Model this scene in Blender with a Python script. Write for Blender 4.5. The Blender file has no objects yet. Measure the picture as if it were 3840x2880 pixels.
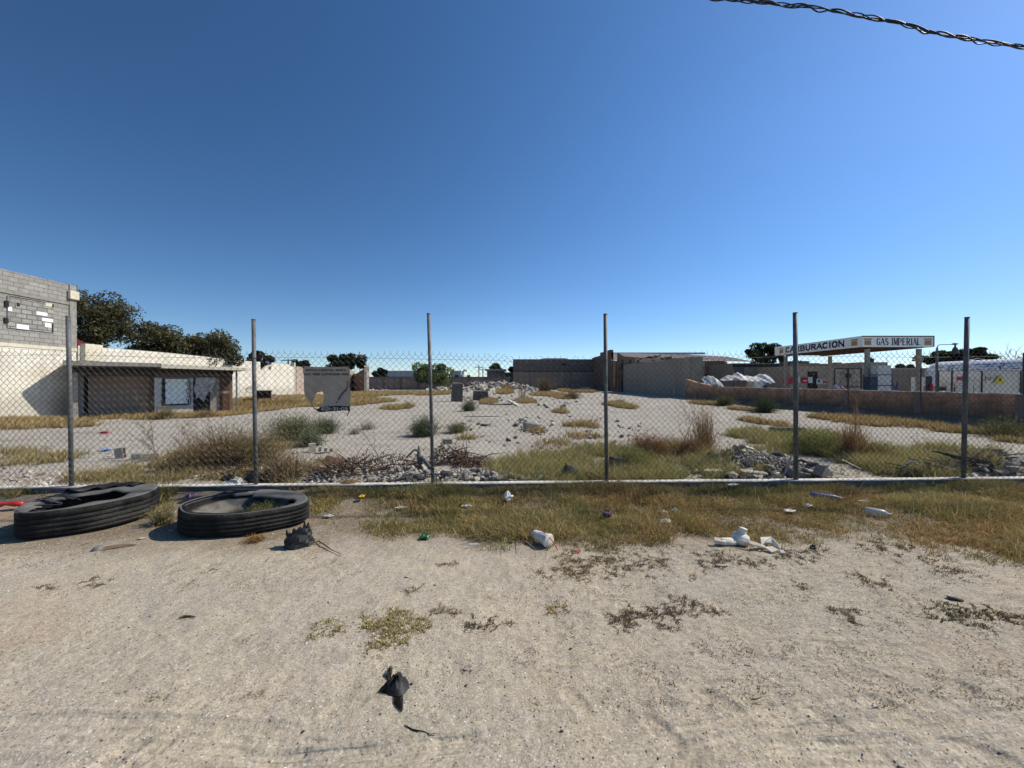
import bpy, bmesh, math, random
import numpy as np
from mathutils import Vector, Matrix, Euler

random.seed(7)
RNG = np.random.default_rng(7)
SC = bpy.context.scene
COL = SC.collection
F = 1445.0                      # focal length in photograph pixels
HC = 1.5                        # eye height
PT = math.atan(8.0 / F)         # slight downward pitch

# ------------------------------------------------------------------ survey helpers (photo measurement -> place)
def ray(sx, sy):
    x = (sx - 1920) / F; u = -(sy - 1440) / F
    return (x, math.cos(PT) + u * math.sin(PT), u * math.cos(PT) - math.sin(PT))
def G(sx, sy, z=0.0):
    r = ray(sx, sy); t = (z - HC) / r[2]
    return Vector((r[0] * t, r[1] * t, z))
def P(sx, sy, Y):
    r = ray(sx, sy); t = Y / r[1]
    return Vector((r[0] * t, Y, HC + r[2] * t))
def inv(x, y, z=0.0):
    """world -> photograph pixel (numpy friendly)"""
    c, s = math.cos(PT), math.sin(PT)
    fw = y * c - (z - HC) * s; up = (z - HC) * c + y * s
    return 1920 + F * x / fw, 1440 - F * up / fw

# ------------------------------------------------------------------ numpy noise
def _h(ix, iy, s):
    n = (ix * 374761393 + iy * 668265263 + s * 982451653) & 0xffffffff
    n = ((n ^ (n >> 13)) * 1274126177) & 0xffffffff
    return ((n ^ (n >> 16)) & 0xffff) / 65535.0
def vn(x, y, s=0):
    x = np.asarray(x, float); y = np.asarray(y, float)
    ix = np.floor(x).astype(np.int64); iy = np.floor(y).astype(np.int64)
    fx = x - ix; fy = y - iy
    fx = fx * fx * (3 - 2 * fx); fy = fy * fy * (3 - 2 * fy)
    a = _h(ix, iy, s); b = _h(ix + 1, iy, s); c = _h(ix, iy + 1, s); d = _h(ix + 1, iy + 1, s)
    return (a * (1 - fx) + b * fx) * (1 - fy) + (c * (1 - fx) + d * fx) * fy
def fbm(x, y, s=0, o=4):
    v = 0; a = .5; t = 0
    for i in range(o):
        v = v + a * vn(x * 2 ** i + 17.3 * i, y * 2 ** i - 9.1 * i, s + i); t += a; a *= .5
    return v / t
def sst(a, b, x):
    t = np.clip((x - a) / (b - a), 0, 1); return t * t * (3 - 2 * t)

def kerb_y(x): return 5.21 + .0357 * x

def gh(x, y, fine=True):
    x = np.asarray(x, float); y = np.asarray(y, float)
    c = kerb_y(x)
    z = .07 * sst(0, .12, y - c - .02)
    rise = .085 - .055 * sst(1.5, 3.5, x) + .03 * (fbm(x * 1.3, y * .5, 202, 3) - .5)
    z = z + rise * sst(-.75, -.12, y - c) * sst(.0, -.06, y - c)
    far = sst(6, 20, y)
    z = z + (fbm(x * .45, y * .45, 3) - .5) * .07 * (1 + .8 * far)
    z = z + (fbm(x * 2.1, y * 2.1, 9, 3) - .5) * .028
    # sunken strip in front of the lean-to shed
    d = sst(-11.5, -15.5, x) * sst(13.5, 17.5, y) * sst(29, 25, y)
    z = z - .45 * d
    # demolition mound at the back of the lot
    m = np.exp(-(((x + 3.6) / 7.2) ** 2) ** 1.6) * np.exp(-((y - 60) / 3.6) ** 2)
    z = z + 1.15 * m * (.65 + .7 * fbm(x * .6, y * .6, 31))
    # low rubble heaps behind the fence
    for (mx, my, rx, ry, hh) in HEAPS:
        z = z + hh * np.exp(-((x - mx) / rx) ** 2 - ((y - my) / ry) ** 2)
    if fine:
        near = sst(5.2, 3.5, y)
        lum = fbm(x * 9, y * 9, 51, 3) - .5
        z = z + near * (lum * .014 + (vn(x * 38, y * 38, 77) - .5) * .005)
        z = z + near * track(x, y)
    return z
HEAPS = []
TRK = []      # (x0,y0,x1,y1,halfwidth,ribs,curve)
for (a, b, hw, ribs, cv) in [((2397, 2850), (3860, 2612), .085, 5, .05), ((2250, 2905), (3900, 2700), .07, 4, .04),
                            ((-50, 2745), (1150, 2800), .09, 4, .02), ((900, 2870), (2050, 2760), .06, 4, -.03),
                            ((2900, 2840), (3900, 2790), .08, 4, -.02)]:
    p = G(*a); q = G(*b); TRK.append((p.x, p.y, q.x, q.y, hw, ribs, cv))
FOOT = []
for (sx, sy, an) in [(3330, 2640, 2.6), (3100, 2700, 2.4), (3700, 2820, 2.5), (2160, 2640, 2.2), (3250, 2520, 2.7), (1700, 2800, .3), (560, 2830, 1.2),
                     (430, 2845, 1.0), (2700, 2640, 2.4), (1290, 2660, .5), (3560, 2560, 2.6), (2480, 2750, 2.3)]:
    p = G(sx, sy); FOOT.append((p.x, p.y, an))
def track(x, y):
    z = np.zeros_like(x)
    for (x0, y0, x1, y1, hw, ribs, cv) in TRK:
        L = math.hypot(x1 - x0, y1 - y0); ux, uy = (x1 - x0) / L, (y1 - y0) / L
        t = (x - x0) * ux + (y - y0) * uy; s = -(x - x0) * uy + (y - y0) * ux
        s = s - cv * np.sin(np.clip(t / L, 0, 1) * math.pi)
        m = sst(hw, hw * .86, np.abs(s)) * sst(-.1, .25, t) * sst(L + .1, L - .3, t)
        fade = sst(.25, .5, fbm(t * 2.2, s * 2, 88, 2))
        rib = -.5 - .5 * np.cos(s / hw * math.pi * ribs)
        chev = .06 * np.sign(np.sin((t + np.abs(s) * .6) * 2 * math.pi / .035))
        z = z + m * (rib * (1 + chev) * .008 - .002) * (.3 + .7 * fade)
        edge = np.exp(-((np.abs(s) - hw * 1.1) / .012) ** 2) * sst(-.1, .25, t) * sst(L + .1, L - .3, t)
        z = z + edge * .007 * fade
    for (fx, fy, an) in FOOT:
        ca, sa = math.cos(an), math.sin(an)
        u = (x - fx) * ca + (y - fy) * sa; v = -(x - fx) * sa + (y - fy) * ca
        r = (u / .10) ** 2 + (v / .042) ** 2
        z = z - .008 * np.exp(-r ** 3) * (1 + .4 * np.sin(u * 2 * math.pi / .02))
        z = z + .004 * np.exp(-((r - 1.4) / .4) ** 2)
    # loose ripples left by wheels turning
    z = z + .0012 * np.sin((y + .15 * fbm(x * 1.2, y * 1.2, 5, 2)) * 2 * math.pi / .055) * sst(.52, .7, fbm(x * .9, y * 2.2, 15, 2)) * sst(2.4, 1.7, y)
    return z
# heaps: (px centre, py base, half width px, depth m, height m)
for (sx, sy, wpx, ry, hh) in [(1560, 1790, 330, .35, .07), (2790, 1750, 150, .30, .26), (2950, 1770, 110, .28, .17), (3700, 1775, 120, .4, .26), (1240, 1790, 110, .3, .12), (820, 1740, 220, .6, .07)]:
    p = G(sx, sy, .07); HEAPS.append((p.x, p.y, wpx * p.y / F, ry, hh))
def gz(x, y): return float(gh(np.array([x]), np.array([y]))[0])
def GP(sx, sy, dz=0.0):
    """ground point seen at photo pixel, resting on the terrain"""
    z = 0.05
    for i in range(4):
        p = G(sx, sy, z); z = min(gz(p.x, p.y), 1.2)
    return Vector((p.x, p.y, z + dz))

# ------------------------------------------------------------------ objects
def tag(o, label=None, cat=None, group=None, kind=None):
    if label: o['label'] = label
    if cat: o['category'] = cat
    if group: o['group'] = group
    if kind: o['kind'] = kind
    return o
def empty(name, loc=(0, 0, 0), rz=0.0, label=None, cat=None, group=None):
    o = bpy.data.objects.new(name, None); COL.objects.link(o)
    o.location = loc; o.rotation_euler = (0, 0, rz); o.empty_display_size = .2
    return tag(o, label, cat, group)
def np_obj(name, V, faces_list, mat, parent=None, col=None, smooth=False):
    """faces_list: list of (M,k) int arrays"""
    me = bpy.data.meshes.new(name)
    V = np.asarray(V, np.float32)
    me.vertices.add(len(V)); me.vertices.foreach_set('co', V.ravel())
    loops = np.concatenate([f.ravel() for f in faces_list]).astype(np.int32)
    tot = np.concatenate([np.full(len(f), f.shape[1], np.int32) for f in faces_list])
    st = np.concatenate([[0], np.cumsum(tot)[:-1]]).astype(np.int32)
    me.loops.add(len(loops)); me.loops.foreach_set('vertex_index', loops)
    me.polygons.add(len(tot)); me.polygons.foreach_set('loop_start', st); me.polygons.foreach_set('loop_total', tot)
    if smooth: me.polygons.foreach_set('use_smooth', np.ones(len(tot), bool))
    me.update(calc_edges=True)
    if col is not None:
        at = me.color_attributes.new('Col', 'FLOAT_COLOR', 'POINT')
        c = np.ones((len(V), 4), np.float32); c[:, :3] = col
        at.data.foreach_set('color', c.ravel())
    me.materials.append(mat)
    o = bpy.data.objects.new(name, me); COL.objects.link(o)
    if parent: o.parent = parent
    return o
class MB:
    def __init__(s): s.v = []; s.f = []
    def add(s, vs, fs, M=None):
        n = len(s.v)
        s.v += [tuple(M @ Vector(v)) if M is not None else tuple(v) for v in vs]
        s.f += [tuple(i + n for i in f) for f in fs]; return s
    def box(s, x0, x1, y0, y1, z0, z1, M=None):
        vs = [(x0, y0, z0), (x1, y0, z0), (x1, y1, z0), (x0, y1, z0), (x0, y0, z1), (x1, y0, z1), (x1, y1, z1), (x0, y1, z1)]
        return s.add(vs, [(3, 2, 1, 0), (4, 5, 6, 7), (0, 1, 5, 4), (1, 2, 6, 5), (2, 3, 7, 6), (3, 0, 4, 7)], M)
    def prism(s, pts, y0, y1, M=None):
        """polygon in local xz extruded along y"""
        n = len(pts)
        vs = [(p[0], y0, p[1]) for p in pts] + [(p[0], y1, p[1]) for p in pts]
        fs = [tuple(range(n)), tuple(range(2 * n - 1, n - 1, -1))]
        fs += [((i + 1) % n, i, i + n, (i + 1) % n + n) for i in range(n)]
        return s.add(vs, fs, M)
    def tube(s, path, r, n=8, cap=True):
        path = [Vector(p) for p in path]; m = len(path)
        rr = r if hasattr(r, '__len__') else [r] * m
        base = len(s.v); up = Vector((0, 0, 1))
        prev = None
        for i, p in enumerate(path):
            d = (path[min(i + 1, m - 1)] - path[max(i - 1, 0)]).normalized()
            if prev is None:
                a = d.cross(up if abs(d.z) < .9 else Vector((1, 0, 0))).normalized()
            else:
                a = (prev - d * prev.dot(d)).normalized()
            prev = a; b = d.cross(a)
            for k in range(n):
                t = 2 * math.pi * k / n
                s.v.append(tuple(p + (a * math.cos(t) + b * math.sin(t)) * rr[i]))
        for i in range(m - 1):
            for k in range(n):
                k2 = (k + 1) % n
                s.f.append((base + i * n + k, base + i * n + k2, base + (i + 1) * n + k2, base + (i + 1) * n + k))
        if cap:
            s.f.append(tuple(base + k for k in reversed(range(n))))
            s.f.append(tuple(base + (m - 1) * n + k for k in range(n)))
        return s
    def lathe(s, prof, n=24, M=None):
        vs = []; fs = []; m = len(prof)
        for (r, z) in prof:
            for k in range(n):
                t = 2 * math.pi * k / n; vs.append((r * math.cos(t), r * math.sin(t), z))
        for i in range(m - 1):
            for k in range(n):
                k2 = (k + 1) % n; fs.append((i * n + k, i * n + k2, (i + 1) * n + k2, (i + 1) * n + k))
        return s.add(vs, fs, M)
    def build(s, name, mat, parent=None, smooth=False, bevel=0):
        me = bpy.data.meshes.new(name); me.from_pydata(s.v, [], s.f); me.update()
        me.materials.append(mat)
        if smooth: me.polygons.foreach_set('use_smooth', [True] * len(me.polygons))
        o = bpy.data.objects.new(name, me); COL.objects.link(o)
        if parent: o.parent = parent
        if bevel:
            b = o.modifiers.new('bevel', 'BEVEL'); b.width = bevel; b.segments = 2; b.limit_method = 'ANGLE'
        return o

# ------------------------------------------------------------------ materials
def nmat(name):
    m = bpy.data.materials.new(name); m.use_nodes = True
    nt = m.node_tree; nt.nodes.clear()
    out = nt.nodes.new('ShaderNodeOutputMaterial')
    return m, nt, out
class N:
    """tiny node helper"""
    def __init__(s, nt): s.nt = nt; s._tc = None
    def new(s, t, **kw):
        n = s.nt.nodes.new(t)
        for k, v in kw.items(): setattr(n, k, v)
        return n
    def L(s, a, b): s.nt.links.new(a, b)
    def obj(s):
        if s._tc is None: s._tc = s.new('ShaderNodeTexCoord')
        return s._tc.outputs['Object']
    def noise(s, scale, detail=4, vec=None, rough=.55, dist=0):
        n = s.new('ShaderNodeTexNoise'); n.inputs['Scale'].default_value = scale
        n.inputs['Detail'].default_value = detail; n.inputs['Roughness'].default_value = rough
        n.inputs['Distortion'].default_value = dist
        s.L(vec or s.obj(), n.inputs['Vector']); return n.outputs['Fac']
    def vor(s, scale, vec=None, feat='F1'):
        n = s.new('ShaderNodeTexVoronoi', feature=feat); n.inputs['Scale'].default_value = scale
        s.L(vec or s.obj(), n.inputs['Vector']); return n
    def ramp(s, fac, stops):
        r = s.new('ShaderNodeValToRGB'); e = r.color_ramp.elements
        while len(e) < len(stops): e.new(.5)
        for el, (p, c) in zip(e, stops):
            el.position = p; el.color = (c, c, c, 1) if not hasattr(c, '__len__') else (*c, 1)
        s.L(fac, r.inputs['Fac']); return r.outputs['Color']
    def mix(s, fac, a, b, mode='MIX'):
        m = s.new('ShaderNodeMix', data_type='RGBA', blend_type=mode)
        for inp, v in ((m.inputs[0], fac), (m.inputs[6], a), (m.inputs[7], b)):
            if isinstance(v, (int, float)): inp.default_value = v
            elif isinstance(v, tuple): inp.default_value = (*v, 1)
            else: s.L(v, inp)
        return m.outputs[2]
    def math(s, op, a, b=None, clamp=False):
        m = s.new('ShaderNodeMath', operation=op, use_clamp=clamp)
        for inp, v in zip(m.inputs, (a, b)):
            if v is None: continue
            if isinstance(v, (int, float)): inp.default_value = v
            else: s.L(v, inp)
        return m.outputs[0]
    def bump(s, h, strength=.5, dist=.01, normal=None):
        b = s.new('ShaderNodeBump'); b.inputs['Strength'].default_value = strength; b.inputs['Distance'].default_value = dist
        s.L(h, b.inputs['Height'])
        if normal: s.L(normal, b.inputs['Normal'])
        return b.outputs['Normal']
    def bsdf(s, color, rough=.8, normal=None, metal=0, spec=.3):
        b = s.new('ShaderNodeBsdfPrincipled')
        if isinstance(color, tuple): b.inputs['Base Color'].default_value = (*color, 1)
        else: s.L(color, b.inputs['Base Color'])
        if isinstance(rough, (int, float)): b.inputs['Roughness'].default_value = rough
        else: s.L(rough, b.inputs['Roughness'])
        b.inputs['Metallic'].default_value = metal; b.inputs['Specular IOR Level'].default_value = spec
        if normal: s.L(normal, b.inputs['Normal'])
        return b
def mat_plain(name, c1, c2=None, scale=6, rough=.85, bump=.3, bscale=40, metal=0, spec=.25, bdist=.006, c3=None, s3=1.2):
    m, nt, out = nmat(name); n = N(nt)
    c2 = c2 or tuple(v * .72 for v in c1)
    f = n.noise(scale, 6, rough=.65)
    col = n.mix(n.ramp(f, [(.36, 0), (.64, 1)]), c1, c2)
    if c3: col = n.mix(n.ramp(n.noise(s3, 5, rough=.6), [(.5, 0), (.66, 1)]), col, c3)
    if c3 and scale <= 3.5 and metal == 0:
        mpw = n.new('ShaderNodeMapping'); mpw.inputs['Scale'].default_value = (2.2, 2.2, .22); n.L(n.obj(), mpw.inputs[0])
        col = n.mix(n.ramp(n.noise(1.0, 6, vec=mpw.outputs[0], rough=.7), [(.45, 0), (.65, .5)]), col, tuple(v * .62 for v in c3))
        col = n.mix(n.ramp(n.noise(2.2, 7, vec=mpw.outputs[0], rough=.75), [(.55, 0), (.66, .4)]), col, tuple(min(1, v * 1.45) for v in c1))
    nor = n.bump(n.noise(bscale, 5), bump, bdist) if bump else None
    b = n.bsdf(col, rough, nor, metal, spec)
    n.L(b.outputs[0], out.inputs[0]); return m
def mat_brick(name, c1, c2, mortar, bw=.4, bh=.2, mort=.012, rough=.9, stain=None, stain_s=.8, vary=.5, bumpd=.012, lowdirt=None):
    m, nt, out = nmat(name); n = N(nt)
    sep = n.new('ShaderNodeSeparateXYZ'); n.L(n.obj(), sep.inputs[0])
    cmb = n.new('ShaderNodeCombineXYZ'); n.L(n.math('ADD', sep.outputs[0], sep.outputs[1]), cmb.inputs[0]); n.L(sep.outputs[2], cmb.inputs[1])
    wob = n.noise(1.7, 3)
    vm = n.new('ShaderNodeVectorMath', operation='ADD'); n.L(cmb.outputs[0], vm.inputs[0])
    cw = n.new('ShaderNodeCombineXYZ'); n.L(n.math('MULTIPLY', wob, .05), cw.inputs[0]); n.L(n.math('MULTIPLY', n.noise(3.1, 2), .03), cw.inputs[1])
    n.L(cw.outputs[0], vm.inputs[1])
    b = n.new('ShaderNodeTexBrick'); b.offset = .5
    b.inputs['Scale'].default_value = 1; b.inputs['Brick Width'].default_value = bw; b.inputs['Row Height'].default_value = bh
    b.inputs['Mortar Size'].default_value = mort; b.inputs['Mortar Smooth'].default_value = .3; b.inputs['Bias'].default_value = 0
    b.inputs['Color1'].default_value = (*c1, 1); b.inputs['Color2'].default_value = (*c2, 1); b.inputs['Mortar'].default_value = (*mortar, 1)
    n.L(vm.outputs[0], b.inputs['Vector'])
    col = n.mix(n.ramp(n.noise(5, 6, rough=.7), [(.3, .65), (.7, 1.15)]), (0, 0, 0), b.outputs['Color'])
    col = n.mix(vary, b.outputs['Color'], col)
    if stain: col = n.mix(n.ramp(n.noise(stain_s, 6, rough=.7), [(.47, 0), (.68, .85)]), col, stain)
    if stain:
        mpw = n.new('ShaderNodeMapping'); mpw.inputs['Scale'].default_value = (2.4, 2.4, .25); n.L(n.obj(), mpw.inputs[0])
        col = n.mix(n.ramp(n.noise(1.0, 6, vec=mpw.outputs[0], rough=.7), [(.50, 0), (.70, .6)]), col, tuple(v * .75 for v in stain))
    if lowdirt:
        g = n.math('ADD', sep.outputs[2], n.math('MULTIPLY', n.noise(2.2, 5, rough=.7), -1.1))
        col = n.mix(n.ramp(g, [(0, .85), (.7, 0)]), col, lowdirt)
    h = n.math('ADD', n.math('MULTIPLY', b.outputs['Fac'], -1), n.math('MULTIPLY', n.noise(30, 5), .45))
    bs = n.bsdf(col, rough, n.bump(h, .8, bumpd), 0, .2)
    n.L(bs.outputs[0], out.inputs[0]); return m
def mat_leaf(name, trans=.3, rough=.7):
    m, nt, out = nmat(name); n = N(nt)
    a = n.new('ShaderNodeAttribute'); a.attribute_name = 'Col'
    d = n.new('ShaderNodeBsdfDiffuse'); n.L(a.outputs['Color'], d.inputs[0])
    t = n.new('ShaderNodeBsdfTranslucent'); n.L(n.mix(.5, a.outputs['Color'], (.5, .48, .1), 'MULTIPLY'), t.inputs[0])
    n.L(a.outputs['Color'], t.inputs[0])
    x = n.new('ShaderNodeMixShader'); x.inputs[0].default_value = trans
    n.L(d.outputs[0], x.inputs[1]); n.L(t.outputs[0], x.inputs[2]); n.L(x.outputs[0], out.inputs[0]); return m
def mat_attr(name, rough=.9):
    m, nt, out = nmat(name); n = N(nt)
    a = n.new('ShaderNodeAttribute'); a.attribute_name = 'Col'
    b = n.bsdf(a.outputs['Color'], rough, None, 0, .2)
    n.L(b.outputs[0], out.inputs[0]); return m

def mat_ground():
    m, nt, out = nmat('dirt_and_gravel'); n = N(nt)
    sep = n.new('ShaderNodeSeparateXYZ'); n.L(n.obj(), sep.inputs[0]); X, Y = sep.outputs[0], sep.outputs[1]
    kerb = n.math('ADD', n.math('MULTIPLY', X, .0357), 5.21)
    lot = n.math('SUBTRACT', Y, kerb)
    lotm = n.ramp(n.math('ADD', n.math('MULTIPLY', lot, .25), n.math('MULTIPLY', n.noise(.8, 4), .3)), [(.12, 0), (.45, 1)])
    big = n.noise(.55, 5, rough=.6)
    road = n.mix(n.ramp(big, [(.35, 0), (.65, 1)]), (.425, .372, .272), (.475, .388, .275))
    road = n.mix(n.ramp(n.noise(2.3, 6, rough=.7), [(.4, 0), (.7, .7)]), road, (.36, .318, .25))
    # brown litter and soil around the grass verge
    verge = n.math('ABSOLUTE', n.math('ADD', lot, .75))
    vm = n.math('ADD', verge, n.math('MULTIPLY', n.noise(1.6, 5, rough=.65), .9))
    road = n.mix(n.ramp(n.math('MULTIPLY', vm, .5), [(.5, .92), (.80, 0)]), road, (.185, .140, .088))
    lotc = n.mix(n.ramp(n.noise(.35, 6, rough=.65), [(.35, 0), (.65, 1)]), (.435, .398, .325), (.365, .325, .260))
    lotc = n.mix(n.ramp(n.noise(1.8, 6, rough=.7), [(.52, 0), (.75, .6)]), lotc, (.25, .215, .17))
    mpx = n.new('ShaderNodeMapping'); mpx.inputs['Scale'].default_value = (.5, 1.6, 1); n.L(n.obj(), mpx.inputs[0])
    lotc = n.mix(n.ramp(n.noise(1.4, 8, vec=mpx.outputs[0], rough=.8), [(.54, 0), (.62, .55)]), lotc, (.20, .17, .135))
    lotc = n.mix(n.ramp(n.noise(6, 6, vec=mpx.outputs[0], rough=.8), [(.58, 0), (.66, .6)]), lotc, (.17, .145, .115))
    lotc = n.mix(n.ramp(n.noise(.9, 7, rough=.75), [(.60, 0), (.70, .55)]), lotc, (.26, .20, .13))
    mps = n.new('ShaderNodeMapping'); mps.inputs['Rotation'].default_value = (0, 0, .35); mps.inputs['Scale'].default_value = (5, 26, 1); n.L(n.obj(), mps.inputs[0])
    strk = n.noise(1.0, 6, vec=mps.outputs[0], rough=.7)
    side = n.ramp(n.math('ADD', n.math('MULTIPLY', X, .35), n.math('MULTIPLY', n.noise(.8, 3), .6)), [(.15, 0), (.75, .75)])
    road = n.mix(n.math('MULTIPLY', side, n.ramp(strk, [(.48, 0), (.62, .75)])), road, (.22, .195, .15))
    road = n.mix(n.math('MULTIPLY', side, n.ramp(strk, [(.30, .6), (.42, 0)])), road, (.47, .43, .34))
    road = n.mix(n.ramp(n.noise(7, 7, rough=.75), [(.52, 0), (.66, .55)]), road, (.27, .235, .175))
    road = n.mix(n.ramp(n.noise(1.1, 5, rough=.65), [(.50, 0), (.66, .6)]), road, (.40, .355, .285))
    road = n.mix(n.ramp(n.noise(.75, 6, rough=.6), [(.56, 0), (.68, .5)]), road, (.40, .29, .20))
    col = n.mix(lotm, road, lotc)
    # grain
    g1 = n.noise(95, 5, rough=.7); g2 = n.noise(28, 4, rough=.7)
    col = n.mix(1.0, col, n.ramp(g1, [(.30, .55), (.5, .98), (.72, 1.42)]), 'MULTIPLY')
    col = n.mix(.8, col, n.ramp(g2, [(.3, .74), (.7, 1.22)]), 'MULTIPLY')
    # chips of stone, pale and dark
    hs = []
    for sc, th, cc, pr in ((44, .21, (.62, .60, .56), .86), (75, .30, (.60, .57, .52), .80), (30, .16, (.10, .09, .085), .90), (60, .24, (.13, .11, .10), .84), (16, .12, (.55, .53, .49), .88)):
        v = n.vor(sc)
        sp = n.new('ShaderNodeSeparateColor'); n.L(v.outputs['Color'], sp.inputs[0])
        mk = n.math('MULTIPLY', n.math('LESS_THAN', n.math('ADD', v.outputs['Distance'], n.math('MULTIPLY', g1, .12)), th + .05), n.math('GREATER_THAN', sp.outputs[0], pr))
        col = n.mix(mk, col, cc); hs.append(mk)
    h = n.math('ADD', n.math('MULTIPLY', g1, .6), n.math('MULTIPLY', g2, 1.0))
    for k in hs: h = n.math('ADD', h, n.math('MULTIPLY', k, .7))
    h = n.math('ADD', h, n.math('MULTIPLY', n.noise(9, 4), 1.7))
    h = n.math('ADD', h, n.math('MULTIPLY', n.math('MULTIPLY', strk, side), 2.8))
    for (x0, y0, x1, y1, hw, ribs, cv) in TRK:
        L_ = math.hypot(x1 - x0, y1 - y0); ux, uy = (x1 - x0) / L_, (y1 - y0) / L_
        dx = n.math('SUBTRACT', X, x0); dy = n.math('SUBTRACT', Y, y0)
        t = n.math('ADD', n.math('MULTIPLY', dx, ux), n.math('MULTIPLY', dy, uy))
        s = n.math('ADD', n.math('MULTIPLY', dx, -uy), n.math('MULTIPLY', dy, ux))
        s = n.math('SUBTRACT', s, n.math('MULTIPLY', n.math('SINE', n.math('MULTIPLY', n.math('DIVIDE', t, L_), math.pi)), cv))
        s = n.math('ADD', s, n.math('MULTIPLY', n.noise(7, 2), .008))
        mk = n.math('MULTIPLY', n.math('LESS_THAN', n.math('ABSOLUTE', s), hw), n.math('MULTIPLY', n.math('GREATER_THAN', t, -.1), n.math('LESS_THAN', t, L_ + .1)))
        mk = n.math('MULTIPLY', mk, n.ramp(n.noise(2.6, 4, rough=.6), [(.40, .1), (.58, 1)]))
        rib = n.math('COSINE', n.math('MULTIPLY', s, math.pi * ribs / hw))
        lug = n.math('SINE', n.math('MULTIPLY', n.math('ADD', t, n.math('MULTIPLY', n.math('ABSOLUTE', s), .7)), 2 * math.pi / .03))
        h = n.math('MULTIPLY', h, n.math('SUBTRACT', 1, n.math('MULTIPLY', mk, .55)))
        h = n.math('ADD', h, n.math('MULTIPLY', mk, n.math('ADD', n.math('MULTIPLY', rib, .6), n.math('MULTIPLY', lug, .07))))
        col = n.mix(n.math('MULTIPLY', mk, n.math('MULTIPLY', n.math('ADD', rib, 1), .10)), col, (.50, .46, .37))
    b = n.bsdf(col, .95, n.bump(h, .9, .007), 0, .1)
    n.L(b.outputs[0], out.inputs[0]); return m

M = {}
M['ground'] = mat_ground()
M['leaf'] = mat_leaf('foliage', .32)
M['grass'] = mat_leaf('dry_grass', .30)
M['stonecol'] = mat_attr('loose_stones')
M['galv'] = mat_plain('galvanised_steel', (.15, .152, .148), (.075, .077, .076), 9, .6, .2, 60, .15, .35)
M['wire'] = mat_plain('galvanised_wire', (.13, .125, .115), (.06, .056, .052), 14, .6, 0, 60, .1, .3)
M['kerb'] = mat_plain('weathered_kerb_concrete', (.60, .57, .50), (.42, .39, .34), 5, .92, .6, 30, c3=(.30, .26, .2), s3=2.2)
M['conc'] = mat_plain('rubble_concrete', (.36, .33, .28), (.20, .18, .155), 7, .95, .8, 35, bdist=.012)
M['concd'] = mat_plain('dark_rubble_concrete', (.125, .115, .105), (.065, .06, .054), 7, .95, .8, 35, bdist=.012)
M['concw'] = mat_plain('pale_plaster_lump', (.66, .60, .50), (.38, .34, .27), 7, .93, .7, 35, bdist=.01)
M['brickbit'] = mat_plain('broken_brick', (.36, .19, .13), (.25, .14, .10), 9, .95, .6, 35)
M['rubber'] = mat_plain('sun_bleached_rubber', (.042, .042, .042), (.020, .020, .021), 9, .8, .7, 45, 0, .3, c3=(.098, .092, .080), s3=3.4, bdist=.01)
M['tread'] = mat_plain('worn_black_tread', (.013, .013, .0125), (.006, .006, .006), 9, .85, .9, 40, 0, .22, c3=(.040, .037, .031), s3=3.0, bdist=.012)
M['side'] = mat_plain('grey_faded_sidewall', (.15, .143, .13), (.085, .082, .076), 5, .85, .5, 40, 0, .2, c3=(.16, .15, .13), s3=2.5)
M['rubberin'] = mat_plain('dusty_rubber_lining', (.07, .066, .058), (.02, .019, .018), 5, .9, .4, 60, 0, .2)
M['rubberblk'] = mat_plain('torn_black_rubber', (.018, .018, .019), (.010, .010, .011), 9, .6, .7, 40, 0, .4)
M['white'] = mat_plain('white_plastic', (.74, .72, .67), (.60, .57, .51), 12, .6, .25, 60, 0, .3, c3=(.46, .40, .31), s3=14)
M['foam'] = mat_plain('dirty_white_foam', (.80, .75, .65), (.56, .49, .39), 14, .9, .5, 90, c3=(.50, .42, .31), s3=12)
M['red'] = mat_plain('red_plastic', (.55, .02, .025), (.4, .02, .02), 9, .4, .1, 50, 0, .5)
M['blue'] = mat_plain('blue_plastic', (.05, .07, .30), (.03, .04, .18), 9, .45, .1, 50, 0, .5)
M['skyblue'] = mat_plain('pale_blue_plastic', (.35, .48, .75), (.25, .35, .6), 9, .5, .1, 50, 0, .4)
M['green'] = mat_plain('green_wrapper', (.02, .20, .05), (.01, .10, .03), 9, .35, .2, 50, 0, .5)
M['yellow'] = mat_plain('yellow_plastic', (.65, .42, .03), (.5, .32, .02), 9, .5, .1, 50)
M['purple'] = mat_plain('dull_purple_plastic', (.13, .09, .14), (.08, .06, .1), 9, .5, .1, 50)
M['blackpl'] = mat_plain('black_plastic_bag', (.012, .013, .014), (.02, .02, .021), 12, .38, .5, 30, 0, .5)
M['stick'] = mat_plain('dry_stick_bark', (.13, .085, .05), (.07, .045, .03), 30, .9, .5, 60)
M['palewood'] = mat_plain('bleached_wood', (.48, .42, .34), (.32, .27, .21), 20, .9, .5, 60)
M['greywood'] = mat_plain('weathered_grey_wood', (.20, .20, .195), (.10, .10, .10), 18, .9, .6, 40)
M['brown'] = mat_plain('rusty_brown_sheet', (.12, .055, .03), (.07, .035, .02), 7, .8, .4, 30)
M['bark'] = mat_plain('tree_bark', (.085, .065, .045), (.05, .038, .028), 12, .95, .7, 30)
M['cable'] = mat_plain('black_cable_sheath', (.012, .012, .013), (.022, .022, .024), 20, .55, .2, 60, 0, .35)
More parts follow.
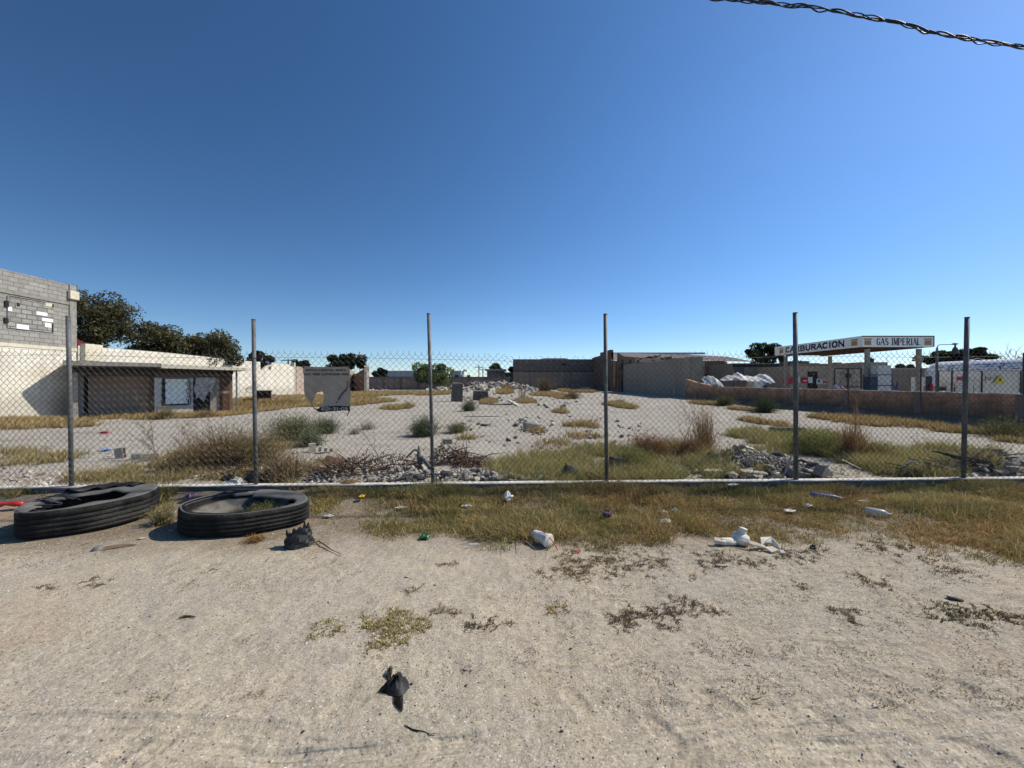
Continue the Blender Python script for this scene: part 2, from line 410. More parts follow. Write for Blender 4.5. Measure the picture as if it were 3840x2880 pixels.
# ================================================================== camera, sun, sky
SC.render.resolution_x = 1024; SC.render.resolution_y = 768
cam = bpy.data.cameras.new('camera'); cam.sensor_width = 36; cam.lens = 36 * F / 3840
cam.clip_start = .05; cam.clip_end = 3000
co = bpy.data.objects.new('camera', cam); COL.objects.link(co)
co.location = (0, 0, HC); co.rotation_euler = (math.radians(90) - PT, 0, 0); SC.camera = co
SC.view_settings.view_transform = 'Standard'; SC.view_settings.look = 'None'; SC.view_settings.exposure = 0
SUN = Vector((1.0, .24, 1.0)).normalized()
sl = bpy.data.lights.new('sun', 'SUN'); sl.energy = 5.0; sl.angle = math.radians(.53); sl.color = (1, .93, .82)
so = bpy.data.objects.new('sun', sl); COL.objects.link(so)
so.rotation_euler = (-SUN).to_track_quat('-Z', 'Y').to_euler(); so.location = (20, 5, 30)
w = bpy.data.worlds.new('World'); SC.world = w; w.use_nodes = True
wn = N(w.node_tree); w.node_tree.nodes.clear()
sky = wn.new('ShaderNodeTexSky', sky_type='NISHITA'); sky.sun_disc = False
sky.sun_elevation = math.asin(SUN.z); sky.sun_rotation = math.atan2(SUN.x, SUN.y)
sky.altitude = 1100; sky.air_density = .8; sky.dust_density = .4; sky.ozone_density = 2.3
hs = wn.new('ShaderNodeHueSaturation'); hs.inputs['Saturation'].default_value = 1.2; hs.inputs['Value'].default_value = 1.0
wn.L(sky.outputs[0], hs.inputs['Color'])
bg = wn.new('ShaderNodeBackground'); bg.inputs['Strength'].default_value = .222
# clearer, deeper air away from the sun
wtc = wn.new('ShaderNodeTexCoord'); wsp = wn.new('ShaderNodeSeparateXYZ'); wn.L(wtc.outputs['Generated'], wsp.inputs[0])
wmr = wn.new('ShaderNodeMapRange'); wmr.inputs['From Min'].default_value = -1; wmr.inputs['From Max'].default_value = 1
wmr.inputs['To Min'].default_value = .40; wmr.inputs['To Max'].default_value = 1.0; wn.L(wsp.outputs[0], wmr.inputs[0])
wfx = wn.math('DIVIDE', wsp.outputs[0], .9, True); wfz = wn.math('SUBTRACT', 1.0, wn.math('DIVIDE', wn.math('MAXIMUM', wsp.outputs[2], 0.0), .5), True)
wfac = wn.math('SUBTRACT', 1.0, wn.math('MULTIPLY', wn.math('MULTIPLY', wfx, wfz), .50))
wfac = wn.math('MULTIPLY', wfac, wmr.outputs[0])
wvm = wn.new('ShaderNodeVectorMath', operation='SCALE'); wn.L(hs.outputs[0], wvm.inputs[0]); wn.L(wfac, wvm.inputs['Scale'])
wn.L(wvm.outputs[0], bg.inputs[0]); wo = wn.new('ShaderNodeOutputWorld'); wn.L(bg.outputs[0], wo.inputs[0])

# ================================================================== ground sheet
def axis(fine, lo, hi, grow=1.07, step0=.012):
    a = list(fine); s = step0
    while a[-1] < hi: s = min(s * grow, 60); a.append(a[-1] + s)
    s = step0; b = []
    x = a[0]
    while x > lo: s = min(s * grow, 60); x -= s; b.append(x)
    return np.array(b[::-1] + a)
xs = axis(np.arange(-2.7, 2.7, .0115), -900, 900, 1.035)
ys = axis(np.arange(1.38, 2.35, .0105), -60, 1200, 1.028)
XX, YY = np.meshgrid(xs, ys); ZZ = gh(XX, YY)
ZZ = np.where(YY > 140, 0.0, ZZ)
V = np.stack([XX, YY, ZZ], -1).reshape(-1, 3)
nx, ny = len(xs), len(ys)
I = np.arange(nx * ny).reshape(ny, nx)
Q = np.stack([I[:-1, :-1], I[:-1, 1:], I[1:, 1:], I[1:, :-1]], -1).reshape(-1, 4)
g = np_obj('ground', V, [Q], M['ground'], smooth=True); tag(g, kind='structure')

# ================================================================== kerb wall under the fence
kb = MB(); xx = -16.0; pr = None
segs = np.arange(-16, 17.01, .25)
vs = []
for x in segs:
    y = kerb_y(x); t = .145 + .008 * (fbm(np.array([x * .8]), np.array([0.]), 4)[0] - .5)
    w0, w1 = -.06 + .008 * math.sin(x * 7.1), .055 + .006 * math.sin(x * 5.3)
    vs += [(x, y + w0, -.2), (x, y + w0, t - .008), (x, y + w0 + .008, t), (x, y + w1 - .008, t), (x, y + w1, t - .01), (x, y + w1, -.2)]
fs = []
for i in range(len(segs) - 1):
    for k in range(5): fs.append((i * 6 + k, (i + 1) * 6 + k, (i + 1) * 6 + k + 1, i * 6 + k + 1))
kb.add(vs, fs)
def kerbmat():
    m, nt, out = nmat('kerb_painted_front_shade'); n = N(nt)
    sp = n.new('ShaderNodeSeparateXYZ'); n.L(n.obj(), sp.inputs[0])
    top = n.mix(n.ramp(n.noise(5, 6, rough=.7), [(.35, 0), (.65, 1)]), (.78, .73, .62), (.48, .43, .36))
    low = n.mix(n.ramp(n.noise(6, 6, rough=.7), [(.35, 0), (.65, 1)]), (.17, .155, .13), (.10, .09, .075))  # front face shade put into the colour, dark below the pale sunlit top
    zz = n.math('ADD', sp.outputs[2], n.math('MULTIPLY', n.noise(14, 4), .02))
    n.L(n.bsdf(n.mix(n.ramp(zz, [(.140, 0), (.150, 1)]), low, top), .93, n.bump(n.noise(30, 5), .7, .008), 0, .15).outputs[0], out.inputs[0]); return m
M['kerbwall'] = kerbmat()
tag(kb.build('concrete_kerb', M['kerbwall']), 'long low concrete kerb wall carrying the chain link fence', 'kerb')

# ================================================================== chain link fence
fence = empty('chain_link_fence', (0, kerb_y(0), 0), 0, 'chain link fence on steel posts running across the whole lot front', 'fence')
def fpart(o): o.parent = fence; o.location = -Vector(fence.location); return o
posts = [((268, 1822), (255, 1187)), ((960, 1815), (951, 1198)), ((1623, 1811), (1607, 1176)), ((2275, 1806), (2270, 1178)),
         ((2984, 1799), (2982, 1173)), ((3613, 1791), (3627, 1190))]
PB = []
for (b, t) in posts:
    p = G(b[0], b[1], .14); Y = kerb_y(p.x); p = P(b[0], b[1], Y); q = P(t[0], t[1], Y); PB.append((p, q))
for xo in (-8.3, -10.9, -13.4, 9.1, 11.7, 14.2):
    PB.append((Vector((xo, kerb_y(xo), .14)), Vector((xo + .02, kerb_y(xo), 2.42))))
for i, (p, q) in enumerate(PB):
    r = (.024, .0245, .023, .026, .029, .027)[i] if i < 6 else .025
    mb = MB(); d = q - p
    mb.tube([p - d * .06, p + d * .5 + Vector((.004 * (-1) ** i, 0, 0)), q], r, 12)
    # open rim and tie wires
    mb.tube([q - d * .004, q + d * .002], r * 1.08, 12)
    o = fpart(mb.build('post', M['galv'], smooth=True))
    o.data.polygons.foreach_set('use_smooth', [len(f.vertices) == 4 for f in o.data.polygons])
    for h in ((.35, .75, 1.15, 1.5, 1.8) if i < 6 else ()):
        tw = MB()
        c = p + d * ((h - .14) / d.z)
        tw.tube([c + Vector((math.cos(a) * (r + .003), math.sin(a) * (r + .003), .006 * math.sin(a * 2 + h * 9))) for a in np.linspace(0, 6.28, 10)], .0022, 4)
        tw.build('tie_wire', M['wire'], o)
# tangled wire ends on the second post (photo: loops half way up), dark cap tangle on post
def wire_obj(name, paths, r=.002, mat='wire', n=4):
    mb = MB()
    for p in paths: mb.tube(p, r, n)
    return mb.build(name, M[mat])
p, q = PB[1]; c = p + (q - p) * ((P(951, 1455, p.y).z - .14) / (q - p).z)
paths = []
for k in range(3):
    paths.append([c + Vector((.09 * math.cos(a + k), -.03 + .05 * math.sin(a + k), .03 * math.sin(a * 1.5 + k * 2) - .02 * k)) for a in np.linspace(0, 5.2, 12)])
o = fpart(wire_obj('loose_wire', paths, .0022))
# mesh: woven zig-zag wires, one panel per bay
PITCH = .0795
def mesh_top(x):
    kx = [-16, -5.9, -4.6, -1.2, -.2, .25, 1.2, 2.2, 4, 6.4, 16]
    kz = [1.90, 1.895, 1.88, 1.865, 1.85, 1.80, 1.80, 1.87, 1.90, 1.91, 1.90]
    return float(np.interp(x, kx, kz))
edges = sorted([p.x for p, q in PB])
rng = random.Random(4)
for a, b in zip(edges[:-1], edges[1:]):
    mb = MB(); n = 2 * max(1, round((b - a) / PITCH))
    for i in range(n):
        xc = a + (i + .5) * (b - a) / n
        top = mesh_top(xc); nz = int((top - .15) / (PITCH / 2)) // 2 * 2; step = (top - .15) / nz
        path = []
        for k in range(nz + 1):
            z = .15 + k * step
            sx = (1 if (k + i) % 2 else -1) * (b - a) / n * .5
            wx = .012 * math.sin(z * 2.3 + xc * 1.7) + .008 * math.sin(z * 6.1 + xc * 3.1)
            wy = -.031 + .012 * math.sin(xc * 2.1 + z * 1.9) * math.sin((xc - a) / (b - a) * math.pi) + (.002 if k % 2 else -.002)
            wz = .010 * math.sin(xc * 3.3 + z * 3) + .006 * math.sin(xc * 9.1 + z * 2)
            path.append((xc + sx + wx, kerb_y(xc) + wy, z + wz))
        mb.tube(path, .0026, 3, cap=False)
        if i % 2: continue
        # twisted barb at top
        x0, y0, z0 = path[-1]; bent = -.3 < xc < 1.3
        aa = rng.uniform(-.5, .5) if not bent else rng.uniform(-1.8, 1.8)
        ln = rng.uniform(.028, .042) * (1.25 if bent else 1)
        mb.tube([(x0, y0, z0), (x0 + .3 * ln * math.sin(aa), y0 + rng.uniform(-.01, .01), z0 + .5 * ln), (x0 + ln * math.sin(aa), y0 + rng.uniform(-.02, .02), z0 + ln * (.6 + .4 * math.cos(aa)))], .0022, 4)
    fpart(mb.build('wire_mesh', M['wire']))
# slack tension wire near the top
tw = MB(); tw.tube([(x, kerb_y(x) - .026, mesh_top(x) - .055 + .008 * math.sin(x * 1.9)) for x in np.arange(-13.4, 14.3, .3)], .0017, 4)
fpart(tw.build('tension_wire', M['wire']))

# ================================================================== torn banner on the fence
Mban, nt, out = nmat('faded_grey_banner_cloth'); n = N(nt)
bc = n.mix(n.ramp(n.noise(3.0, 5), [(.35, 0), (.7, 1)]), (.40, .335, .27), (.31, .26, .21))
d1 = n.new('ShaderNodeBsdfDiffuse'); n.L(bc, d1.inputs[0]); t1 = n.new('ShaderNodeBsdfTranslucent'); n.L(bc, t1.inputs[0])
x1 = n.new('ShaderNodeMixShader'); x1.inputs[0].default_value = .12; n.L(d1.outputs[0], x1.inputs[1]); n.L(t1.outputs[0], x1.inputs[2]); n.L(x1.outputs[0], out.inputs[0])
M['ink'] = mat_plain('faded_black_ink', (.022, .021, .024), (.04, .038, .04), 20, .8, 0)
M['inkw'] = mat_plain('faded_white_print', (.42, .40, .38), (.34, .33, .31), 20, .8, 0)
BY = kerb_y(-2.5) - .055
ban = empty('torn_banner', tuple(P(1224, 1373, BY)), 0, 'torn grey cloth banner with black lettering wired onto the fence mesh', 'banner')
BO = Vector(ban.location)
def B(sx, sy, off=0.0):
    """photo measurement on the banner plane -> local coords with folds"""
    v = P(sx, sy, BY); lx, lz = v.x - BO.x, v.z - BO.z
    fold = .006 * math.sin((lx * 1.0 + lz * 1.25) * 34) * min(1, max(0, -lz * 4)) + .003 * math.sin((lx - lz * .6) * 61 + 1) * min(1, max(0, -lz * 3))
    fold += .012 * math.sin(lx * 11 + lz * 3)
    return Vector((lx, off + fold, lz))
outer = [(1134, 1372), (1180, 1375.5), (1224, 1376), (1270, 1376), (1313, 1373), (1312.5, 1400), (1311.5, 1440), (1312, 1500), (1311, 1525), (1313, 1543), (1308, 1542), (1300, 1539), (1280, 1540), (1255, 1542),
         (1225, 1543), (1205, 1546), (1192, 1543), (1180, 1536), (1170, 1527), (1167, 1517), (1150, 1495), (1138, 1470), (1139, 1440), (1137, 1400)]
hole = [(1193, 1470), (1200, 1472), (1204, 1467), (1213, 1471), (1216, 1490), (1215, 1507), (1206, 1520), (1197, 1532), (1186, 1533), (1174, 1524), (1171, 1512), (1176, 1500), (1181, 1485)]
def inside(p, poly):
    c = False; j = len(poly) - 1
    for i in range(len(poly)):
        if (poly[i][1] > p[1]) != (poly[j][1] > p[1]) and p[0] < (poly[j][0] - poly[i][0]) * (p[1] - poly[i][1]) / (poly[j][1] - poly[i][1]) + poly[i][0]: c = not c
        j = i
    return c
def cloth(test, off, st=1.6):
    mb = MB(); idx = {}
    X0, X1, Y0, Y1 = 1130, 1318, 1368, 1550
    nX, nY = int((X1 - X0) / st), int((Y1 - Y0) / st)
    for j in range(nY):
        for i in range(nX):
            c = (X0 + (i + .5) * st, Y0 + (j + .5) * st)
            if not test(c): continue
            ids = []
            for (a, b) in ((i, j), (i + 1, j), (i + 1, j + 1), (i, j + 1)):
                if (a, b) not in idx: idx[(a, b)] = len(mb.v); mb.v.append(tuple(B(X0 + a * st, Y0 + b * st, off)))
                ids.append(idx[(a, b)])
            mb.f.append(tuple(ids[::-1]))
    return mb
band_y = lambda x: 1522 + 6 * ((1260 - x) / 60) ** 2 * (1 if x < 1260 else .2)
cloth(lambda c: inside(c, outer) and not inside(c, hole), 0).build('cloth', Mban, ban, smooth=True)
band = cloth(lambda c: inside(c, outer) and c[0] > 1188 and c[1] > band_y(c[0]) and not inside(c, hole), -.004, 1.2).build('number_band', M['ink'], ban, smooth=True)
fl = MB()   # dark strip laid over the cloth, standing for a deep fold
pts = [(1302, 1426), (1304.5, 1432), (1305, 1452), (1298, 1464), (1285, 1478), (1273, 1497), (1263, 1513), (1259, 1513), (1268, 1492), (1279, 1475), (1291, 1461), (1301, 1450), (1301, 1436)]
fl.v = [tuple(B(x, y, -.006)) for x, y in pts]; k = len(pts)
for i in range(k // 2): fl.f.append((i, i + 1, k - 2 - i, k - 1 - i))
fl.build('fold_strip', M['purple'], ban)
# letter shapes
STROKE = {  # letter -> strokes in a 1x1 box; 't' thin / 'T' thick
 'A': [((0, 0), (.5, 1), 't'), ((.5, 1), (1, 0), 'T'), ((.2, .35), (.8, .35), 't')],
 'B': [((.12, 0), (.12, 1), 'T'), ((.1, .97), (.7, .97), 't'), ((.1, .52), (.75, .52), 't'), ((.1, .03), (.75, .03), 't'), ((.78, .9), (.78, .58), 'T'), ((.86, .45), (.86, .1), 'T')],
 'C': [((.85, .8), (.65, .97), 't'), ((.65, .97), (.35, .97), 't'), ((.35, .97), (.1, .75), 'T'), ((.1, .75), (.1, .25), 'T'), ((.1, .25), (.35, .03), 'T'), ((.35, .03), (.65, .03), 't'), ((.65, .03), (.87, .22), 't')],
 'D': [((.12, 0), (.12, 1), 'T'), ((.1, .97), (.6, .97), 't'), ((.1, .03), (.6, .03), 't'), ((.6, .97), (.88, .7), 'T'), ((.88, .7), (.88, .3), 'T'), ((.88, .3), (.6, .03), 'T')],
 'E': [((.14, 0), (.14, 1), 'T'), ((.1, .97), (.85, .97), 't'), ((.1, .52), (.7, .52), 't'), ((.1, .03), (.88, .03), 't')],
 'G': [((.85, .8), (.65, .97), 't'), ((.65, .97), (.35, .97), 't'), ((.35, .97), (.1, .75), 'T'), ((.1, .75), (.1, .25), 'T'), ((.1, .25), (.35, .03), 'T'), ((.35, .03), (.65, .03), 't'), ((.65, .03), (.86, .15), 't'), ((.84, .1), (.84, .45), 'T'), ((.6, .45), (.95, .45), 't')],
 'H': [((.12, 0), (.12, 1), 'T'), ((.88, 0), (.88, 1), 'T'), ((.12, .5), (.88, .5), 't')],
 'I': [((.5, 0), (.5, 1), 'T')],
 'J': [((.7, 1), (.7, .2), 'T'), ((.7, .2), (.45, .03), 't'), ((.45, .03), (.2, .2), 't')],
 'K': [((.12, 0), (.12, 1), 'T'), ((.12, .4), (.85, 1), 't'), ((.35, .55), (.9, 0), 'T')],
 'L': [((.14, 0), (.14, 1), 'T'), ((.1, .03), (.88, .03), 't')],
 'M': [((.08, 0), (.08, 1), 't'), ((.08, 1), (.5, .1), 'T'), ((.5, .1), (.92, 1), 't'), ((.92, 0), (.92, 1), 'T')],
 'N': [((.1, 0), (.1, 1), 't'), ((.1, 1), (.9, 0), 'T'), ((.9, 0), (.9, 1), 't')],
 'O': [((.35, .97), (.65, .97), 't'), ((.65, .97), (.9, .75), 'T'), ((.9, .75), (.9, .25), 'T'), ((.9, .25), (.65, .03), 'T'), ((.65, .03), (.35, .03), 't'), ((.35, .03), (.1, .25), 'T'), ((.1, .25), (.1, .75), 'T'), ((.1, .75), (.35, .97), 'T')],
 'P': [((.14, 0), (.14, 1), 'T'), ((.1, .97), (.72, .97), 't'), ((.1, .48), (.72, .48), 't'), ((.84, .88), (.84, .56), 'T')],
 'R': [((.14, 0), (.14, 1), 'T'), ((.1, .97), (.7, .97), 't'), ((.1, .5), (.7, .5), 't'), ((.82, .88), (.82, .58), 'T'), ((.45, .5), (.92, 0), 'T')],
 'S': [((.82, .82), (.6, .97), 't'), ((.6, .97), (.35, .97), 't'), ((.35, .97), (.15, .78), 'T'), ((.15, .78), (.3, .58), 'T'), ((.3, .58), (.7, .45), 'T'), ((.7, .45), (.86, .25), 'T'), ((.86, .25), (.65, .03), 'T'), ((.65, .03), (.35, .03), 't'), ((.35, .03), (.14, .2), 't')],
 'T': [((.5, 0), (.5, 1), 'T'), ((.05, .97), (.95, .97), 't')],
 'U': [((.12, 1), (.12, .25), 'T'), ((.12, .25), (.35, .03), 'T'), ((.35, .03), (.65, .03), 't'), ((.65, .03), (.88, .25), 't'), ((.88, .25), (.88, 1), 'T')],
 '0': 'O', '1': [((.55, 0), (.55, 1), 'T'), ((.55, 1), (.25, .8), 't')],
 '3': [((.15, .85), (.4, .97), 't'), ((.4, .97), (.7, .92), 'T'), ((.7, .92), (.75, .62), 'T'), ((.75, .62), (.4, .52), 't'), ((.4, .52), (.82, .4), 't'), ((.82, .4), (.8, .15), 'T'), ((.8, .15), (.45, .03), 'T'), ((.45, .03), (.12, .15), 't')],
 '4': [((.7, 0), (.7, 1), 'T'), ((.7, 1), (.08, .3), 't'), ((.08, .3), (.95, .3), 't')],
 '6': [((.8, .88), (.5, .97), 't'), ((.5, .97), (.15, .6), 'T'), ((.15, .6), (.12, .25), 'T'), ((.12, .25), (.4, .03), 'T'), ((.4, .03), (.8, .12), 't'), ((.8, .12), (.85, .4), 'T'), ((.85, .4), (.5, .56), 't'), ((.5, .56), (.15, .4), 't')],
 '9': [((.2, .12), (.5, .03), 't'), ((.5, .03), (.85, .4), 'T'), ((.85, .4), (.88, .75), 'T'), ((.88, .75), (.6, .97), 'T'), ((.6, .97), (.2, .88), 't'), ((.2, .88), (.15, .6), 'T'), ((.15, .6), (.5, .44), 't'), ((.5, .44), (.85, .6), 't')],
 '-': [((.15, .45), (.85, .45), 't')], ' ': []}
def lettering(text, mapf, x0, x1, y0, y1, thick=.22, thin=.13, serif=False, gap=.22, narrow=('I',), slant=0):
    """flat letter polygons; mapf(u,v)->3D for (u along, v up); box x0..x1, y0..y1"""
    ws = [(.42 if c in narrow else (.5 if c == ' ' else (.6 if c == '-' else 1.0))) for c in text]
    tot = sum(ws) + gap * (len(text) - 1); sc = (x1 - x0) / tot; H = y1 - y0
    mb = MB(); x = x0
    for c, wd in zip(text, ws):
        st = STROKE.get(c, []); st = STROKE[st] if isinstance(st, str) else st
        W = wd * sc
        def quad(a, b, t):
            dx, dy = b[0] - a[0], b[1] - a[1]; L = math.hypot(dx, dy) or 1e-6
            ex, ey = dx / L * t * .35, dy / L * t * .35
            px_, py_ = -dy / L * t / 2, dx / L * t / 2
            n0 = len(mb.v)
            for (qx, qy) in ((a[0] - ex + px_, a[1] - ey + py_), (a[0] - ex - px_, a[1] - ey - py_), (b[0] + ex - px_, b[1] + ey - py_), (b[0] + ex + px_, b[1] + ey + py_)):
                mb.v.append(tuple(mapf(qx + slant * (qy - y0), qy)))
            mb.f.append((n0, n0 + 1, n0 + 2, n0 + 3))
        base = (sc if wd == 1 else sc * .8)
        for (a, b, k) in st:
            A = (x + a[0] * W, y0 + a[1] * H); Bq = (x + b[0] * W, y0 + b[1] * H)
            quad(A, Bq, (thick if k == 'T' else thin) * sc)
            if serif and abs(a[0] - b[0]) < .02 and abs(a[1] - b[1]) > .9:
                for pnt in (A, Bq): quad((pnt[0] - .16 * sc, pnt[1]), (pnt[0] + .16 * sc, pnt[1]), thin * .8 * sc)
        if serif and c in 'A':
            for pnt in ((x, y0), (x + W, y0)): quad((pnt[0] - .14 * sc, pnt[1]), (pnt[0] + .14 * sc, pnt[1]), thin * .8 * sc)
        x += W + gap * sc
    return mb
bm_ = lambda u, v: B(u, -v, -.004)
lettering('BASCULA DIGITAL MARCA', bm_, 1147, 1296, -1391, -1384.5, .26, .2, gap=.18).build('lettering', M['ink'], ban)
lettering('JUST HOME CAPACIDAD 40KG', bm_, 1139, 1308, -1407, -1399.5, .26, .2, gap=.18).build('lettering', M['ink'], ban)
lettering('601-31-09', lambda u, v: B(u, -v, -.009), 1208, 1304, -1538, -1527, .24, .18, gap=.12, narrow=('1',)).build('number', M['inkw'], band)
mb = MB(); mb.tube([tuple(B(1309, 1541, -.006)), tuple(B(1306, 1550, -.01)), tuple(B(1302, 1556, -.01)), tuple(B(1303, 1561, -.01))], .005, 5)
mb.build('cord', M['ink'], ban)
for (sx, sy) in ((1137, 1376), (1310, 1377)):
    mb = MB(); c = B(sx, sy, -.012); mb.tube([tuple(c + Vector((.012 * math.cos(a), 0, .012 * math.sin(a)))) for a in np.linspace(0, 6.28, 9)], .004, 5); mb.build('eyelet', M['ink'], ban)

# ================================================================== overhead cable
cpx = [(2300, -70), (2560, -28), (2760, 2), (2900, 12), (3050, 30), (3200, 55), (3330, 78), (3460, 112), (3580, 137), (3700, 160), (3840, 173), (4050, 190), (4400, 215)]
cp = [P(a, b, 6.0) for a, b in cpx]
cp = [cp[0] + (cp[0] - cp[1]) * 6 + Vector((0, 0, .25)), cp[0] + (cp[0] - cp[1]) * 2 + Vector((0, 0, .05))] + cp + [cp[-1] + (cp[-1] - cp[-2]) * 2 + Vector((0, 0, .2)), cp[-1] + (cp[-1] - cp[-2]) * 6 + Vector((0, 0, 1.0))]
def catmull(pts, n=14):
    out = []
    for i in range(len(pts) - 1):
        a = pts[max(i - 1, 0)]; b = pts[i]; c = pts[i + 1]; d = pts[min(i + 2, len(pts) - 1)]
        for k in range(n):
            t = k / n
            out.append(.5 * ((2 * b) + (c - a) * t + (2 * a - 5 * b + 4 * c - d) * t * t + (-a + 3 * b - 3 * c + d) * t ** 3))
    out.append(pts[-1]); return out
line = catmull(cp); s = 0; sl_ = [0]
for i in range(1, len(line)): s += (line[i] - line[i - 1]).length; sl_.append(s)
caby = empty('overhead_cable', tuple(line[len(line) // 2]), 0, 'twisted bundle of black overhead cables sagging across the top right of the sky', 'cable')
CO = Vector(caby.location)
nn = int(s / .03); samp = np.linspace(0, s, nn)
Lx = [np.interp(samp, sl_, [p[i] for p in line]) for i in range(3)]
for k in range(4):
    path = []
    for i, t in enumerate(samp):
        a = t * 2 * math.pi / .78 + k * 1.8 + .9 * math.sin(t * 3.1 + k * 1.3); r = (.030, .032, .020, .026)[k] * (.25 + .8 * abs(math.sin(t * 2.9 + k * 2.0 + math.sin(t * 1.7))))
        path.append((Lx[0][i] - CO.x, Lx[1][i] - CO.y + r * math.cos(a), Lx[2][i] - CO.z + r * math.sin(a)))
    MBk = MB(); MBk.tube(path, .0085 if k != 1 else .011, 6); MBk.build('cable_strand', M['cable'], caby, smooth=True)
# ================================================================== building helpers
class Frame:
    """vertical plane through A->B (xy); local x along it, local y away, z up"""
    def __init__(s, name, A, B, label=None, cat=None, z0=0.0, group=None):
        s.A = Vector((A[0], A[1])); d = Vector((B[0] - A[0], B[1] - A[1])); s.L = d.length; s.u = d.normalized()
        s.z0 = z0
        s.o = empty(name, (A[0], A[1], z0), math.atan2(d.y, d.x), label, cat, group)
    def at(s, sx, sy, off=0.0):
        r = ray(sx, sy); nrm = Vector((-s.u.y, s.u.x)); a = s.A + nrm * off
        t = nrm.dot(a) / (nrm.dot(Vector((r[0], r[1]))))
        p = Vector((r[0] * t, r[1] * t)); return ((p - s.A).dot(s.u), HC + r[2] * t - s.z0)
    def box(s, name, mat, u0, u1, v0, v1, z0, z1, parent=None, bevel=0):
        mb = MB().box(min(u0, u1), max(u0, u1), v0, v1, min(z0, z1), max(z0, z1)); return mb.build(name, M[mat], parent or s.o, bevel=bevel)
    def pbox(s, name, mat, x0, y0, x1, y1, v0, v1, parent=None, off=0):
        """box from two photo corners on the plane"""
        a = s.at(x0, y0, off); b = s.at(x1, y1, off); return s.box(name, mat, a[0], b[0], v0, v1, a[1], b[1], parent)

M['block'] = mat_brick('grey_concrete_blockwork', (.37, .35, .31), (.27, .255, .225), (.16, .15, .13), .4, .2, .012, stain=(.22, .21, .19))
M['block_in'] = mat_brick('rough_infill_blockwork', (.38, .36, .32), (.25, .24, .21), (.12, .115, .10), .42, .21, .022, stain=(.2, .2, .19), stain_s=2)
M['whitewall'] = mat_brick('whitewashed_blockwork', (.78, .73, .61), (.70, .66, .55), (.52, .48, .40), .4, .2, .007, stain=(.58, .52, .42), stain_s=.9, vary=.3, lowdirt=(.46, .42, .34))
M['brickwall'] = mat_brick('old_red_brick', (.72, .36, .20), (.46, .22, .125), (.56, .40, .28), .26, .085, .012, stain=(.22, .15, .11), stain_s=1.1, lowdirt=(.14, .10, .07))
M['brickdark'] = mat_brick('dark_brown_brick', (.28, .17, .115), (.18, .11, .08), (.20, .155, .12), .26, .085, .012, stain=(.07, .05, .04), stain_s=1.0)
M['brickpale'] = mat_brick('pale_orange_brick', (.46, .32, .23), (.36, .24, .17), (.50, .44, .37), .27, .09, .014, stain=(.52, .46, .38), stain_s=1.5)
M['render'] = mat_plain('grey_cement_render', (.37, .325, .27), (.28, .245, .20), 3, .93, .35, 20, c3=(.31, .25, .19), s3=.5)
M['renderd'] = mat_plain('dark_grey_render', (.135, .112, .10), (.105, .088, .078), 2.5, .93, .35, 14, c3=(.16, .125, .105), s3=.5)
M['renderl'] = mat_plain('mid_grey_render', (.21, .175, .148), (.16, .134, .112), 2.5, .93, .35, 14, c3=(.27, .20, .15), s3=.4)
M['garage'] = mat_plain('brown_garage_panel', (.27, .205, .16), (.225, .17, .13), 2.2, .85, .2, 20)
M['dark'] = mat_plain('dark_void_surface', (.03, .028, .026), (.02, .018, .017), 5, .9, .2, 30)
M['slabc'] = mat_plain('roof_slab_concrete', (.30, .28, .25), (.20, .185, .165), 4, .9, .4, 30)
M['paleblue'] = mat_plain('faded_pale_blue_board', (.78, .84, .80), (.68, .74, .71), 5, .7, .1, 30)
M['bluegrey'] = mat_plain('blue_grey_paint', (.60, .60, .56), (.46, .46, .43), 6, .85, .3, 30)
M['tarpgrey'] = mat_plain('grey_torn_plastic_sheet', (.55, .54, .50), (.24, .235, .22), 4, .55, .5, 12, 0, .4)
M['tarpw'] = mat_plain('white_tarpaulin', (.60, .585, .55), (.42, .41, .385), 5, .6, .4, 12)
M['cream'] = mat_plain('cream_painted_block', (.66, .60, .46), (.52, .46, .34), 5, .85, .3, 30)
M['maroon'] = mat_plain('maroon_sheet', (.20, .03, .035), (.14, .02, .025), 5, .7, .2, 20)
M['roofm'] = mat_plain('weathered_corrugated_roof', (.36, .29, .25), (.25, .20, .17), 3, .7, .3, 20, c3=(.30, .22, .18), s3=.6)
M['ridge'] = mat_plain('pale_ridge_sheet', (.40, .37, .34), (.33, .30, .27), 3, .7, .2, 20)
M['fascia'] = mat_plain('dusty_white_fascia', (.86, .84, .78), (.78, .76, .70), 3, .6, .05, 20)
M['trim'] = mat_plain('brown_fascia_trim', (.10, .08, .07), (.07, .055, .05), 6, .6, .1)
M['steelw'] = mat_plain('pale_painted_column', (.36, .32, .26), (.28, .25, .20), 6, .6, .1)
M['canopyu'] = mat_plain('tan_canopy_underside', (.40, .31, .22), (.30, .23, .16), 5, .8, .2)
M['navy'] = mat_plain('navy_lettering', (.018, .025, .06), (.02, .03, .07), 9, .5, 0)
M['gold'] = mat_plain('tan_gold_emblem', (.40, .27, .11), (.30, .2, .09), 30, .6, 0)
M['tank'] = mat_plain('white_enamel_tank', (.86, .84, .80), (.80, .78, .74), 3, .35, .03, 20, 0, .5)
M['bluelet'] = mat_plain('blue_lettering', (.06, .08, .22), (.07, .09, .25), 9, .5, 0)
M['screen'] = mat_plain('pale_grey_sheet_panel', (.62, .58, .49), (.52, .49, .42), 3, .7, .1)
M['signred'] = mat_plain('red_sign_paint', (.45, .02, .04), (.35, .02, .035), 9, .6, 0)
M['signyel'] = mat_plain('yellow_sign_paint', (.62, .55, .06), (.5, .44, .05), 9, .6, 0)
M['signw'] = mat_plain('white_sign_board', (.66, .65, .62), (.55, .54, .52), 9, .6, 0)
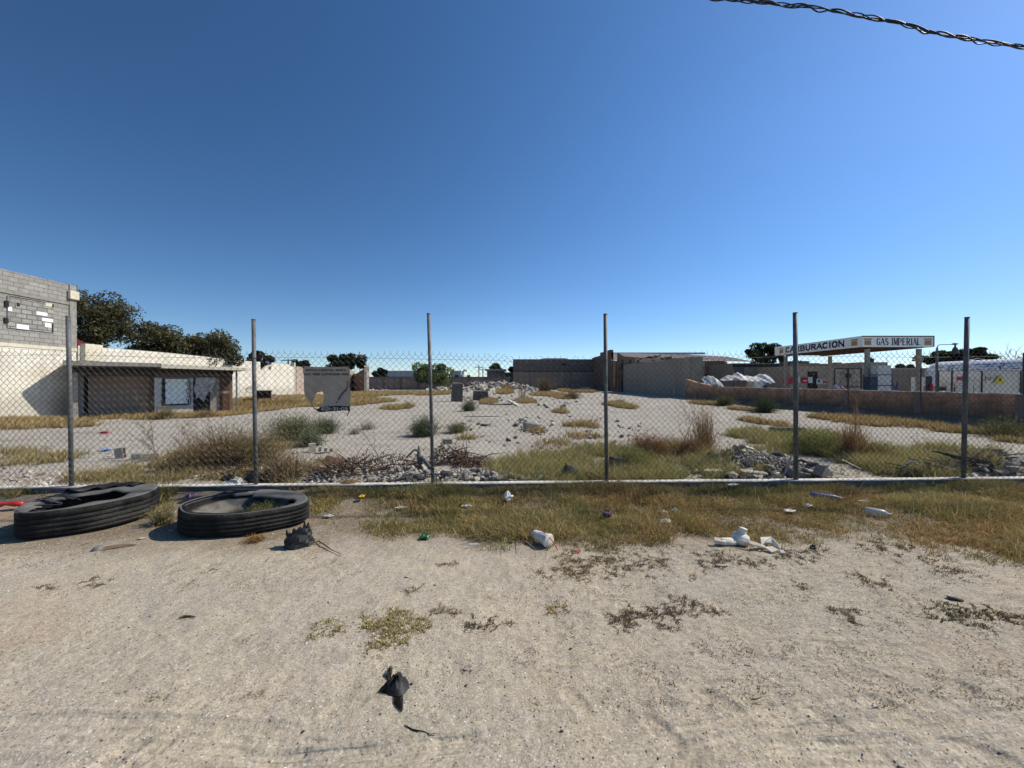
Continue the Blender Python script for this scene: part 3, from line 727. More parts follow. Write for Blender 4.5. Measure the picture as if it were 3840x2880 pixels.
M['olive'] = mat_plain('olive_grey_render', (.27, .24, .175), (.20, .175, .13), 2.5, .93, .3, 16)
M['tan'] = mat_plain('tan_grey_render', (.40, .33, .25), (.32, .26, .195), 2.5, .93, .3, 16)
M['gatew'] = mat_plain('stained_white_gate_sheet', (.66, .60, .48), (.50, .45, .36), 3, .7, .2, 16, c3=(.22, .15, .10), s3=2.5)
M['frame'] = mat_plain('dark_steel_frame', (.05, .05, .055), (.03, .03, .03), 9, .6, .1)
M['pink'] = mat_plain('skin_tone', (.35, .20, .14), (.33, .18, .12), 9, .6, 0)
M['lilac'] = mat_plain('pale_lilac_shirt', (.42, .44, .62), (.36, .38, .55), 12, .9, .2)
M['hair'] = mat_plain('dark_hair', (.02, .014, .01), (.03, .02, .015), 30, .7, .3)
M['denim'] = mat_plain('dark_denim', (.05, .06, .10), (.04, .05, .08), 12, .9, .2)

# ---------- tall block building on the left (side wall runs away from us)
f = Frame('block_building', (-21.7, 9.0), (-22.55, 19.95), 'tall unfinished block building with whitewashed base at the far left', 'building')
L = f.L
zs = 3.17
f.box('wall', 'whitewall', 0, L, 0, 9, -.6, zs)
f.box('wall', 'block', 0, L, .03, 9, zs, 6.45)
f.box('plinth_band', 'cream', 0, L + .02, -.03, .03, zs - .10, zs + .06)
f.box('bond_beam', 'slabc', 0, L, -.01, .03, 5.42, 5.58)
f.box('corner_column', 'slabc', L - .32, L + .012, -.02, .30, zs + .06, 6.46)
a = f.at(27, 1109); b = f.at(199, 1240)
inf = f.box('bricked_up_window', 'block_in', a[0], b[0], -.012, .03, 3.9, 5.32)
for i, (x0, y0, x1, y1, m_) in enumerate([(135, 1167, 176, 1186, 'whitepaint'), (156, 1191, 197, 1209, 'whitepaint'), (167, 1210, 191, 1229, 'whitepaint'), (60, 1215, 106, 1237, 'whitepaint'), (28, 1149, 43, 1168, 'whitepaint'),
                                          (168, 1134, 193, 1152, 'cream'), (62, 1135, 72, 1149, 'dark'), (193, 1213, 198, 1246, 'dark'), (17, 1126, 31, 1152, 'dark'), (15, 1190, 30, 1212, 'dark'), (193, 1140, 199, 1152, 'dark')]):
    if 'whitepaint' not in M: M['whitepaint'] = mat_plain('fresh_white_paint', (.85, .85, .84), (.8, .8, .78), 6, .7, .1)
    f.pbox('gap' if m_ == 'dark' else 'painted_block', m_, x0, y0, x1, y1, -.024 - .001 * i, .0, inf)
mbx = MB(); uL = L
f.box('lintel_gap', 'dark', a[0] + .05, b[0] - .1, -.016, 0, 5.30, 5.335, inf)
mbx.box(uL - .40, uL + .04, -.14, .0, 5.72, 6.15).build('meter_box', M['cream'], f.o, bevel=.02)
for k in range(3): f.box('loose_block', 'block', L - 1.2 - k * 3.1, L - .8 - k * 3.1, .1, .3, 6.45, 6.45 + (.0 if k else .04))

# ---------- low whitewashed wall running back
f = Frame('whitewashed_wall', (-22.52, 20.02), (-23.6, 41.7), 'long whitewashed block boundary wall running back beside the shed', 'wall')
top = [(0, 3.38)]
for (sx, sy) in [(300, 1297), (384, 1304), (500, 1312), (640, 1324), (760, 1336), (860, 1348), (930, 1354), (976, 1357), (977, 1389), (990, 1385), (1003, 1372), (1020, 1362), (1050, 1364), (1082, 1367), (1090, 1373), (1100, 1375)]:
    top.append(f.at(sx, sy))
top[1] = (top[1][0], 3.38)
pts = [(0, -.7)] + [(f.L, -.7)] + [(f.L, top[-1][1])] + top[::-1][1:]
MB().prism(pts, 0, .25).build('wall', M['whitewall'], f.o)
f.box('end_post', 'cream', f.L, f.L + .25, -.05, .3, -.3, 3.62)
a = f.at(296, 1300); b = f.at(322, 1340)
f.box('pilaster', 'cream', .1, 1.0, -.25, 0, 2.62, 3.5)

# maroon sheet roof scrap at the corner
mb = MB(); p0 = P(292, 1270, 20.6); p1 = P(300, 1295, 20.6)
q = [P(292, 1270, 20.9), P(320, 1288, 21.5), P(365, 1300, 21.9), P(366, 1317, 21.9), P(330, 1312, 21.5), P(293, 1298, 20.9)]
q = [v + Vector((-.35, .3, 0)) for v in q]
n0 = [tuple(v - q[0]) for v in q]; nb = [tuple(v - q[0] + Vector((-.6, .5, .1))) for v in q]
mb.add(n0 + nb, [(5, 4, 3, 2, 1, 0), (6, 7, 8, 9, 10, 11)] + [(i, (i + 1) % 6, (i + 1) % 6 + 6, i + 6) for i in range(6)])
o = mb.build('roof_sheet', M['maroon']); o.location = q[0]; tag(o, 'curved maroon metal roofing sheet above the whitewashed wall by the block building', 'roofing sheet')

# ---------- lean-to shed with garage panel
A = Vector((-21.35, 18.5)); r = ray(913, 1371); t = 1
Bz = (-16.45, 23.55)
f = Frame('flat_roofed_shed', A, Bz, 'low flat roofed shed with brown garage front and boarded window', 'shed', z0=-.45)
def SX(sx, off=0): return f.at(sx, 1450, off)[0]
OV = .55    # front wall set back behind the roof edge
def wallbit(name, mat, x0, x1, z0, z1, d0=OV, d1=OV + .2, parent=None):
    return f.box(name, mat, f.at(x0, 1450, d0)[0], f.at(x1, 1450, d0)[0], d0, d1, z0, z1, parent)
H = 2.95
rf = MB().prism([(-.1, H - .22), (f.L * .47, H - .2), (f.L * .47, H - .02), (-.1, H)], -.7, 5).build('roof', M['slabc'], f.o)
MB().prism([(f.L * .47, H - .27), (f.L + .1, H - .33), (f.L + .1, H - .17), (f.L * .47, H - .05)], -.72, 5).build('roof', M['cream'], f.o)
f.box('fascia', 'dark', .1, f.L - .5, -.1, 0.0, H - .55, H - .285)
f.box('side_wall', 'block', .12, .32, .3, 5, -.3, H - .24)
wallbit('wall', 'brickdark', 275, 292, -.3, H - .4, 1.6, 1.7)
wallbit('pilaster', 'slabc', 286, 314, -.3, H - .35, 1.35, 1.55)
wallbit('back_wall', 'dark', 292, 335, -.3, H - .35, 1.9, 2.0)
gp = wallbit('garage_door', 'garage', 330, 562, .05, H - .65, 1.5, 1.56)
wallbit('lintel', 'renderd', 275, 600, H - .7, H - .22, 1.4, 1.5)
wallbit('jamb', 'renderd', 560, 584, -.3, H - .7, 1.25, 1.6)
wallbit('sill', 'fascia', 398, 540, -.28, .03, 1.1, 1.5)
wallbit('sill', 'renderd', 271, 398, -.28, -.02, 1.1, 1.5)
wallbit('wall', 'bluegrey', 580, 612, -.3, H - .78, OV, OV + .3)
wallbit('wall', 'bluegrey', 612, 724, .55, H - .78, OV + .02, OV + .3)
wallbit('brick_plinth', 'whitewall', 590, 724, -.3, .55, OV - .04, OV + .3)
wallbit('wall', 'renderd', 580, 872, H - .78, H - .3, OV, OV + .25)
wn_ = wallbit('window', 'dark', 607, 708, .62, H - .80, OV - .03, OV + .03)
wallbit('window_board', 'paleblue', 620, 703, .72, H - .84, OV - .07, OV - .04, wn_)
wallbit('curtain', 'tarpgrey', 700, 716, .9, H - .9, OV - .05, OV - .03, wn_)
# bent window grille
g0, g1 = f.at(604, 1450, OV)[0], f.at(716, 1450, OV)[0]
mb = MB()
for uu in (g0 + .04, g1 - .04):
    mb.tube([(uu + .03 * math.sin(k * 1.7 + uu), OV - .1, .6 + k * .16) for k in range(9)], .016, 5)
for k in range(3):
    mb.tube([(g0 + .04 + .13 * math.cos(a) * .6 + .08, OV - .11, 1.0 + k * .42 + .13 * math.sin(a)) for a in np.linspace(0, 5, 9)], .016, 5)
    mb.tube([(g1 - .12 + .10 * math.cos(a), OV - .11, 1.0 + k * .42 + .13 * math.sin(a)) for a in np.linspace(0, 5, 9)], .016, 5)
mb.build('grille', M['frame'], wn_)
wallbit('doorway', 'dark', 724, 790, -.3, H - .72, OV + .1, OV + .14)
wallbit('wall', 'render', 788, 824, -.3, H - .78, OV, OV + .25)
wallbit('wall', 'brickdark', 840, 872, -.3, H - .3, OV + .18, OV + .3)
dr = wallbit('door', 'brown', 824, 862, -.1, H - .62, OV - .05, OV + .03)
wallbit('door_bar', 'slabc', 826, 858, 1.25, 1.38, OV - .08, OV - .05, dr)
# torn plastic sheet hanging in the doorway
u0, u1 = f.at(730, 1450, OV)[0], f.at(806, 1450, OV)[0]; vs = []; fs = []; NX, NZ = 22, 26
for j in range(NZ + 1):
    for i in range(NX + 1):
        s = i / NX; t = j / NZ
        low = .75 + .55 * abs(math.sin(s * 5.2 + 1)) * (0.4 + s)
        z = H - .75 - t * (H - .75 - low)
        vs.append((u0 + (u1 - u0) * (s * (1 - .10 * math.sin(t * 2.6)) + .04 * math.sin(t * 9)), OV - .12 + .06 * math.sin(s * 17 + t * 4) * (.3 + t), z))
for j in range(NZ):
    for i in range(NX):
        if (i * 7 + j * 3) % 41 == 0: continue
        a = j * (NX + 1) + i; fs.append((a, a + 1, a + NX + 2, a + NX + 1))
MB().add(vs, fs).build('torn_sheet', M['tarpgrey'], f.o, smooth=True)
f.box('post', 'greywood', f.L - .35, f.L - .27, .0, .08, -.3, H - .3)

# crates / junk by the wall beside second post
bx = empty('broken_crate', GP(985, 1527), .5, 'small broken wooden crate leaning by the whitewashed wall right of the shed', 'crate')
MB().box(-.55, -.49, -.3, .3, 0, .75).box(.49, .55, -.3, .3, 0, .75).box(-.55, .55, .25, .3, 0, .75).build('side_board', M['brown'], bx)
MB().box(-.62, .62, -.35, .32, .75, .8).build('top_board', M['greywood'], bx)
MB().box(.55, .85, -.25, .25, 0, .5).build('brick_stack', M['brickpale'], bx)

# ---------- brick wall beyond and its return
f = Frame('brick_wall', (-23.62, 42.2), (-25.2, 62), 'orange brick boundary wall behind the torn banner', 'wall')
tt = [f.at(1107, 1374), f.at(1160, 1377), f.at(1230, 1384), f.at(1290, 1387), (f.L, f.at(1332, 1390)[1])]
MB().prism([(0, -.4), (f.L, -.4)] + tt[::-1] + [(0, tt[0][1])], 0, .3).build('wall', M['brickpale'], f.o)
for k in range(4): f.box('pier', 'brickpale', 2.5 + k * 5, 2.9 + k * 5, -.12, 0, -.3, 2.9 - .05 * k)
f = Frame('brick_wall', (-26.3, 63), (-19.75, 51.6), 'dark brown brick return wall ending in a pale broken pier beside the banner', 'wall')
MB().prism([(0, -.3), (f.L, -.3), (f.L, 3.35), (f.L * .8, 3.1), (f.L * .45, 2.75), (0, 2.8)], 0, .35).build('wall', M['brickdark'], f.o)
MB().prism([(f.L, -.3), (f.L + .25, -.3), (f.L + .25, 3.5), (f.L, 3.7)], -.05, .55).build('pier', M['brickpale'], f.o)
f.box('render_strip', 'whitewall', f.L + .25, f.L + .29, .2, .5, 0, 3.0)

# ---------- back concrete wall with piers
f = Frame('concrete_boundary_wall', (-27.5, 70), (-.3, 70), 'low grey concrete boundary wall with piers across the back of the lot', 'wall')
f.box('wall', 'renderl', 0, f.L, 0, .25, -.3, 2.35)
for k in range(9): f.box('pier', 'renderd', 1.0 + k * 3.1, 1.35 + k * 3.1, -.15, 0, -.3, 2.38)
f.box('coping', 'renderd', 0, f.L, -.06, .3, 2.35, 2.43)
# ---------- big grey building at the back
f = Frame('grey_warehouse', (.2, 69.5), (16.0, 69.5), 'wide dark grey windowless rendered building at the back of the lot', 'building')
f.box('lower_wall', 'renderl', 0, f.L, 0, 14, -.4, 3.4)
f.box('upper_wall', 'renderd', 0, f.L, .04, 14, 3.4, 5.55)
f.box('ledge', 'dark', 0, f.L, -.04, .04, 3.32, 3.42)
MB().prism([(4.6, 5.55), (10.3, 5.55), (9.4, 5.8), (5.6, 5.8)], .3, 5).build('roof_hump', M['ridge'], f.o)
f.box('vent', 'dark', 8.8, 9.6, -.02, .06, 4.5, 4.85)
f.box('parapet_cap', 'ridge', 0, f.L, .1, .3, 5.55, 5.6)
for (a_, b_) in ((3, 6), (10.5, 13)): f.box('stain_panel', 'brown', a_, a_ + .05, -.012, 0, 1.0, 3.2)
f.box('door', 'bluegrey', 12.2, 13.9, -.03, 0, -.2, .55)

# far houses and sheds on the horizon
def far_house(name, label, x0, x1, ytop, Y, mat, roof=None, group=None, h0=0):
    a = P(x0, ytop, Y); b = P(x1, ytop, Y)
    f = Frame(name, (a.x, Y), (b.x, Y), label, 'house' if 'house' in name else 'building', group=group)
    f.box('wall', mat, 0, f.L, 0, 6, -.3, a.z - (.35 if roof else 0))
    if roof: f.box('roof', roof, -.35, f.L + .35, -.4, 6.4, a.z - .35, a.z)
    return f
f = far_house('flat_roofed_house', 'small grey house with pale overhanging roof slab left of the grey warehouse', 1826, 1891, 1384, 78, 'renderl', 'ridge')
f.box('door', 'dark', 1.2, 2.0, -.03, 0, 0, 2.1)
f = far_house('flat_roofed_house', 'low dark house joined to the left side of the grey warehouse', 1893, 1924, 1396, 76, 'renderd')
f.box('window', 'dark', .5, 1.0, -.03, 0, 2.2, 2.9)
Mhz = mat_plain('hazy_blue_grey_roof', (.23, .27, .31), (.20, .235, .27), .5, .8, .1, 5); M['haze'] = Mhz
for (nm, lb, x0, x1, yt, Y) in [('distant_warehouse', 'long hazy blue grey warehouse roof far beyond the back wall, left of the round tree', 1400, 1560, 1390, 160), ('distant_warehouse', 'hazy grey warehouse roof just right of the round tree', 1690, 1728, 1390, 130), ('distant_warehouse', 'pale low warehouse behind the dark brown brick return wall', 1180, 1330, 1404, 150)]:
    f = far_house(nm, lb, x0, x1, yt, Y, 'haze'); f.box('roof_edge', 'ridge', 0, f.L, -.1, 0, f.at(x0, yt)[1] - .4, f.at(x0, yt)[1] - .1)
    for k in range(3): f.box('window', 'dark', 1.5 + k * 2, 2.6 + k * 2, -.05, 0, 3.0, 3.8)
far = empty('pipe_bracket', P(1736, 1398, 120), 0, 'white curved vent on the hazy roof edge right of the round tree', 'vent')
MB().tube([(0, 0, -2), (0, 0, .2), (.5, 0, .9), (1.2, 0, .6)], .35, 8).build('pipe', M['tarpw'], far)

# ---------- brown brick shed + corrugated roof on the right
f = Frame('brick_warehouse', (14.75, 57), (31.5, 57), 'long brown brick warehouse with weathered corrugated roof behind the grey render block', 'building')
ez = f.at(2700, 1353)[1]; ridge = 6.2
f.box('wall', 'brickdark', 0, f.L, 0, .3, -.3, ez)
f.box('side_wall', 'brickdark', 0, .3, .3, 14, -.3, 5.9)
vs = []; fs = []; NR = 150
for i in range(NR + 1):
    u = -.1 + (f.L + 4.2) * i / NR; zz = .045 * math.sin(i * 1.9)
    dr_ = 0 if u < 14 else (u - 14) * .09
    vs += [(u, -.3, ez + zz + .02 - dr_ * .3), (u, 7, ridge + zz + (.12 * math.sin(u * .35)) - dr_)]
for i in range(NR): fs.append((2 * i, 2 * i + 2, 2 * i + 3, 2 * i + 1))
MB().add(vs, fs).build('roof', M['roofm'], f.o)
f.box('ridge_cap', 'ridge', -.1, f.L + .5, 6.8, 7.1, ridge - .12, ridge + .17)
for k in range(6): f.box('buttress', 'brickwall', .2 + k * 3.3, .5 + k * 3.3, -.12, 0, -.3, ez - .1)
# gable slope on the left end
MB().prism([(-.12, 5.0), (.32, 5.0), (.32, ridge + .05), (-.12, ridge + .1)], .3, 7).build('gable', M['brickdark'], f.o)
f = Frame('brick_annex', (14.9, 54.3), (24.5, 54.3), 'ruined brick annex with pale brick strip and dark collapsed roof timbers', 'building')
MB().prism([(0, -.3), (9.5, -.3), (9.5, 4.2), (7.5, 4.35), (3.3, 4.25), (3.3, 4.9), (.9, 5.1), (0, 5.6)], 0, .3).build('wall', M['brickdark'], f.o)
a = f.at(2383, 1358); b = f.at(2500, 1344)
f.box('pale_brick_strip', 'brickpale', a[0], b[0], -.03, 0, a[1], b[1])
for k in range(3): f.box('opening', 'dark', .5 + k * 1.1, .8 + k * 1.1, -.04, .0, 3.2, 4.6)
f.box('doorway', 'dark', .55, 1.1, -.04, 0, -.2, 2.0)
rr = random.Random(5)
for k in range(16):
    mb = MB(); uu = 3.0 + rr.random() * 5; a0 = rr.uniform(-.3, .3)
    mb.tube([(uu, -.1 + rr.random() * .5, 4.45 + rr.random() * .3), (uu + 1.6 * math.cos(a0), .3, 4.75 + rr.random() * .55 - .1 * abs(uu - 4.5))], .07 + .08 * rr.random(), 5)
    mb.build('timber', M['dark'], f.o)

# ---------- grey rendered block building (side faces us)
f = Frame('rendered_building', (15.6, 54.0), (15.9, 34.4), 'plain grey cement rendered building on the right edge of the lot', 'building')
MB().prism([(0, -.3), (f.L, -.3), (f.L, 3.75), (f.L * .62, 3.72), (f.L * .3, 3.84), (0, 3.86)], -8 + 8, 1.15).build('wall', M['render'], f.o)
MB().prism([(f.L, -.3), (f.L + .12, -.3), (f.L + .12, 2.9), (f.L, 3.7)], .02, 1.1).build('buttress', M['olive'], f.o)
wv = f.pbox('boarded_window', 'block', 2508, 1450, 2585, 1487, -.03, .0)
f.pbox('board', 'bluegrey', 2528, 1452, 2531, 1484, -.045, -.03, wv)
f.box('crack_line', 'renderd', f.L * .45, f.L * .45 + .05, -.012, 0, 0, 2.0)
f.box('roof_edge', 'olive', 0, f.L * .3, -.02, .1, 3.84, 3.92)

# ---------- low brick wall on the right with concrete posts
WX = 14.8
f = Frame('low_brick_wall', (15.4, 34.2), (WX, 29), 'short brick wall stub joining the rendered building to the long low wall', 'wall')
MB().prism([(0, -.3), (f.L, -.3), (f.L, 1.25), (f.L * .4, 1.5), (0, 1.75)], 0, .25).build('wall', M['brickwall'], f.o)
f = Frame('low_brick_wall', (WX, 28.9), (WX, 4.0), 'long low brown brick wall with concrete posts along the right of the lot', 'wall')
MB().box(0, f.L, 0, .2, -.3, 1.12).build('wall', M['brickwall'], f.o)
vs = MB()
for k in range(50): vs.box(k * f.L / 50, (k + 1) * f.L / 50 - .01, -.012, .21, 1.12, 1.145 + .02 * ((k * 37) % 7) / 7)
vs.build('coping', M['kerb'], f.o)
for sx in (2975, 3175, 3444, 3831):
    u = f.at(sx, 1500)[0]
    pc = f.box('post', 'renderl', u - .11, u + .11, -.05, .22, -.3, 1.13)
    hh = {2975: .0, 3175: 1.0, 3444: .9, 3831: 1.25}[sx]
    if hh: MB().tube([(u, .08, 1.1), (u + .01, .08, 1.1 + hh)], .045 if sx > 3800 else .022, 6).build('steel_rod', M['frame'], pc)
# bank of soil against the foot of the wall
bank = MB(); vs = []; fs = []
for i in range(91):
    y = 4 + i * .275
    for j, (dx, hz) in enumerate([(0.0, .34), (-.25, .26), (-.6, .10), (-1.1, -.03)]):
        nz_ = fbm(np.array([y * .9 + j]), np.array([j * 1.]), 6)[0] - .5
        vs.append((WX - .052 + dx + (nz_ * .3 if j else 0), y, gz(WX + dx, y) + hz + (nz_ * .22 if j < 3 else -.02)))
for i in range(90):
    for j in range(3): a = i * 4 + j; fs.append((a, a + 4, a + 5, a + 1))
M['soil'] = mat_plain('dark_soil', (.16, .12, .08), (.09, .07, .05), 3, .95, .8, 20, c3=(.24, .19, .13), s3=1.5)
tag(bank.add(vs, fs).build('soil_bank', M['soil'], smooth=True), kind='structure')

# ================================================================== gas station behind the wall
# canopy
CX0, CX1, CY0, CY1, CZ0, CZ1 = 26.65, 32.1, 29.4, 38.9, 4.16, 5.0
cn = empty('station_canopy', (CX0, CY0, 0), 0, 'flat white canopy with gas station lettering on four posts', 'canopy')
W, D = CX1 - CX0, CY1 - CY0
MB().box(.06, W - .06, .06, D - .06, CZ0 + .08, CZ1 - .06).build('roof_deck', M['canopyu'], cn)
ff = MB().box(0, W, -.06, .06, CZ0, CZ1).build('fascia', M['fascia'], cn)
fl_ = MB().box(-.06, .06, .062, D, CZ0, CZ1).build('fascia', M['fascia'], cn)
MB().box(W - .06, W + .06, .062, D, CZ0, CZ1).build('fascia', M['fascia'], cn)
MB().box(-.06, W + .06, D + .002, D + .12, CZ0, CZ1).build('fascia', M['fascia'], cn)
MB().box(-.02, W + .03, -.085, -.062, CZ1 - .07, CZ1 + .012).box(W - .03, W + .03, -.085, -.062, CZ0, CZ1 - .07).build('trim', M['trim'], ff)
MB().box(-.005, .06, -.09, -.062, CZ0, CZ1 - .07).build('trim', M['fascia'], ff)
for k in range(7): MB().box(.1, W - .1, .6 + k * 1.35, .72 + k * 1.35, CZ0 - .02, CZ0 + .08).build('joist', M['brown'], cn)
for k in range(2): MB().box(.9 + k * 3.4, 1.02 + k * 3.4, .1, D - .1, CZ0 - .10, CZ0 - .02).build('beam', M['brown'], cn)
for (x, y) in ((27.6, 29.95), (31.6, 29.95), (27.2, 38.3), (31.6, 38.3)):
    MB().box(x - CX0 - .12, x - CX0 + .12, y - CY0 - .12, y - CY0 + .12, 0, CZ0 - .1).build('post', M['steelw'], cn)
lettering('GAS IMPERIAL', lambda u, v: (u, -.066, v), 1.1, 4.45, CZ0 + .15, CZ1 - .2, .30, .15, True, .2).build('lettering', M['navy'], ff)
yl = lambda sx: (CX0 * F / (sx - 1920)) - CY0
lettering('CARBURACION', lambda u, v: (-.066, -u, v), -yl(2948), -yl(3168), CZ0 + .2, CZ1 - .19, .27, .22, False, .16).build('lettering', M['navy'], fl_)
def emblem(par, fn, w=.52, h=.5):
    mb = MB()
    def r4(a, b, c, d): n0 = len(mb.v); mb.v.extend([tuple(fn(*q)) for q in ((a, b), (c, b), (c, d), (a, d))]); mb.f.append((n0, n0 + 1, n0 + 2, n0 + 3))
    r4(-w / 2, -h / 2, w / 2, h * .22); r4(-w / 2 - .04, h * .30, w / 2 + .04, h / 2)
    mb.build('emblem', M['gold'], par)
    mb = MB()
    fn2 = lambda a, b: fn(a, b)
    for k in range(4):
        u = -w * .36 + k * w * .24; n0 = len(mb.v); mb.v.extend([tuple(Vector(fn(*q))) for q in ((u - .02, -h * .4), (u + .02, -h * .4), (u + .02, h * .12), (u - .02, h * .12))]); mb.f.append((n0, n0 + 1, n0 + 2, n0 + 3))
    return mb
emblem(ff, lambda a, b: (.42 + a, -.068, (CZ0 + CZ1) / 2 - .03 + b)); emblem(ff, lambda a, b: (5.0 + a, -.068, (CZ0 + CZ1) / 2 - .03 + b))
emblem(fl_, lambda a, b: (-.068, .55 - a, (CZ0 + CZ1) / 2 - .02 + b)); emblem(fl_, lambda a, b: (-.068, D - .85 - a, (CZ0 + CZ1) / 2 - .02 + b))

# LPG tank trailer, its long side towards us
TX, TR, TZ, T0, T1 = 36.6, 1.12, 2.08, 33.6, 21.8
tk = empty('gas_tank_trailer', (TX, T1, 0), 0, 'long white cylindrical gas tank trailer behind the sheet metal screen', 'tank trailer')
prof = [(0, T0 - T1)] + [(TR * math.sin(a), T0 - T1 - .75 + .75 * math.cos(a)) for a in np.linspace(.2, math.pi / 2, 7)] + [(TR, .75)] + [(TR * math.cos(a), .75 - .75 * math.sin(a)) for a in np.linspace(.2, math.pi / 2 - .05, 6)] + [(0, 0)]
MB().lathe(prof, 40, Matrix.Translation((0, 0, TZ)) @ Matrix.Rotation(-math.pi / 2, 4, 'X')).build('tank', M['tank'], tk, smooth=True)
def ont(u, v):  # on tank left side: u along -y, v = angle-height
    z = v; x = -math.sqrt(max(TR ** 2 - (z - TZ) ** 2, .01)) - .012
    return (x, (T0 - T1) - u, z)
lettering('GAS IMPERIAL', ont, 2.1, 6.7, TZ + .36, TZ + .76, .26, .13, True, .2, slant=.3).build('lettering', M['bluelet'], tk)
for u0 in (1.0, 7.6):
    mb = MB(); mb.v = [ont(u0, TZ + .3), ont(u0 + .7, TZ + .3), ont(u0 + .7, TZ + .68), ont(u0, TZ + .68)]; mb.f = [(0, 1, 2, 3)]; mb.build('emblem', M['gold'], tk)
MB().box(-.5, .5, .8, T0 - T1 - .8, .75, 1.0).build('chassis', M['frame'], tk)
for yy in (1.6, 2.7, 9.4):
    for sx_ in (-1, 1):
        MB().lathe([(0, -.14), (.3, -.14), (.46, -.11), (.5, -.06), (.5, .06), (.46, .11), (.3, .14), (0, .14)], 20, Matrix.Translation((sx_ * .95, yy, .5)) @ Matrix.Rotation(math.pi / 2, 4, 'Y')).build('wheel', M['rubber'], tk)
mb = MB()
for yy in (3, 6, 9): mb.tube([(0, yy, TZ + TR - .02), (0, yy, TZ + TR + .1)], .12, 8)
mb.tube([(-.25, 8.8, TZ + TR + .0), (-.25, 8.3, TZ + TR + .15), (-.25, 7.8, TZ + TR + .0)], .02, 5)
mb.build('valve', M['tank'], tk)
mb = MB(); mb.tube([(-.7, 2.0, TZ + .9), (-1.25, 1.2, TZ + .7), (-1.2, .2, TZ + .75)], .05, 6); mb.build('handrail', M['frame'], tk)

# sheet metal screen with signs in front of the tank
f = Frame('sheet_metal_screen', (P(3522, 1391, 20).x, 20), (P(3850, 1391, 20).x, 20), 'pale grey sheet screen with steel frame and warning signs in front of the gas tank', 'screen fence')
hs_ = f.at(3700, 1391)[1]
for (a_, b_) in ((3552, 3577), (3585, 3650), (3655, 3679), (3682, 3716), (3718, 3822)):
    u0, u1 = f.at(a_, 1400)[0], f.at(b_, 1400)[0]
    f.box('panel', 'screen', u0, u1, 0, .03, 0, hs_ - (.55 if a_ < 3680 else .05))
for sx in (3517, 3568, 3680, 3826, 3849):
    u = f.at(sx, 1400)[0]; f.box('post', 'frame', u - .025, u + .025, -.05, .0, 0, hs_)
MB().tube([(-.05, -.03, hs_ + .0), (f.L * .45, -.03, hs_), (f.L, -.03, hs_ + .01)], .025, 6).build('top_rail', M['galv'], f.o)
f.pbox('sign', 'signred', 3582, 1412, 3618, 1426, -.08, -.05)
bw_ = f.pbox('sign', 'signw', 3583, 1433, 3620, 1466, -.09, -.06)
for k in range(4): f.pbox('text_line', 'frame', 3588, 1437 + k * 7, 3614, 1439 + k * 7, -.094, -.09, bw_)
sg = f.pbox('sign', 'signw', 3694, 1409, 3713, 1432, -.075, -.05)
c = f.at(3703, 1420); MB().lathe([(.05, 0), (.10, 0), (.10, .006), (.05, .006)], 20, Matrix.Translation((c[0], -.08, c[1])) @ Matrix.Rotation(math.pi / 2, 4, 'X')).build('ban_symbol', M['signred'], sg)
a, b, c = f.at(3719, 1436), f.at(3762, 1436), f.at(3741, 1406)
sy_ = MB().prism([(a[0], a[1]), (b[0], b[1]), (c[0], c[1])], -.10, -.05).build('warning_sign', M['signyel'], f.o)
d = [(a[0] * .62 + b[0] * .38, a[1] + .10), (b[0] * .62 + a[0] * .38, a[1] + .10), (c[0], c[1] - .12)]
MB().prism(d, -.107, -.10).build('flame_symbol', M['frame'], sy_)

# lamp bracket pole beside the tank
p = P(3513, 1460, 26); pl = empty('lamp_pole', (p.x, 26, 0), 0, 'thin steel pole with long horizontal arm left of the dark tree', 'pole')
t_ = P(3513, 1303, 26); MB().tube([(0, 0, 0), (0, 0, t_.z - .6), (0, 0, t_.z)], [.07, .07, .05], 8).build('pole', M['galv'], pl)
e = P(3582, 1292, 26); MB().tube([(0, 0, t_.z - .05), (.06, 0, e.z - .06), (.2, 0, e.z), (e.x - p.x, 0, e.z)], .025, 6).build('arm', M['galv'], pl)
MB().lathe([(0, .12), (.1, .1), (.2, .04), (.05, -.02), (.05, -.15), (.12, -.25), (.22, -.6), (0, -.6)], 10, Matrix.Translation((e.x - p.x, 0, e.z))).build('lamp_head', M['trim'], pl)

# row of buildings and yard behind the wall
f = far_house('yard_building', 'low olive grey workshop with dark barred windows behind the low brick wall', 2748, 2962, 1362, 50, 'olive')
f.box('roof_edge', 'dark', 0, f.L, -.1, 0, f.at(2760, 1366)[1] - .35, f.at(2760, 1366)[1])
for x in (2874, 2898): wq = f.pbox('window', 'dark', x, 1396, x + 18, 1434, -.05, 0); f.pbox('bar', 'olive', x + 8, 1396, x + 10, 1434, -.08, -.05, wq)
f.pbox('wall_patch', 'renderd', 2752, 1372, 2790, 1400, -.04, 0)
f = far_house('yard_building', 'tan grey workshop with open black doorway and red signs', 2964, 3128, 1372, 44, 'tan')
f.pbox('parapet', 'olive', 2964, 1364, 3128, 1372, -.1, .1)
f.pbox('doorway', 'dark', 3028, 1393, 3065, 1458, -.04, 0)
f.pbox('sign', 'signred', 2929, 1417, 2966, 1440, -.3, -.25)
f.pbox('sign', 'signw', 2968, 1413, 2992, 1434, -.3, -.25)
s_ = f.pbox('sign', 'signred', 3004, 1415, 3027, 1437, -.1, -.05); f.pbox('text_line', 'signw', 3009, 1426, 3022, 1430, -.11, -.1, s_)
f.pbox('sign', 'signw', 3028, 1414, 3044, 1436, -.12, -.06)
s_ = f.pbox('sign', 'signw', 3060, 1421, 3117, 1441, -.1, -.05)
f.pbox('text_line', 'signred', 3080, 1424, 3115, 1427, -.11, -.1, s_); f.pbox('text_line', 'signred', 3082, 1430, 3112, 1437, -.11, -.1, s_)
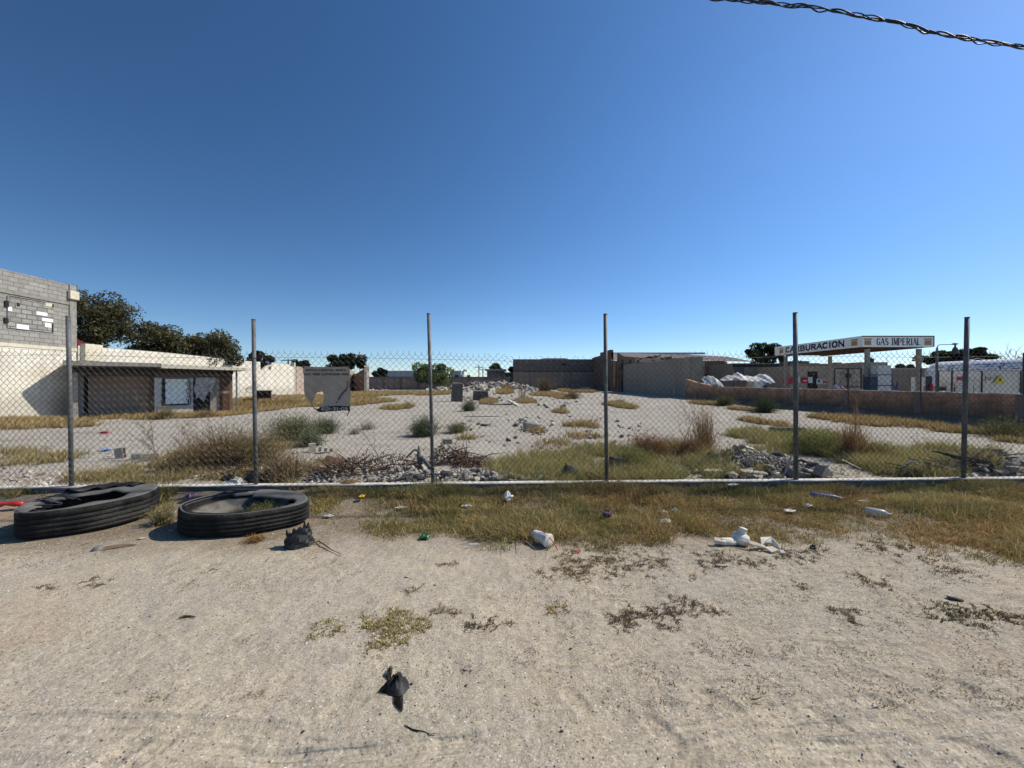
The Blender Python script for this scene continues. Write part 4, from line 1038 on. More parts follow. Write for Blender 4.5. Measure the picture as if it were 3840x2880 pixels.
f.pbox('symbol', 'frame', 3065, 1424, 3072, 1433, -.11, -.1, s_)
for (x0, x1, y1_) in ((2990, 3060, 1352), (3060, 3100, 1360), (3075, 3120, 1364)): f.pbox('roof_box', 'renderd', x0, y1_, x1, 1372, 1.0, 3.0)
f = far_house('yard_building', 'low house of weathered render behind the white sheet gate', 3128, 3238, 1364, 46, 'olive')
f.pbox('parapet', 'slabc', 3150, 1358, 3170, 1364, .5, 1.5)
f.box('window', 'dark', 1, 2, -.04, 0, 1, 2)
f = far_house('yard_building', 'tan house with flat parapet and black water tank', 3232, 3329, 1358, 42, 'tan')
f.pbox('wall_panel', 'bluegrey', 3268, 1376, 3306, 1400, -.04, 0)
f.pbox('door', 'dark', 3237, 1404, 3243, 1450, -.04, 0)
c = f.at(3296, 1358); MB().lathe([(0, 0), (.3, 0), (.32, .35), (.28, .45), (.12, .5), (.12, .58), (0, .58)], 16, Matrix.Translation((c[0], 1.0, c[1]))).build('water_tank', M['rubberblk'], f.o)
f.pbox('antenna', 'frame', 3329, 1338, 3330, 1360, .1, .12)
f = far_house('yard_wall', 'grey stained yard wall with pale panels between canopy posts', 3329, 3520, 1385, 40, 'renderl'); f.o['category'] = 'wall'
f.box('coping', 'slabc', 0, f.L, -.05, .2, f.at(3330, 1386)[1], f.at(3330, 1380)[1])
for k in range(8): f.box('panel', 'screen' if k % 3 else 'renderl', .5 + k * 1.9, 1.9 + k * 1.9, -.04 - .003 * k, 0, 0, 2.1 - .1 * (k % 3))
f.pbox('opening', 'dark', 3480, 1412, 3492, 1436, -.08, -.05)
# sheet gate with dark frame
gt = Frame('sheet_gate', (P(3129, 1383, 32).x, 32), (P(3229, 1383, 32).x, 32), 'stained white sheet metal gate in a dark frame below the canopy', 'gate')
z1 = gt.at(3130, 1382)[1]; gt.box('sheet', 'gatew', 0, gt.L, 0, .03, 0, z1)
for u in (0, gt.L / 2, gt.L): gt.box('frame', 'frame', u - .04, u + .04, -.05, 0, 0, z1)
for z in (z1 * .42, z1): gt.box('frame', 'frame', 0, gt.L, -.045, -.002, z - .04, z + .03)
gt.pbox('patch', 'brown', 3172, 1400, 3190, 1418, -.02, 0); gt.pbox('mark', 'frame', 3170, 1403, 3174, 1418, -.03, -.02)
# pump equipment under the canopy
pe = empty('gas_pump', (27.1, 29.2, 0), 0, 'tall blue grey gas dispensing cabinet at the foot of the left canopy post', 'gas pump')
MB().box(.35, 1.35, -.3, .3, 0, 2.75).build('cabinet', M['bluegrey'], pe, bevel=.02)
MB().box(.3, 1.4, -.34, .34, 2.0, 2.05).box(.3, 1.4, -.34, .34, 1.2, 1.25).build('band', M['frame'], pe)
MB().box(-.3, .25, -.35, .2, 0, 1.9).build('side_box', M['denim'], pe)
MB().tube([(1.4, -.3, 1.6), (1.6, -.35, .9), (1.75, -.35, 1.5), (1.8, -.3, .6)], .04, 6).build('hose', M['blue'], pe)
p = P(3320, 1440, 30); e_ = empty('fire_point_sign', (p.x, 30, 0), 0, 'narrow red and white sign post right of the gas pump cabinet', 'sign')
MB().box(-.14, .14, 0, .03, 1.05, 2.0).build('board', M['signred'], e_); MB().box(-.12, .12, -.01, 0, 1.35, 1.6).build('text_block', M['signw'], e_); MB().tube([(.17, 0, 0), (.17, 0, 2.3)], .03, 6).build('post', M['galv'], e_)
p = P(3459, 1420, 29.5); e_ = empty('meter_cabinet', (p.x, 28.9, 0), 0, 'pale meter cabinet at the foot of the right canopy post', 'cabinet')
MB().box(-.28, .25, -.1, .2, 1.2, 2.4).build('box', M['signw'], e_, bevel=.02); MB().box(-.3, .35, -.08, .25, 0, 1.19).build('base', M['tan'], e_)
p = P(3485, 1430, 27); e_ = empty('fire_extinguisher_stand', (p.x, 27, 0), 0, 'dark stand with red extinguisher between right canopy post and screen', 'extinguisher')
MB().box(-.2, .2, 0, .05, 0, 1.9).build('board', M['frame'], e_); MB().lathe([(0, 0), (.07, 0), (.08, .05), (.08, .42), (.03, .5), (0, .5)], 12, Matrix.Translation((.05, -.1, .9))).build('cylinder', M['signred'], e_)

# tarpaulin heaps and boards behind the wall
def tarp(name, label, pts, Y, depth):
    """pts: photo ridge outline (sx, sy) left->right; drapes down on both sides"""
    o = empty(name, (P(pts[0][0], 1440, Y).x, Y, 0), 0, label, 'tarpaulin')
    ridge_ = [P(a, b, Y) for a, b in pts]; xs_ = np.linspace(ridge_[0].x, ridge_[-1].x, 46); vs = []; fs = []
    for i, x in enumerate(xs_):
        h = np.interp(x, [r.x for r in ridge_], [r.z for r in ridge_])
        for j in range(13):
            v = (j - 6) / 6; drop = (abs(v) ** 1.3) * .75 + .09 * math.sin(i * 1.1 + v * 5) * abs(v) + .05 * math.sin(i * .63 + j)
            vs.append((x - o.location.x, v * depth, h - drop))
    for i in range(45):
        for j in range(12): a = i * 13 + j; fs.append((a, a + 13, a + 14, a + 1))
    MB().add(vs, fs).build('sheet', M['tarpw'], o, smooth=True)
    MB().box(.3, xs_[-1] - xs_[0] - .4, -.6 * depth, .6 * depth, 0, min(r.z for r in ridge_) - .45).build('load', M['dark'], o)
tarp('tarpaulin_heap', 'smaller white tarpaulin draped heap next to the rendered building', [(2627, 1420), (2645, 1412), (2660, 1409), (2675, 1413), (2690, 1424), (2698, 1428)], 31.5, .9)
tarp('tarpaulin_heap', 'larger peaked white tarpaulin heap behind the low brick wall', [(2698, 1424), (2720, 1411), (2745, 1407), (2765, 1397), (2785, 1407), (2810, 1412), (2835, 1409), (2850, 1403), (2872, 1402)], 33, 1.2)
f = Frame('stacked_boards', (P(2799, 1430, 31).x, 31), (P(2858, 1430, 31).x, 31), 'two leaning boards, one brick coloured and one pale blue, behind the low brick wall', 'boards')
f.pbox('board', 'tan', 2799, 1430, 2825, 1460, -.1, .1); f.pbox('board', 'bluegrey', 2825, 1430, 2858, 1460, -.08, .1)
f = Frame('brick_stack', (P(2700, 1430, 32).x, 31.8), (P(2800, 1430, 32).x, 31.8), 'dark stacked crates under the peaked white tarpaulin', 'crates')
f.pbox('crate', 'renderd', 2700, 1428, 2745, 1460, -.2, .6); f.pbox('crate', 'brickdark', 2748, 1426, 2798, 1460, -.2, .6)
# utility pole far left behind
p = P(1081, 1345, 62); e_ = empty('utility_pole', (p.x, 62, 0), 0, 'thin distant utility pole behind the whitewashed wall', 'pole')
MB().tube([(0, 0, 0), (0, 0, p.z)], .12, 6).build('shaft', M['slabc'], e_); MB().box(-1.1, 1.1, -.06, .06, p.z - .35, p.z - .2).build('crossarm', M['slabc'], e_)
for i, (sx, sy, Y) in enumerate([(1796, 1368, 110), (1811, 1378, 120), (1350, 1318, 75), (3400, 1352, 90)][:3]):
    p = P(sx, sy, Y); e_ = empty('utility_pole', (p.x, Y, 0), 0, ['taller of two thin pale poles left of the small palm crown', 'shorter pole with crossarm left of the small palm crown', 'pale pole in front of the dark tree behind the banner'][i], 'pole')
    MB().tube([(0, 0, 0), (0, 0, p.z)], .22 if i < 2 else .14, 6).build('shaft', M['cream'], e_)
    MB().box(-1.2, 1.2, -.1, .1, p.z - .8, p.z - .6).build('crossarm', M['slabc'], e_)

# ---------- person behind the low wall, bending forward
pr_ = P(3145, 1440, 24.6); per = empty('person', (pr_.x, 24.6, .04), 0, 'person with dark hair in a pale lilac shirt bending behind the low brick wall', 'person')
def skin_obj(name, pts, edges, radii, mat, parent, root=0, sub=2):
    me = bpy.data.meshes.new(name); me.from_pydata(pts, edges, []); me.update()
    o = bpy.data.objects.new(name, me); COL.objects.link(o); o.parent = parent
    sk = o.modifiers.new('skin', 'SKIN'); sk.use_smooth_shade = True
    if not me.skin_vertices: me.attributes
    lay = me.skin_vertices[0] if len(me.skin_vertices) else None
    if lay is None:
        bpy.context.view_layer.objects.active = o; lay = me.skin_vertices[0]
    for i, r in enumerate(radii): lay.data[i].radius = (r, r * .9) if not hasattr(r, '__len__') else r
    lay.data[root].use_root = True
    s = o.modifiers.new('sub', 'SUBSURF'); s.levels = sub; s.render_levels = sub
    me.materials.append(M[mat]); return o
body_p = [(0, .1, .80), (-.05, .05, 1.0), (-.16, -.02, 1.18), (-.05, -.10, 1.27), (.03, -.14, 1.33), (.08, -.16, 1.40), (.10, -.17, 1.50),
          (-.28, -.05, 1.22), (-.34, -.18, 1.0), (-.28, -.38, .9), (-.24, -.44, .88), (.10, -.05, 1.2), (.2, -.2, 1.0), (.14, -.38, .9), (.10, -.44, .88),
          (-.10, .1, .76), (-.13, 0, .45), (-.13, .08, .06), (-.13, -.08, .03), (.10, .1, .76), (.12, .0, .45), (.12, .08, .06), (.12, -.08, .03)]
body_e = [(0, 1), (1, 2), (2, 3), (3, 4), (4, 5), (5, 6), (2, 7), (7, 8), (8, 9), (9, 10), (2, 11), (11, 12), (12, 13), (13, 14), (0, 15), (15, 16), (16, 17), (17, 18), (0, 19), (19, 20), (20, 21), (21, 22)]
body_r = [.14, .14, .14, .06, .06, .10, .075, .055, .045, .035, .03, .055, .045, .035, .03, .09, .065, .045, .04, .09, .065, .045, .04]
try:
    skin_obj('body', body_p, body_e, body_r, 'pink', per)
    skin_obj('shirt', [(0, .1, .86), (-.05, .05, 1.0), (-.12, -.0, 1.17), (-.08, -.06, 1.24), (-.27, -.04, 1.2), (-.34, -.16, 1.03), (.10, -.04, 1.18), (.2, -.18, 1.02)], [(0, 1), (1, 2), (2, 3), (2, 4), (4, 5), (2, 6), (6, 7)], [.17, .165, .16, .09, .075, .065, .075, .065], 'lilac', per)
    skin_obj('trousers', [(0, .1, .8), (-.10, .1, .74), (-.13, 0, .45), (-.13, .08, .1), (.10, .1, .74), (.12, 0, .45), (.12, .08, .1)], [(0, 1), (1, 2), (2, 3), (0, 4), (4, 5), (5, 6)], [.16, .11, .085, .07, .11, .085, .07], 'denim', per)
    skin_obj('hair', [(.09, -.12, 1.38), (.11, -.13, 1.47), (.10, -.14, 1.53)], [(0, 1), (1, 2)], [.095, .115, .08], 'hair', per)
except Exception as ex:
    print('SKIN FAIL', ex)
# ================================================================== vegetation generators
def ghn(x, y): return gh(x, y, False)
def blades(name, base, tip, width, col, mat='grass', parent=None, bend=.25, tipcol=1.25, loc=None):
    n = len(base); d = tip - base; L = np.linalg.norm(d, axis=1, keepdims=True)
    a = RNG.uniform(0, 2 * np.pi, n); side = np.stack([np.cos(a), np.sin(a), np.zeros(n)], 1) * (np.asarray(width).reshape(-1, 1) if hasattr(width, '__len__') else width) * .5
    mid = base + d * .5 + RNG.normal(0, 1, (n, 3)) * L * .12 * bend + np.array([0, 0, 1.]) * L * bend * .25
    V = np.stack([base - side, base + side, mid + side * .8, mid - side * .8, tip], 1).reshape(-1, 3)
    i = np.arange(n) * 5
    q = np.stack([i, i + 1, i + 2, i + 3], 1); t = np.stack([i + 3, i + 2, i + 4], 1)
    C = np.repeat(col, 5, 0).reshape(n, 5, 3).copy(); C[:, :2] *= .5; C[:, 2:4] *= .9; C[:, 4] *= tipcol  # shade low on the blades put into the colour: dark bases, bright tips
    if loc is not None: V = V - np.asarray(loc)
    o = np_obj(name, V, [q, t], M[mat], parent, np.clip(C.reshape(-1, 3), 0, 1))
    if loc is not None and parent is None: o.location = loc
    return o
def pal(n, cols, wts=None, jit=.18):
    cols = np.array(cols); k = RNG.choice(len(cols), n, p=wts)
    return np.clip(cols[k] * RNG.lognormal(0, jit, (n, 1)) * RNG.lognormal(0, .05, (n, 3)), 0, 1)
OLIVE = (.31, .27, .105); GREEN = (.20, .225, .075); STRAW = (.56, .41, .20); RUST = (.36, .185, .08); GOLD = (.54, .36, .14); DKGRN = (.10, .13, .05); BRN = (.30, .20, .105); SAGE = (.26, .28, .15)

def tufts(name, pts, hts, cols, label, per=9, w=.0035, spread=.035, mat='grass', splay=.75, wts=None, group=None, kind='stuff', tint=None, cat='grass'):
    n = len(pts); B = np.repeat(pts, per, 0); H = np.repeat(hts, per)
    N_ = n * per
    B = B + np.concatenate([RNG.normal(0, spread, (N_, 2)), np.zeros((N_, 1))], 1)
    B[:, 2] = ghn(B[:, 0], B[:, 1]) - .004
    a = RNG.uniform(0, 2 * np.pi, N_); r = np.abs(RNG.normal(0, splay, N_))
    h = H * RNG.uniform(.45, 1.15, N_)
    T = B + np.stack([np.cos(a) * r * h, np.sin(a) * r * h, h * RNG.uniform(.55, 1, N_)], 1)
    c = pal(N_, cols, wts)
    if tint is not None: c = c * np.repeat(tint, per, 0)
    ww = w * (1 + B[:, 1] * .06)
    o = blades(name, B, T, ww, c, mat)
    return tag(o, label, cat, group, kind)

# ---------- roadside verge: place by measured outline, density by noise
def verge_front(sx):
    return np.interp(sx, [-400, 0, 80, 170, 200, 540, 560, 600, 660, 700, 1150, 1180, 1260, 1290, 1330, 1380, 1480, 1700, 2000, 2060, 2300, 2560, 2700, 2900, 3000, 3200, 3380, 3500, 3700, 3900, 4400],
                     [1905, 1905, 1900, 1890, 1840, 1850, 1990, 1995, 1900, 1850, 1850, 1960, 1945, 1900, 1935, 1990, 2015, 2020, 2035, 2060, 2060, 2040, 2040, 2020, 2010, 2000, 2010, 2040, 2070, 2110, 2110])
n = 110000
x = RNG.uniform(-8.5, 9, n); y = RNG.uniform(2.9, 5.6, n)
c = kerb_y(x); sx, sy = inv(x, y, 0)
edge = verge_front(sx) + (fbm(x * 2.2, y * 2.2, 60) - .5) * 190
dens = fbm(x * 2.0, y * 2.4, 71, 4)
d2 = sst(.28, .46, dens) * .75 + .25
bare = ((sx > 1290) & (sx < 1640) & (sy > 1885) & (sy < 1950)) * .75
nk = sst(.50, .15, c - y) * ((sx > 1150) | (RNG.random(n) < .5))
keep = (y < c - .07) & (sy < edge) & (RNG.random(n) < np.maximum(d2 * (1 - bare), .8 * nk) * np.clip((edge - sy) / 60, .08, 1)) & ~((sx > 3150) & (sx < 3420) & (RNG.random(n) < .55)) 
intyre = (((x + 4.52) / .56) ** 2 + ((y - 4.15) / .56) ** 2 < 1) | ((((x + 2.8) / .62) ** 2 + ((y - 4.05) / .46) ** 2 < 1) & (RNG.random(n) < .75))
keep &= ~intyre
x, y, dens = x[keep], y[keep], dens[keep]
print('verge', len(x))
hts = .05 + .10 * sst(.35, .7, fbm(x * 1.1, y * 1.3, 90, 3)) + .02 * sst(.8, .1, kerb_y(x) - y)
mixn = fbm(x * .9, y * 1.2, 99, 3)
tn = .62 + .75 * fbm(x * 4.5, y * 5.5, 313, 3); tint = np.stack([tn * (.85 + .35 * fbm(x * 1.7, y * 2, 77, 2)), tn, tn * .95], 1)
grn = np.clip(sst(.44, .58, mixn + np.where(x < -.5, .05, -.02)) + .5 * sst(.45, .1, kerb_y(x) - y), 0, 1)
pts = np.stack([x, y, 0 * x], 1)
sel = RNG.random(len(x)) < (.25 + .6 * grn)
tufts('verge_grass', pts[sel], hts[sel], [OLIVE, GREEN, STRAW, BRN], 'olive green and straw grass growing along the roadside kerb', 7, .0042, .028, wts=[.38, .28, .20, .14], tint=tint[sel])
tufts('verge_dry_grass', pts[~sel], hts[~sel] * .95, [STRAW, (.33, .20, .10), (.46, .34, .15), BRN, OLIVE], 'dry golden brown grass growing along the roadside kerb', 6, .0042, .028, wts=[.30, .10, .14, .20, .26], tint=tint[~sel], splay=1.05)

sd = RNG.random(len(x)) < .02; xs_, ys_ = x[sd], y[sd]
zb = ghn(xs_, ys_); B = np.stack([xs_, ys_, zb], 1); an = RNG.uniform(0, 6.28, len(B)); hh_ = RNG.uniform(.12, .26, len(B))
T = B + np.stack([np.cos(an) * hh_ * .45, np.sin(an) * hh_ * .45, hh_ * .85], 1)
tag(blades('seed_stalks', B, T, .004, pal(len(B), [(.55, .45, .25), (.42, .32, .17), OLIVE]), 'grass', bend=.5, tipcol=1.3), 'pale dry seed stalks standing above the verge grass', 'grass', kind='stuff')
# ---------- creeping dry weeds on the dirt
def creeper(name, sx, sy, rx, ry, cols, label, dens=1.0, h=.02, leaf=.010):
    p = GP(sx, sy); wx = rx * p.y / F; g1, g2 = G(sx, sy - ry), G(sx, sy + ry); wy = (g1.y - g2.y) / 2
    ns = int(min(500, max(8, 2100 * wx * wy * dens))); B = []; T = []
    for i in range(ns):
        a = RNG.uniform(0, 6.28); r = RNG.random() ** .62 * 1.25; q = np.array([p.x + math.cos(a) * r * wx, p.y + math.sin(a) * r * wy])
        if fbm(q[0] * 6, q[1] * 6, 12, 3) < .40 + .12 * r * r: continue
        for s in range(RNG.integers(2, 5)):
            aa = RNG.uniform(0, 6.28); L = RNG.uniform(.02, .07); m = int(L / .0055)
            for k in range(m):
                c_ = q + np.array([math.cos(aa), math.sin(aa)]) * L * k / m
                aa += RNG.normal(0, .15)
                b = np.array([c_[0], c_[1], 0]); la = RNG.uniform(0, 6.28)
                B.append(b); T.append(b + np.array([math.cos(la) * leaf, math.sin(la) * leaf, RNG.uniform(.2, 1) * h * .8]))
    if not B: return
    B = np.array(B); T = np.array(T); z = gh(B[:, 0], B[:, 1]); B[:, 2] += z + .001; T[:, 2] += z + .003
    o = blades(name, B, T, RNG.uniform(.003, .0065, len(B)), pal(len(B), cols, None, .3), 'grass', bend=.2, tipcol=1.25, loc=tuple(p))
    return tag(o, label, 'weed', kind='stuff')
YEL = (.52, .43, .20); DB = (.25, .175, .115); DB2 = (.35, .26, .165); DG = (.17, .155, .08)
for a in [(1385, 2350, 185, 60, [YEL, (.56, .50, .24), YEL, DB2], 'yellow creeping weed mat left of centre on the dirt', 3.2),
          (1665, 2290, 50, 26, [DB, DB2, YEL], 'small brown creeping weed right of the yellow mat'),
          (1840, 2340, 75, 32, [DB, DG], 'dark brown creeping weed at the centre of the dirt'),
          (2390, 2320, 140, 42, [DB, DB2, DB], 'left half of the long dark brown creeping weed strip', 1.3),
          (2640, 2295, 160, 32, [DB, DB2], 'right half of the long dark brown creeping weed strip', 1.0),
          (3660, 2310, 130, 45, [DB, DG, DG], 'dark olive creeping weed below the flat dark rock', 1.3),
          (3830, 2345, 90, 30, [DB, DG], 'creeping weed cut by the right edge of the photo'),
          (3190, 2305, 60, 30, [DB, DB2, DG], 'small brown weed between the long strip and the flat dark rock'),
          (3010, 2205, 70, 22, [DB, DB2], 'brown weed scrap right of the white foam'),
          (2280, 2105, 240, 50, [DB2, YEL, DB, DB], 'wide speckled brown weed patch in front of the white cup', .8),
          (2130, 2130, 110, 45, [YEL, DB2, DB], 'yellowish weed patch below the red straw', .8),
          (2700, 2110, 150, 40, [DB, DB2, DG], 'brown weed scatter below the white foam pieces', .7),
          (2960, 2070, 130, 30, [DB, DB2, DG], 'brown weed scatter right of the white foam pieces', .7),
          (3330, 2060, 110, 35, [DB, DG], 'dark weed scatter near the right end of the verge', .8),
          (3450, 2120, 120, 40, [DB, DG, DB2], 'sparse dark weed scatter below the right verge', .5),
          (3250, 2180, 90, 30, [DB, DB2], 'sparse brown weed at the mid right of the dirt', .5),
          (805, 2108, 60, 26, [DB2, BRN], 'small brown weed below the second tyre'),
          (1560, 2215, 35, 18, [DB, DB2], 'tiny brown weed in the centre left dirt'),
          (1680, 2118, 40, 14, [DB2], 'tiny brown weed near the green wrapper', .6),
          (350, 2185, 60, 14, [DG, DB], 'thin olive twiggy weed at the left of the dirt', .5),
          (180, 2205, 45, 12, [DG, DB], 'leftmost thin twiggy weed on the dirt', .5),
          (2980, 2400, 60, 25, [DB, DG], 'faint dark weed low on the right of the dirt', .5),
          (3380, 2240, 60, 18, [DB], 'faint dark weed left of the flat dark rock', .5),
          (2560, 2245, 45, 16, [DB], 'tiny weed above the long weed strip', .6),
          (2090, 2290, 40, 14, [YEL, GOLD], 'tiny yellow sprout left of the long weed strip', .6)]:
    creeper('creeping_weed', *a)
# tiny crumbs of weed scattered everywhere (uncountable)
n = 3800; sxr = RNG.uniform(-60, 3900, n); syr = 2040 + 620 * RNG.random(n) ** 1.6
keep = fbm(sxr / 240, syr / 90, 41, 3) > np.where(sxr > 1950, .50, .63); sxr, syr = sxr[keep], syr[keep]
B = np.array([tuple(G(a, b)) for a, b in zip(sxr, syr)]); B = np.repeat(B, 7, 0) + np.concatenate([RNG.normal(0, .016, (len(B) * 7, 2)), np.zeros((len(B) * 7, 1))], 1)
B[:, 2] = gh(B[:, 0], B[:, 1]); a = RNG.uniform(0, 6.28, len(B))
T = B + np.stack([np.cos(a) * .012, np.sin(a) * .012, RNG.uniform(.002, .014, len(B))], 1)
tag(blades('weed_litter', B, T, .0035, pal(len(B), [DB, DB2, YEL, DG]), 'grass', bend=.1, tipcol=1), 'crumbs of dry weed scattered on the dirt', 'weed litter', kind='stuff')

# ---------- grass inside the lot, along the fence and in far patches
def ell_patch(list_, per_m2, h, cols, wts=None):
    P_ = []; H_ = []
    for (sx, sy, rx, ry, k) in list_:
        p = GP(sx, sy); wx = rx * p.y / F; g1, g2 = G(sx, sy - ry), G(sx, sy + ry); wy = abs(g1.y - g2.y) / 2
        n = int(min(9000, 3.14 * per_m2 * wx * wy * k / (1 + p.y * .04)))
        a = RNG.uniform(0, 6.28, n); r = RNG.random(n) ** .5
        x = p.x + np.cos(a) * r * wx; y = p.y + np.sin(a) * r * wy
        ok = (fbm(x * 1.9, y * 1.9, 123, 4) * .5 + fbm(x * 5, y * 5, 321, 3) * .5 > .33 + .20 * (r ** 2) + .14 * RNG.random(n)) & (y > kerb_y(x) + .08)
        x, y = x[ok], y[ok]; P_.append(np.stack([x, y, 0 * x], 1)); H_.append(np.full(len(x), 1.0) * h * (1 + .02 * p.y) * RNG.uniform(.6, 1.2, len(x)))
    return np.concatenate(P_), np.concatenate(H_)
p_, h_ = ell_patch([(2050, 1750, 230, 60, 1.0), (2420, 1745, 190, 70, 1.1), (2300, 1790, 330, 18, 1.1), (2620, 1720, 120, 60, .7), (3030, 1690, 120, 80, 1.0), (3330, 1740, 230, 55, 1.0), (3440, 1720, 100, 40, .8), (3600, 1688, 200, 10, .8), (3450, 1780, 300, 14, 1), (2680, 1792, 170, 10, 1), (2620, 1750, 60, 30, .8), (2900, 1700, 120, 16, .8), (2950, 1640, 230, 26, .7),
                    (2250, 1700, 150, 25, .5), ], 620, .215, None)
tufts('lot_grass', p_, h_, [(.38, .36, .14), OLIVE, (.26, .27, .10), STRAW], 'yellow green grass growing just inside the fence on the right', 8, .005, .03, wts=[.38, .27, .15, .20])
p_, h_ = ell_patch([(110, 1730, 180, 30, 1), (400, 1790, 140, 26, .8), (700, 1740, 180, 80, .9), (960, 1790, 190, 20, 1), (880, 1690, 230, 60, .8), (1150, 1770, 90, 50, .8), (560, 1790, 200, 18, .7), (0, 1700, 130, 18, .6)], 620, .17, None)
tufts('lot_grass', p_, h_, [OLIVE, STRAW, BRN, (.34, .32, .14)], 'straw and olive grass growing just inside the fence on the left', 6, .005, .04, wts=[.35, .3, .2, .15])
p_, h_ = ell_patch([(100, 1580, 130, 20, 1.2), (600, 1560, 330, 16, 1), (930, 1530, 130, 16, 1), (1060, 1512, 140, 18, 1.2), (1200, 1500, 130, 20, 1.3), (1340, 1510, 120, 14, 1.3), (1490, 1530, 55, 6, 1.2), (1430, 1478, 150, 7, 2), (1640, 1476, 60, 6, 1.5),
                    (1895, 1470, 30, 5, 1.5), (2160, 1468, 60, 5, 2), (2050, 1480, 60, 6, 1.2), (2110, 1493, 25, 8, 1.3), (2100, 1545, 24, 5, 1), (2320, 1520, 44, 9, 1.5), (2180, 1598, 60, 12, .5), (2860, 1586, 45, 14, 1.2), (3250, 1582, 160, 22, 1.5), (3660, 1625, 100, 18, 1.5), (2780, 1538, 24, 8, 1.2),
                    (2190, 1640, 70, 10, .4), (1740, 1645, 40, 8, .6), (2060, 1665, 90, 10, .3), (1835, 1508, 30, 9, 1), (2010, 1620, 22, 8, 1), (1970, 1505, 40, 7, 1), (150, 1600, 200, 12, .8), (1330, 1488, 90, 7, 1.3), (2650, 1515, 40, 6, 1.5), (3820, 1660, 60, 12, 1)], 420, .19, None)
tufts('patch_grass', p_, h_, [GOLD, STRAW, OLIVE, BRN], 'golden dry grass growing in patches across the far lot', 8, .009, .10, wts=[.25, .25, .27, .23])

# ---------- countable shrubs and weeds
def shrub(name, sx, sy, w, h, cols, label, n=1400, leafy=.5, upright=.6, spind=0, cat='shrub', wd=1.0, group=None, rough=.3):
    """sx,sy base centre in photo; w,h metres"""
    p = GP(sx, sy); k = 1 + p.y * .05
    B = RNG.normal(0, w * .10, (n, 3)); B[:, 2] = 0
    a = RNG.uniform(0, 6.28, n); el = np.arccos(RNG.uniform(0, 1, n) ** (1 / (1 + upright)))
    R = RNG.uniform(.45, 1.0, n) ** .6
    lob = 1 + rough * (vn(np.cos(a) * 2.2 + 9, np.sin(a) * 2.2 + el * 2.5, int(sx)) - .5) * 1.6
    D = np.stack([np.cos(a) * np.sin(el) * w * .5, np.sin(a) * np.sin(el) * w * .5, np.cos(el) * h], 1) * (R * lob)[:, None]
    T = B + D; T[:, 2] = np.maximum(T[:, 2], .02)
    o = empty(name, tuple(p), 0, label, cat, group)
    C = pal(n, cols, None, .25)
    shade = (.45 + .75 * np.clip(T[:, 2] / h, 0, 1)) * (.8 + .4 * (T[:, 0] > 0))
    stems = n // 3
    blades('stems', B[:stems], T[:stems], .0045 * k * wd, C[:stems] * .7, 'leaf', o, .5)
    m = int(n * leafy * 3); idx = RNG.integers(0, n, m); t = RNG.uniform(.35, 1.02, m)[:, None]
    LB = B[idx] * (1 - t) + T[idx] * t + RNG.normal(0, .02, (m, 3)) * w; LB[:, 2] = np.maximum(LB[:, 2], .01)
    dirs = RNG.normal(0, 1, (m, 3)); dirs[:, 2] = np.abs(dirs[:, 2]) * .8; dirs /= np.linalg.norm(dirs, axis=1, keepdims=True)
    ll = RNG.uniform(.02, .05, m)[:, None] * (w ** .5) * k * .8
    cc = pal(m, cols, None, .28)
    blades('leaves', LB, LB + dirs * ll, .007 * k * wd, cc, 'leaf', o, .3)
    return o
shrub('green_shrub', 1590, 1636, .98, .60, [DKGRN, (.09, .115, .05), SAGE], 'round dark green shrub standing right behind the third fence post', 2600, .8)
shrub('green_shrub', 1715, 1622, .75, .34, [SAGE, (.13, .15, .07), OLIVE], 'low sage green shrub right of the third fence post', 1500, .7)
shrub('green_shrub', 1759, 1541, .95, .62, [DKGRN, SAGE, (.1, .12, .05)], 'small round green shrub in the mid lot near the dark block', 1500, .8)
shrub('green_shrub', 1100, 1648, 1.5, .72, [(.10, .12, .055), SAGE, OLIVE], 'wide olive green shrub below the left corner of the banner', 3200, .8)
shrub('green_shrub', 1218, 1625, .95, .5, [(.11, .13, .07), SAGE], 'rounded grey green shrub right below the banner', 2000, .8)
shrub('green_shrub', 1165, 1672, .75, .42, [(.11, .135, .06), SAGE], 'small dark shrub in front of the wide shrub by the white blocks', 1300, .8)
shrub('thin_weed', 1380, 1610, .85, .36, [BRN, STRAW, SAGE], 'thin brown weed tuft between banner shrub and round shrub', 500, .3, wd=.8, cat='weed')
shrub('thin_weed', 1330, 1628, .5, .22, [SAGE, BRN], 'small grey weed tuft left of the thin brown weed', 350, .3, wd=.8, cat='weed')
shrub('straw_bush', 840, 1735, 1.6, .68, [BRN, (.30, .21, .11), (.24, .18, .09)], 'large tawny brown bush behind the second fence post, left part', 3600, .5, rough=.9)
shrub('straw_bush', 970, 1745, 1.2, .60, [BRN, (.30, .22, .12), OLIVE], 'tawny brown bush directly behind the second fence post', 2700, .5, rough=.9)
shrub('straw_bush', 680, 1765, .8, .40, [OLIVE, STRAW, BRN], 'olive straw clump low at the left of the tawny bushes', 1400, .5)
shrub('straw_bush', 1075, 1795, .95, .5, [STRAW, (.3, .22, .12), BRN], 'pale tangled straw bush right of the second fence post', 1800, .3, wd=1.2)
shrub('rusty_bush', 2440, 1710, 1.15, .46, [RUST, (.36, .19, .09), BRN], 'rust red bush left of the tall rusty weeds', 3600, .6, rough=.8)
shrub('rusty_bush', 2590, 1715, .95, .5, [RUST, (.42, .28, .13), BRN], 'rust brown bush at the foot of the tall weeds', 2600, .6, rough=.8)
shrub('rusty_weed', 2640, 1690, .8, .95, [(.42, .28, .14), RUST, BRN], 'tall feathery rusty weed right of the grey stalk', 900, .5, upright=3, rough=1.0, cat='weed')
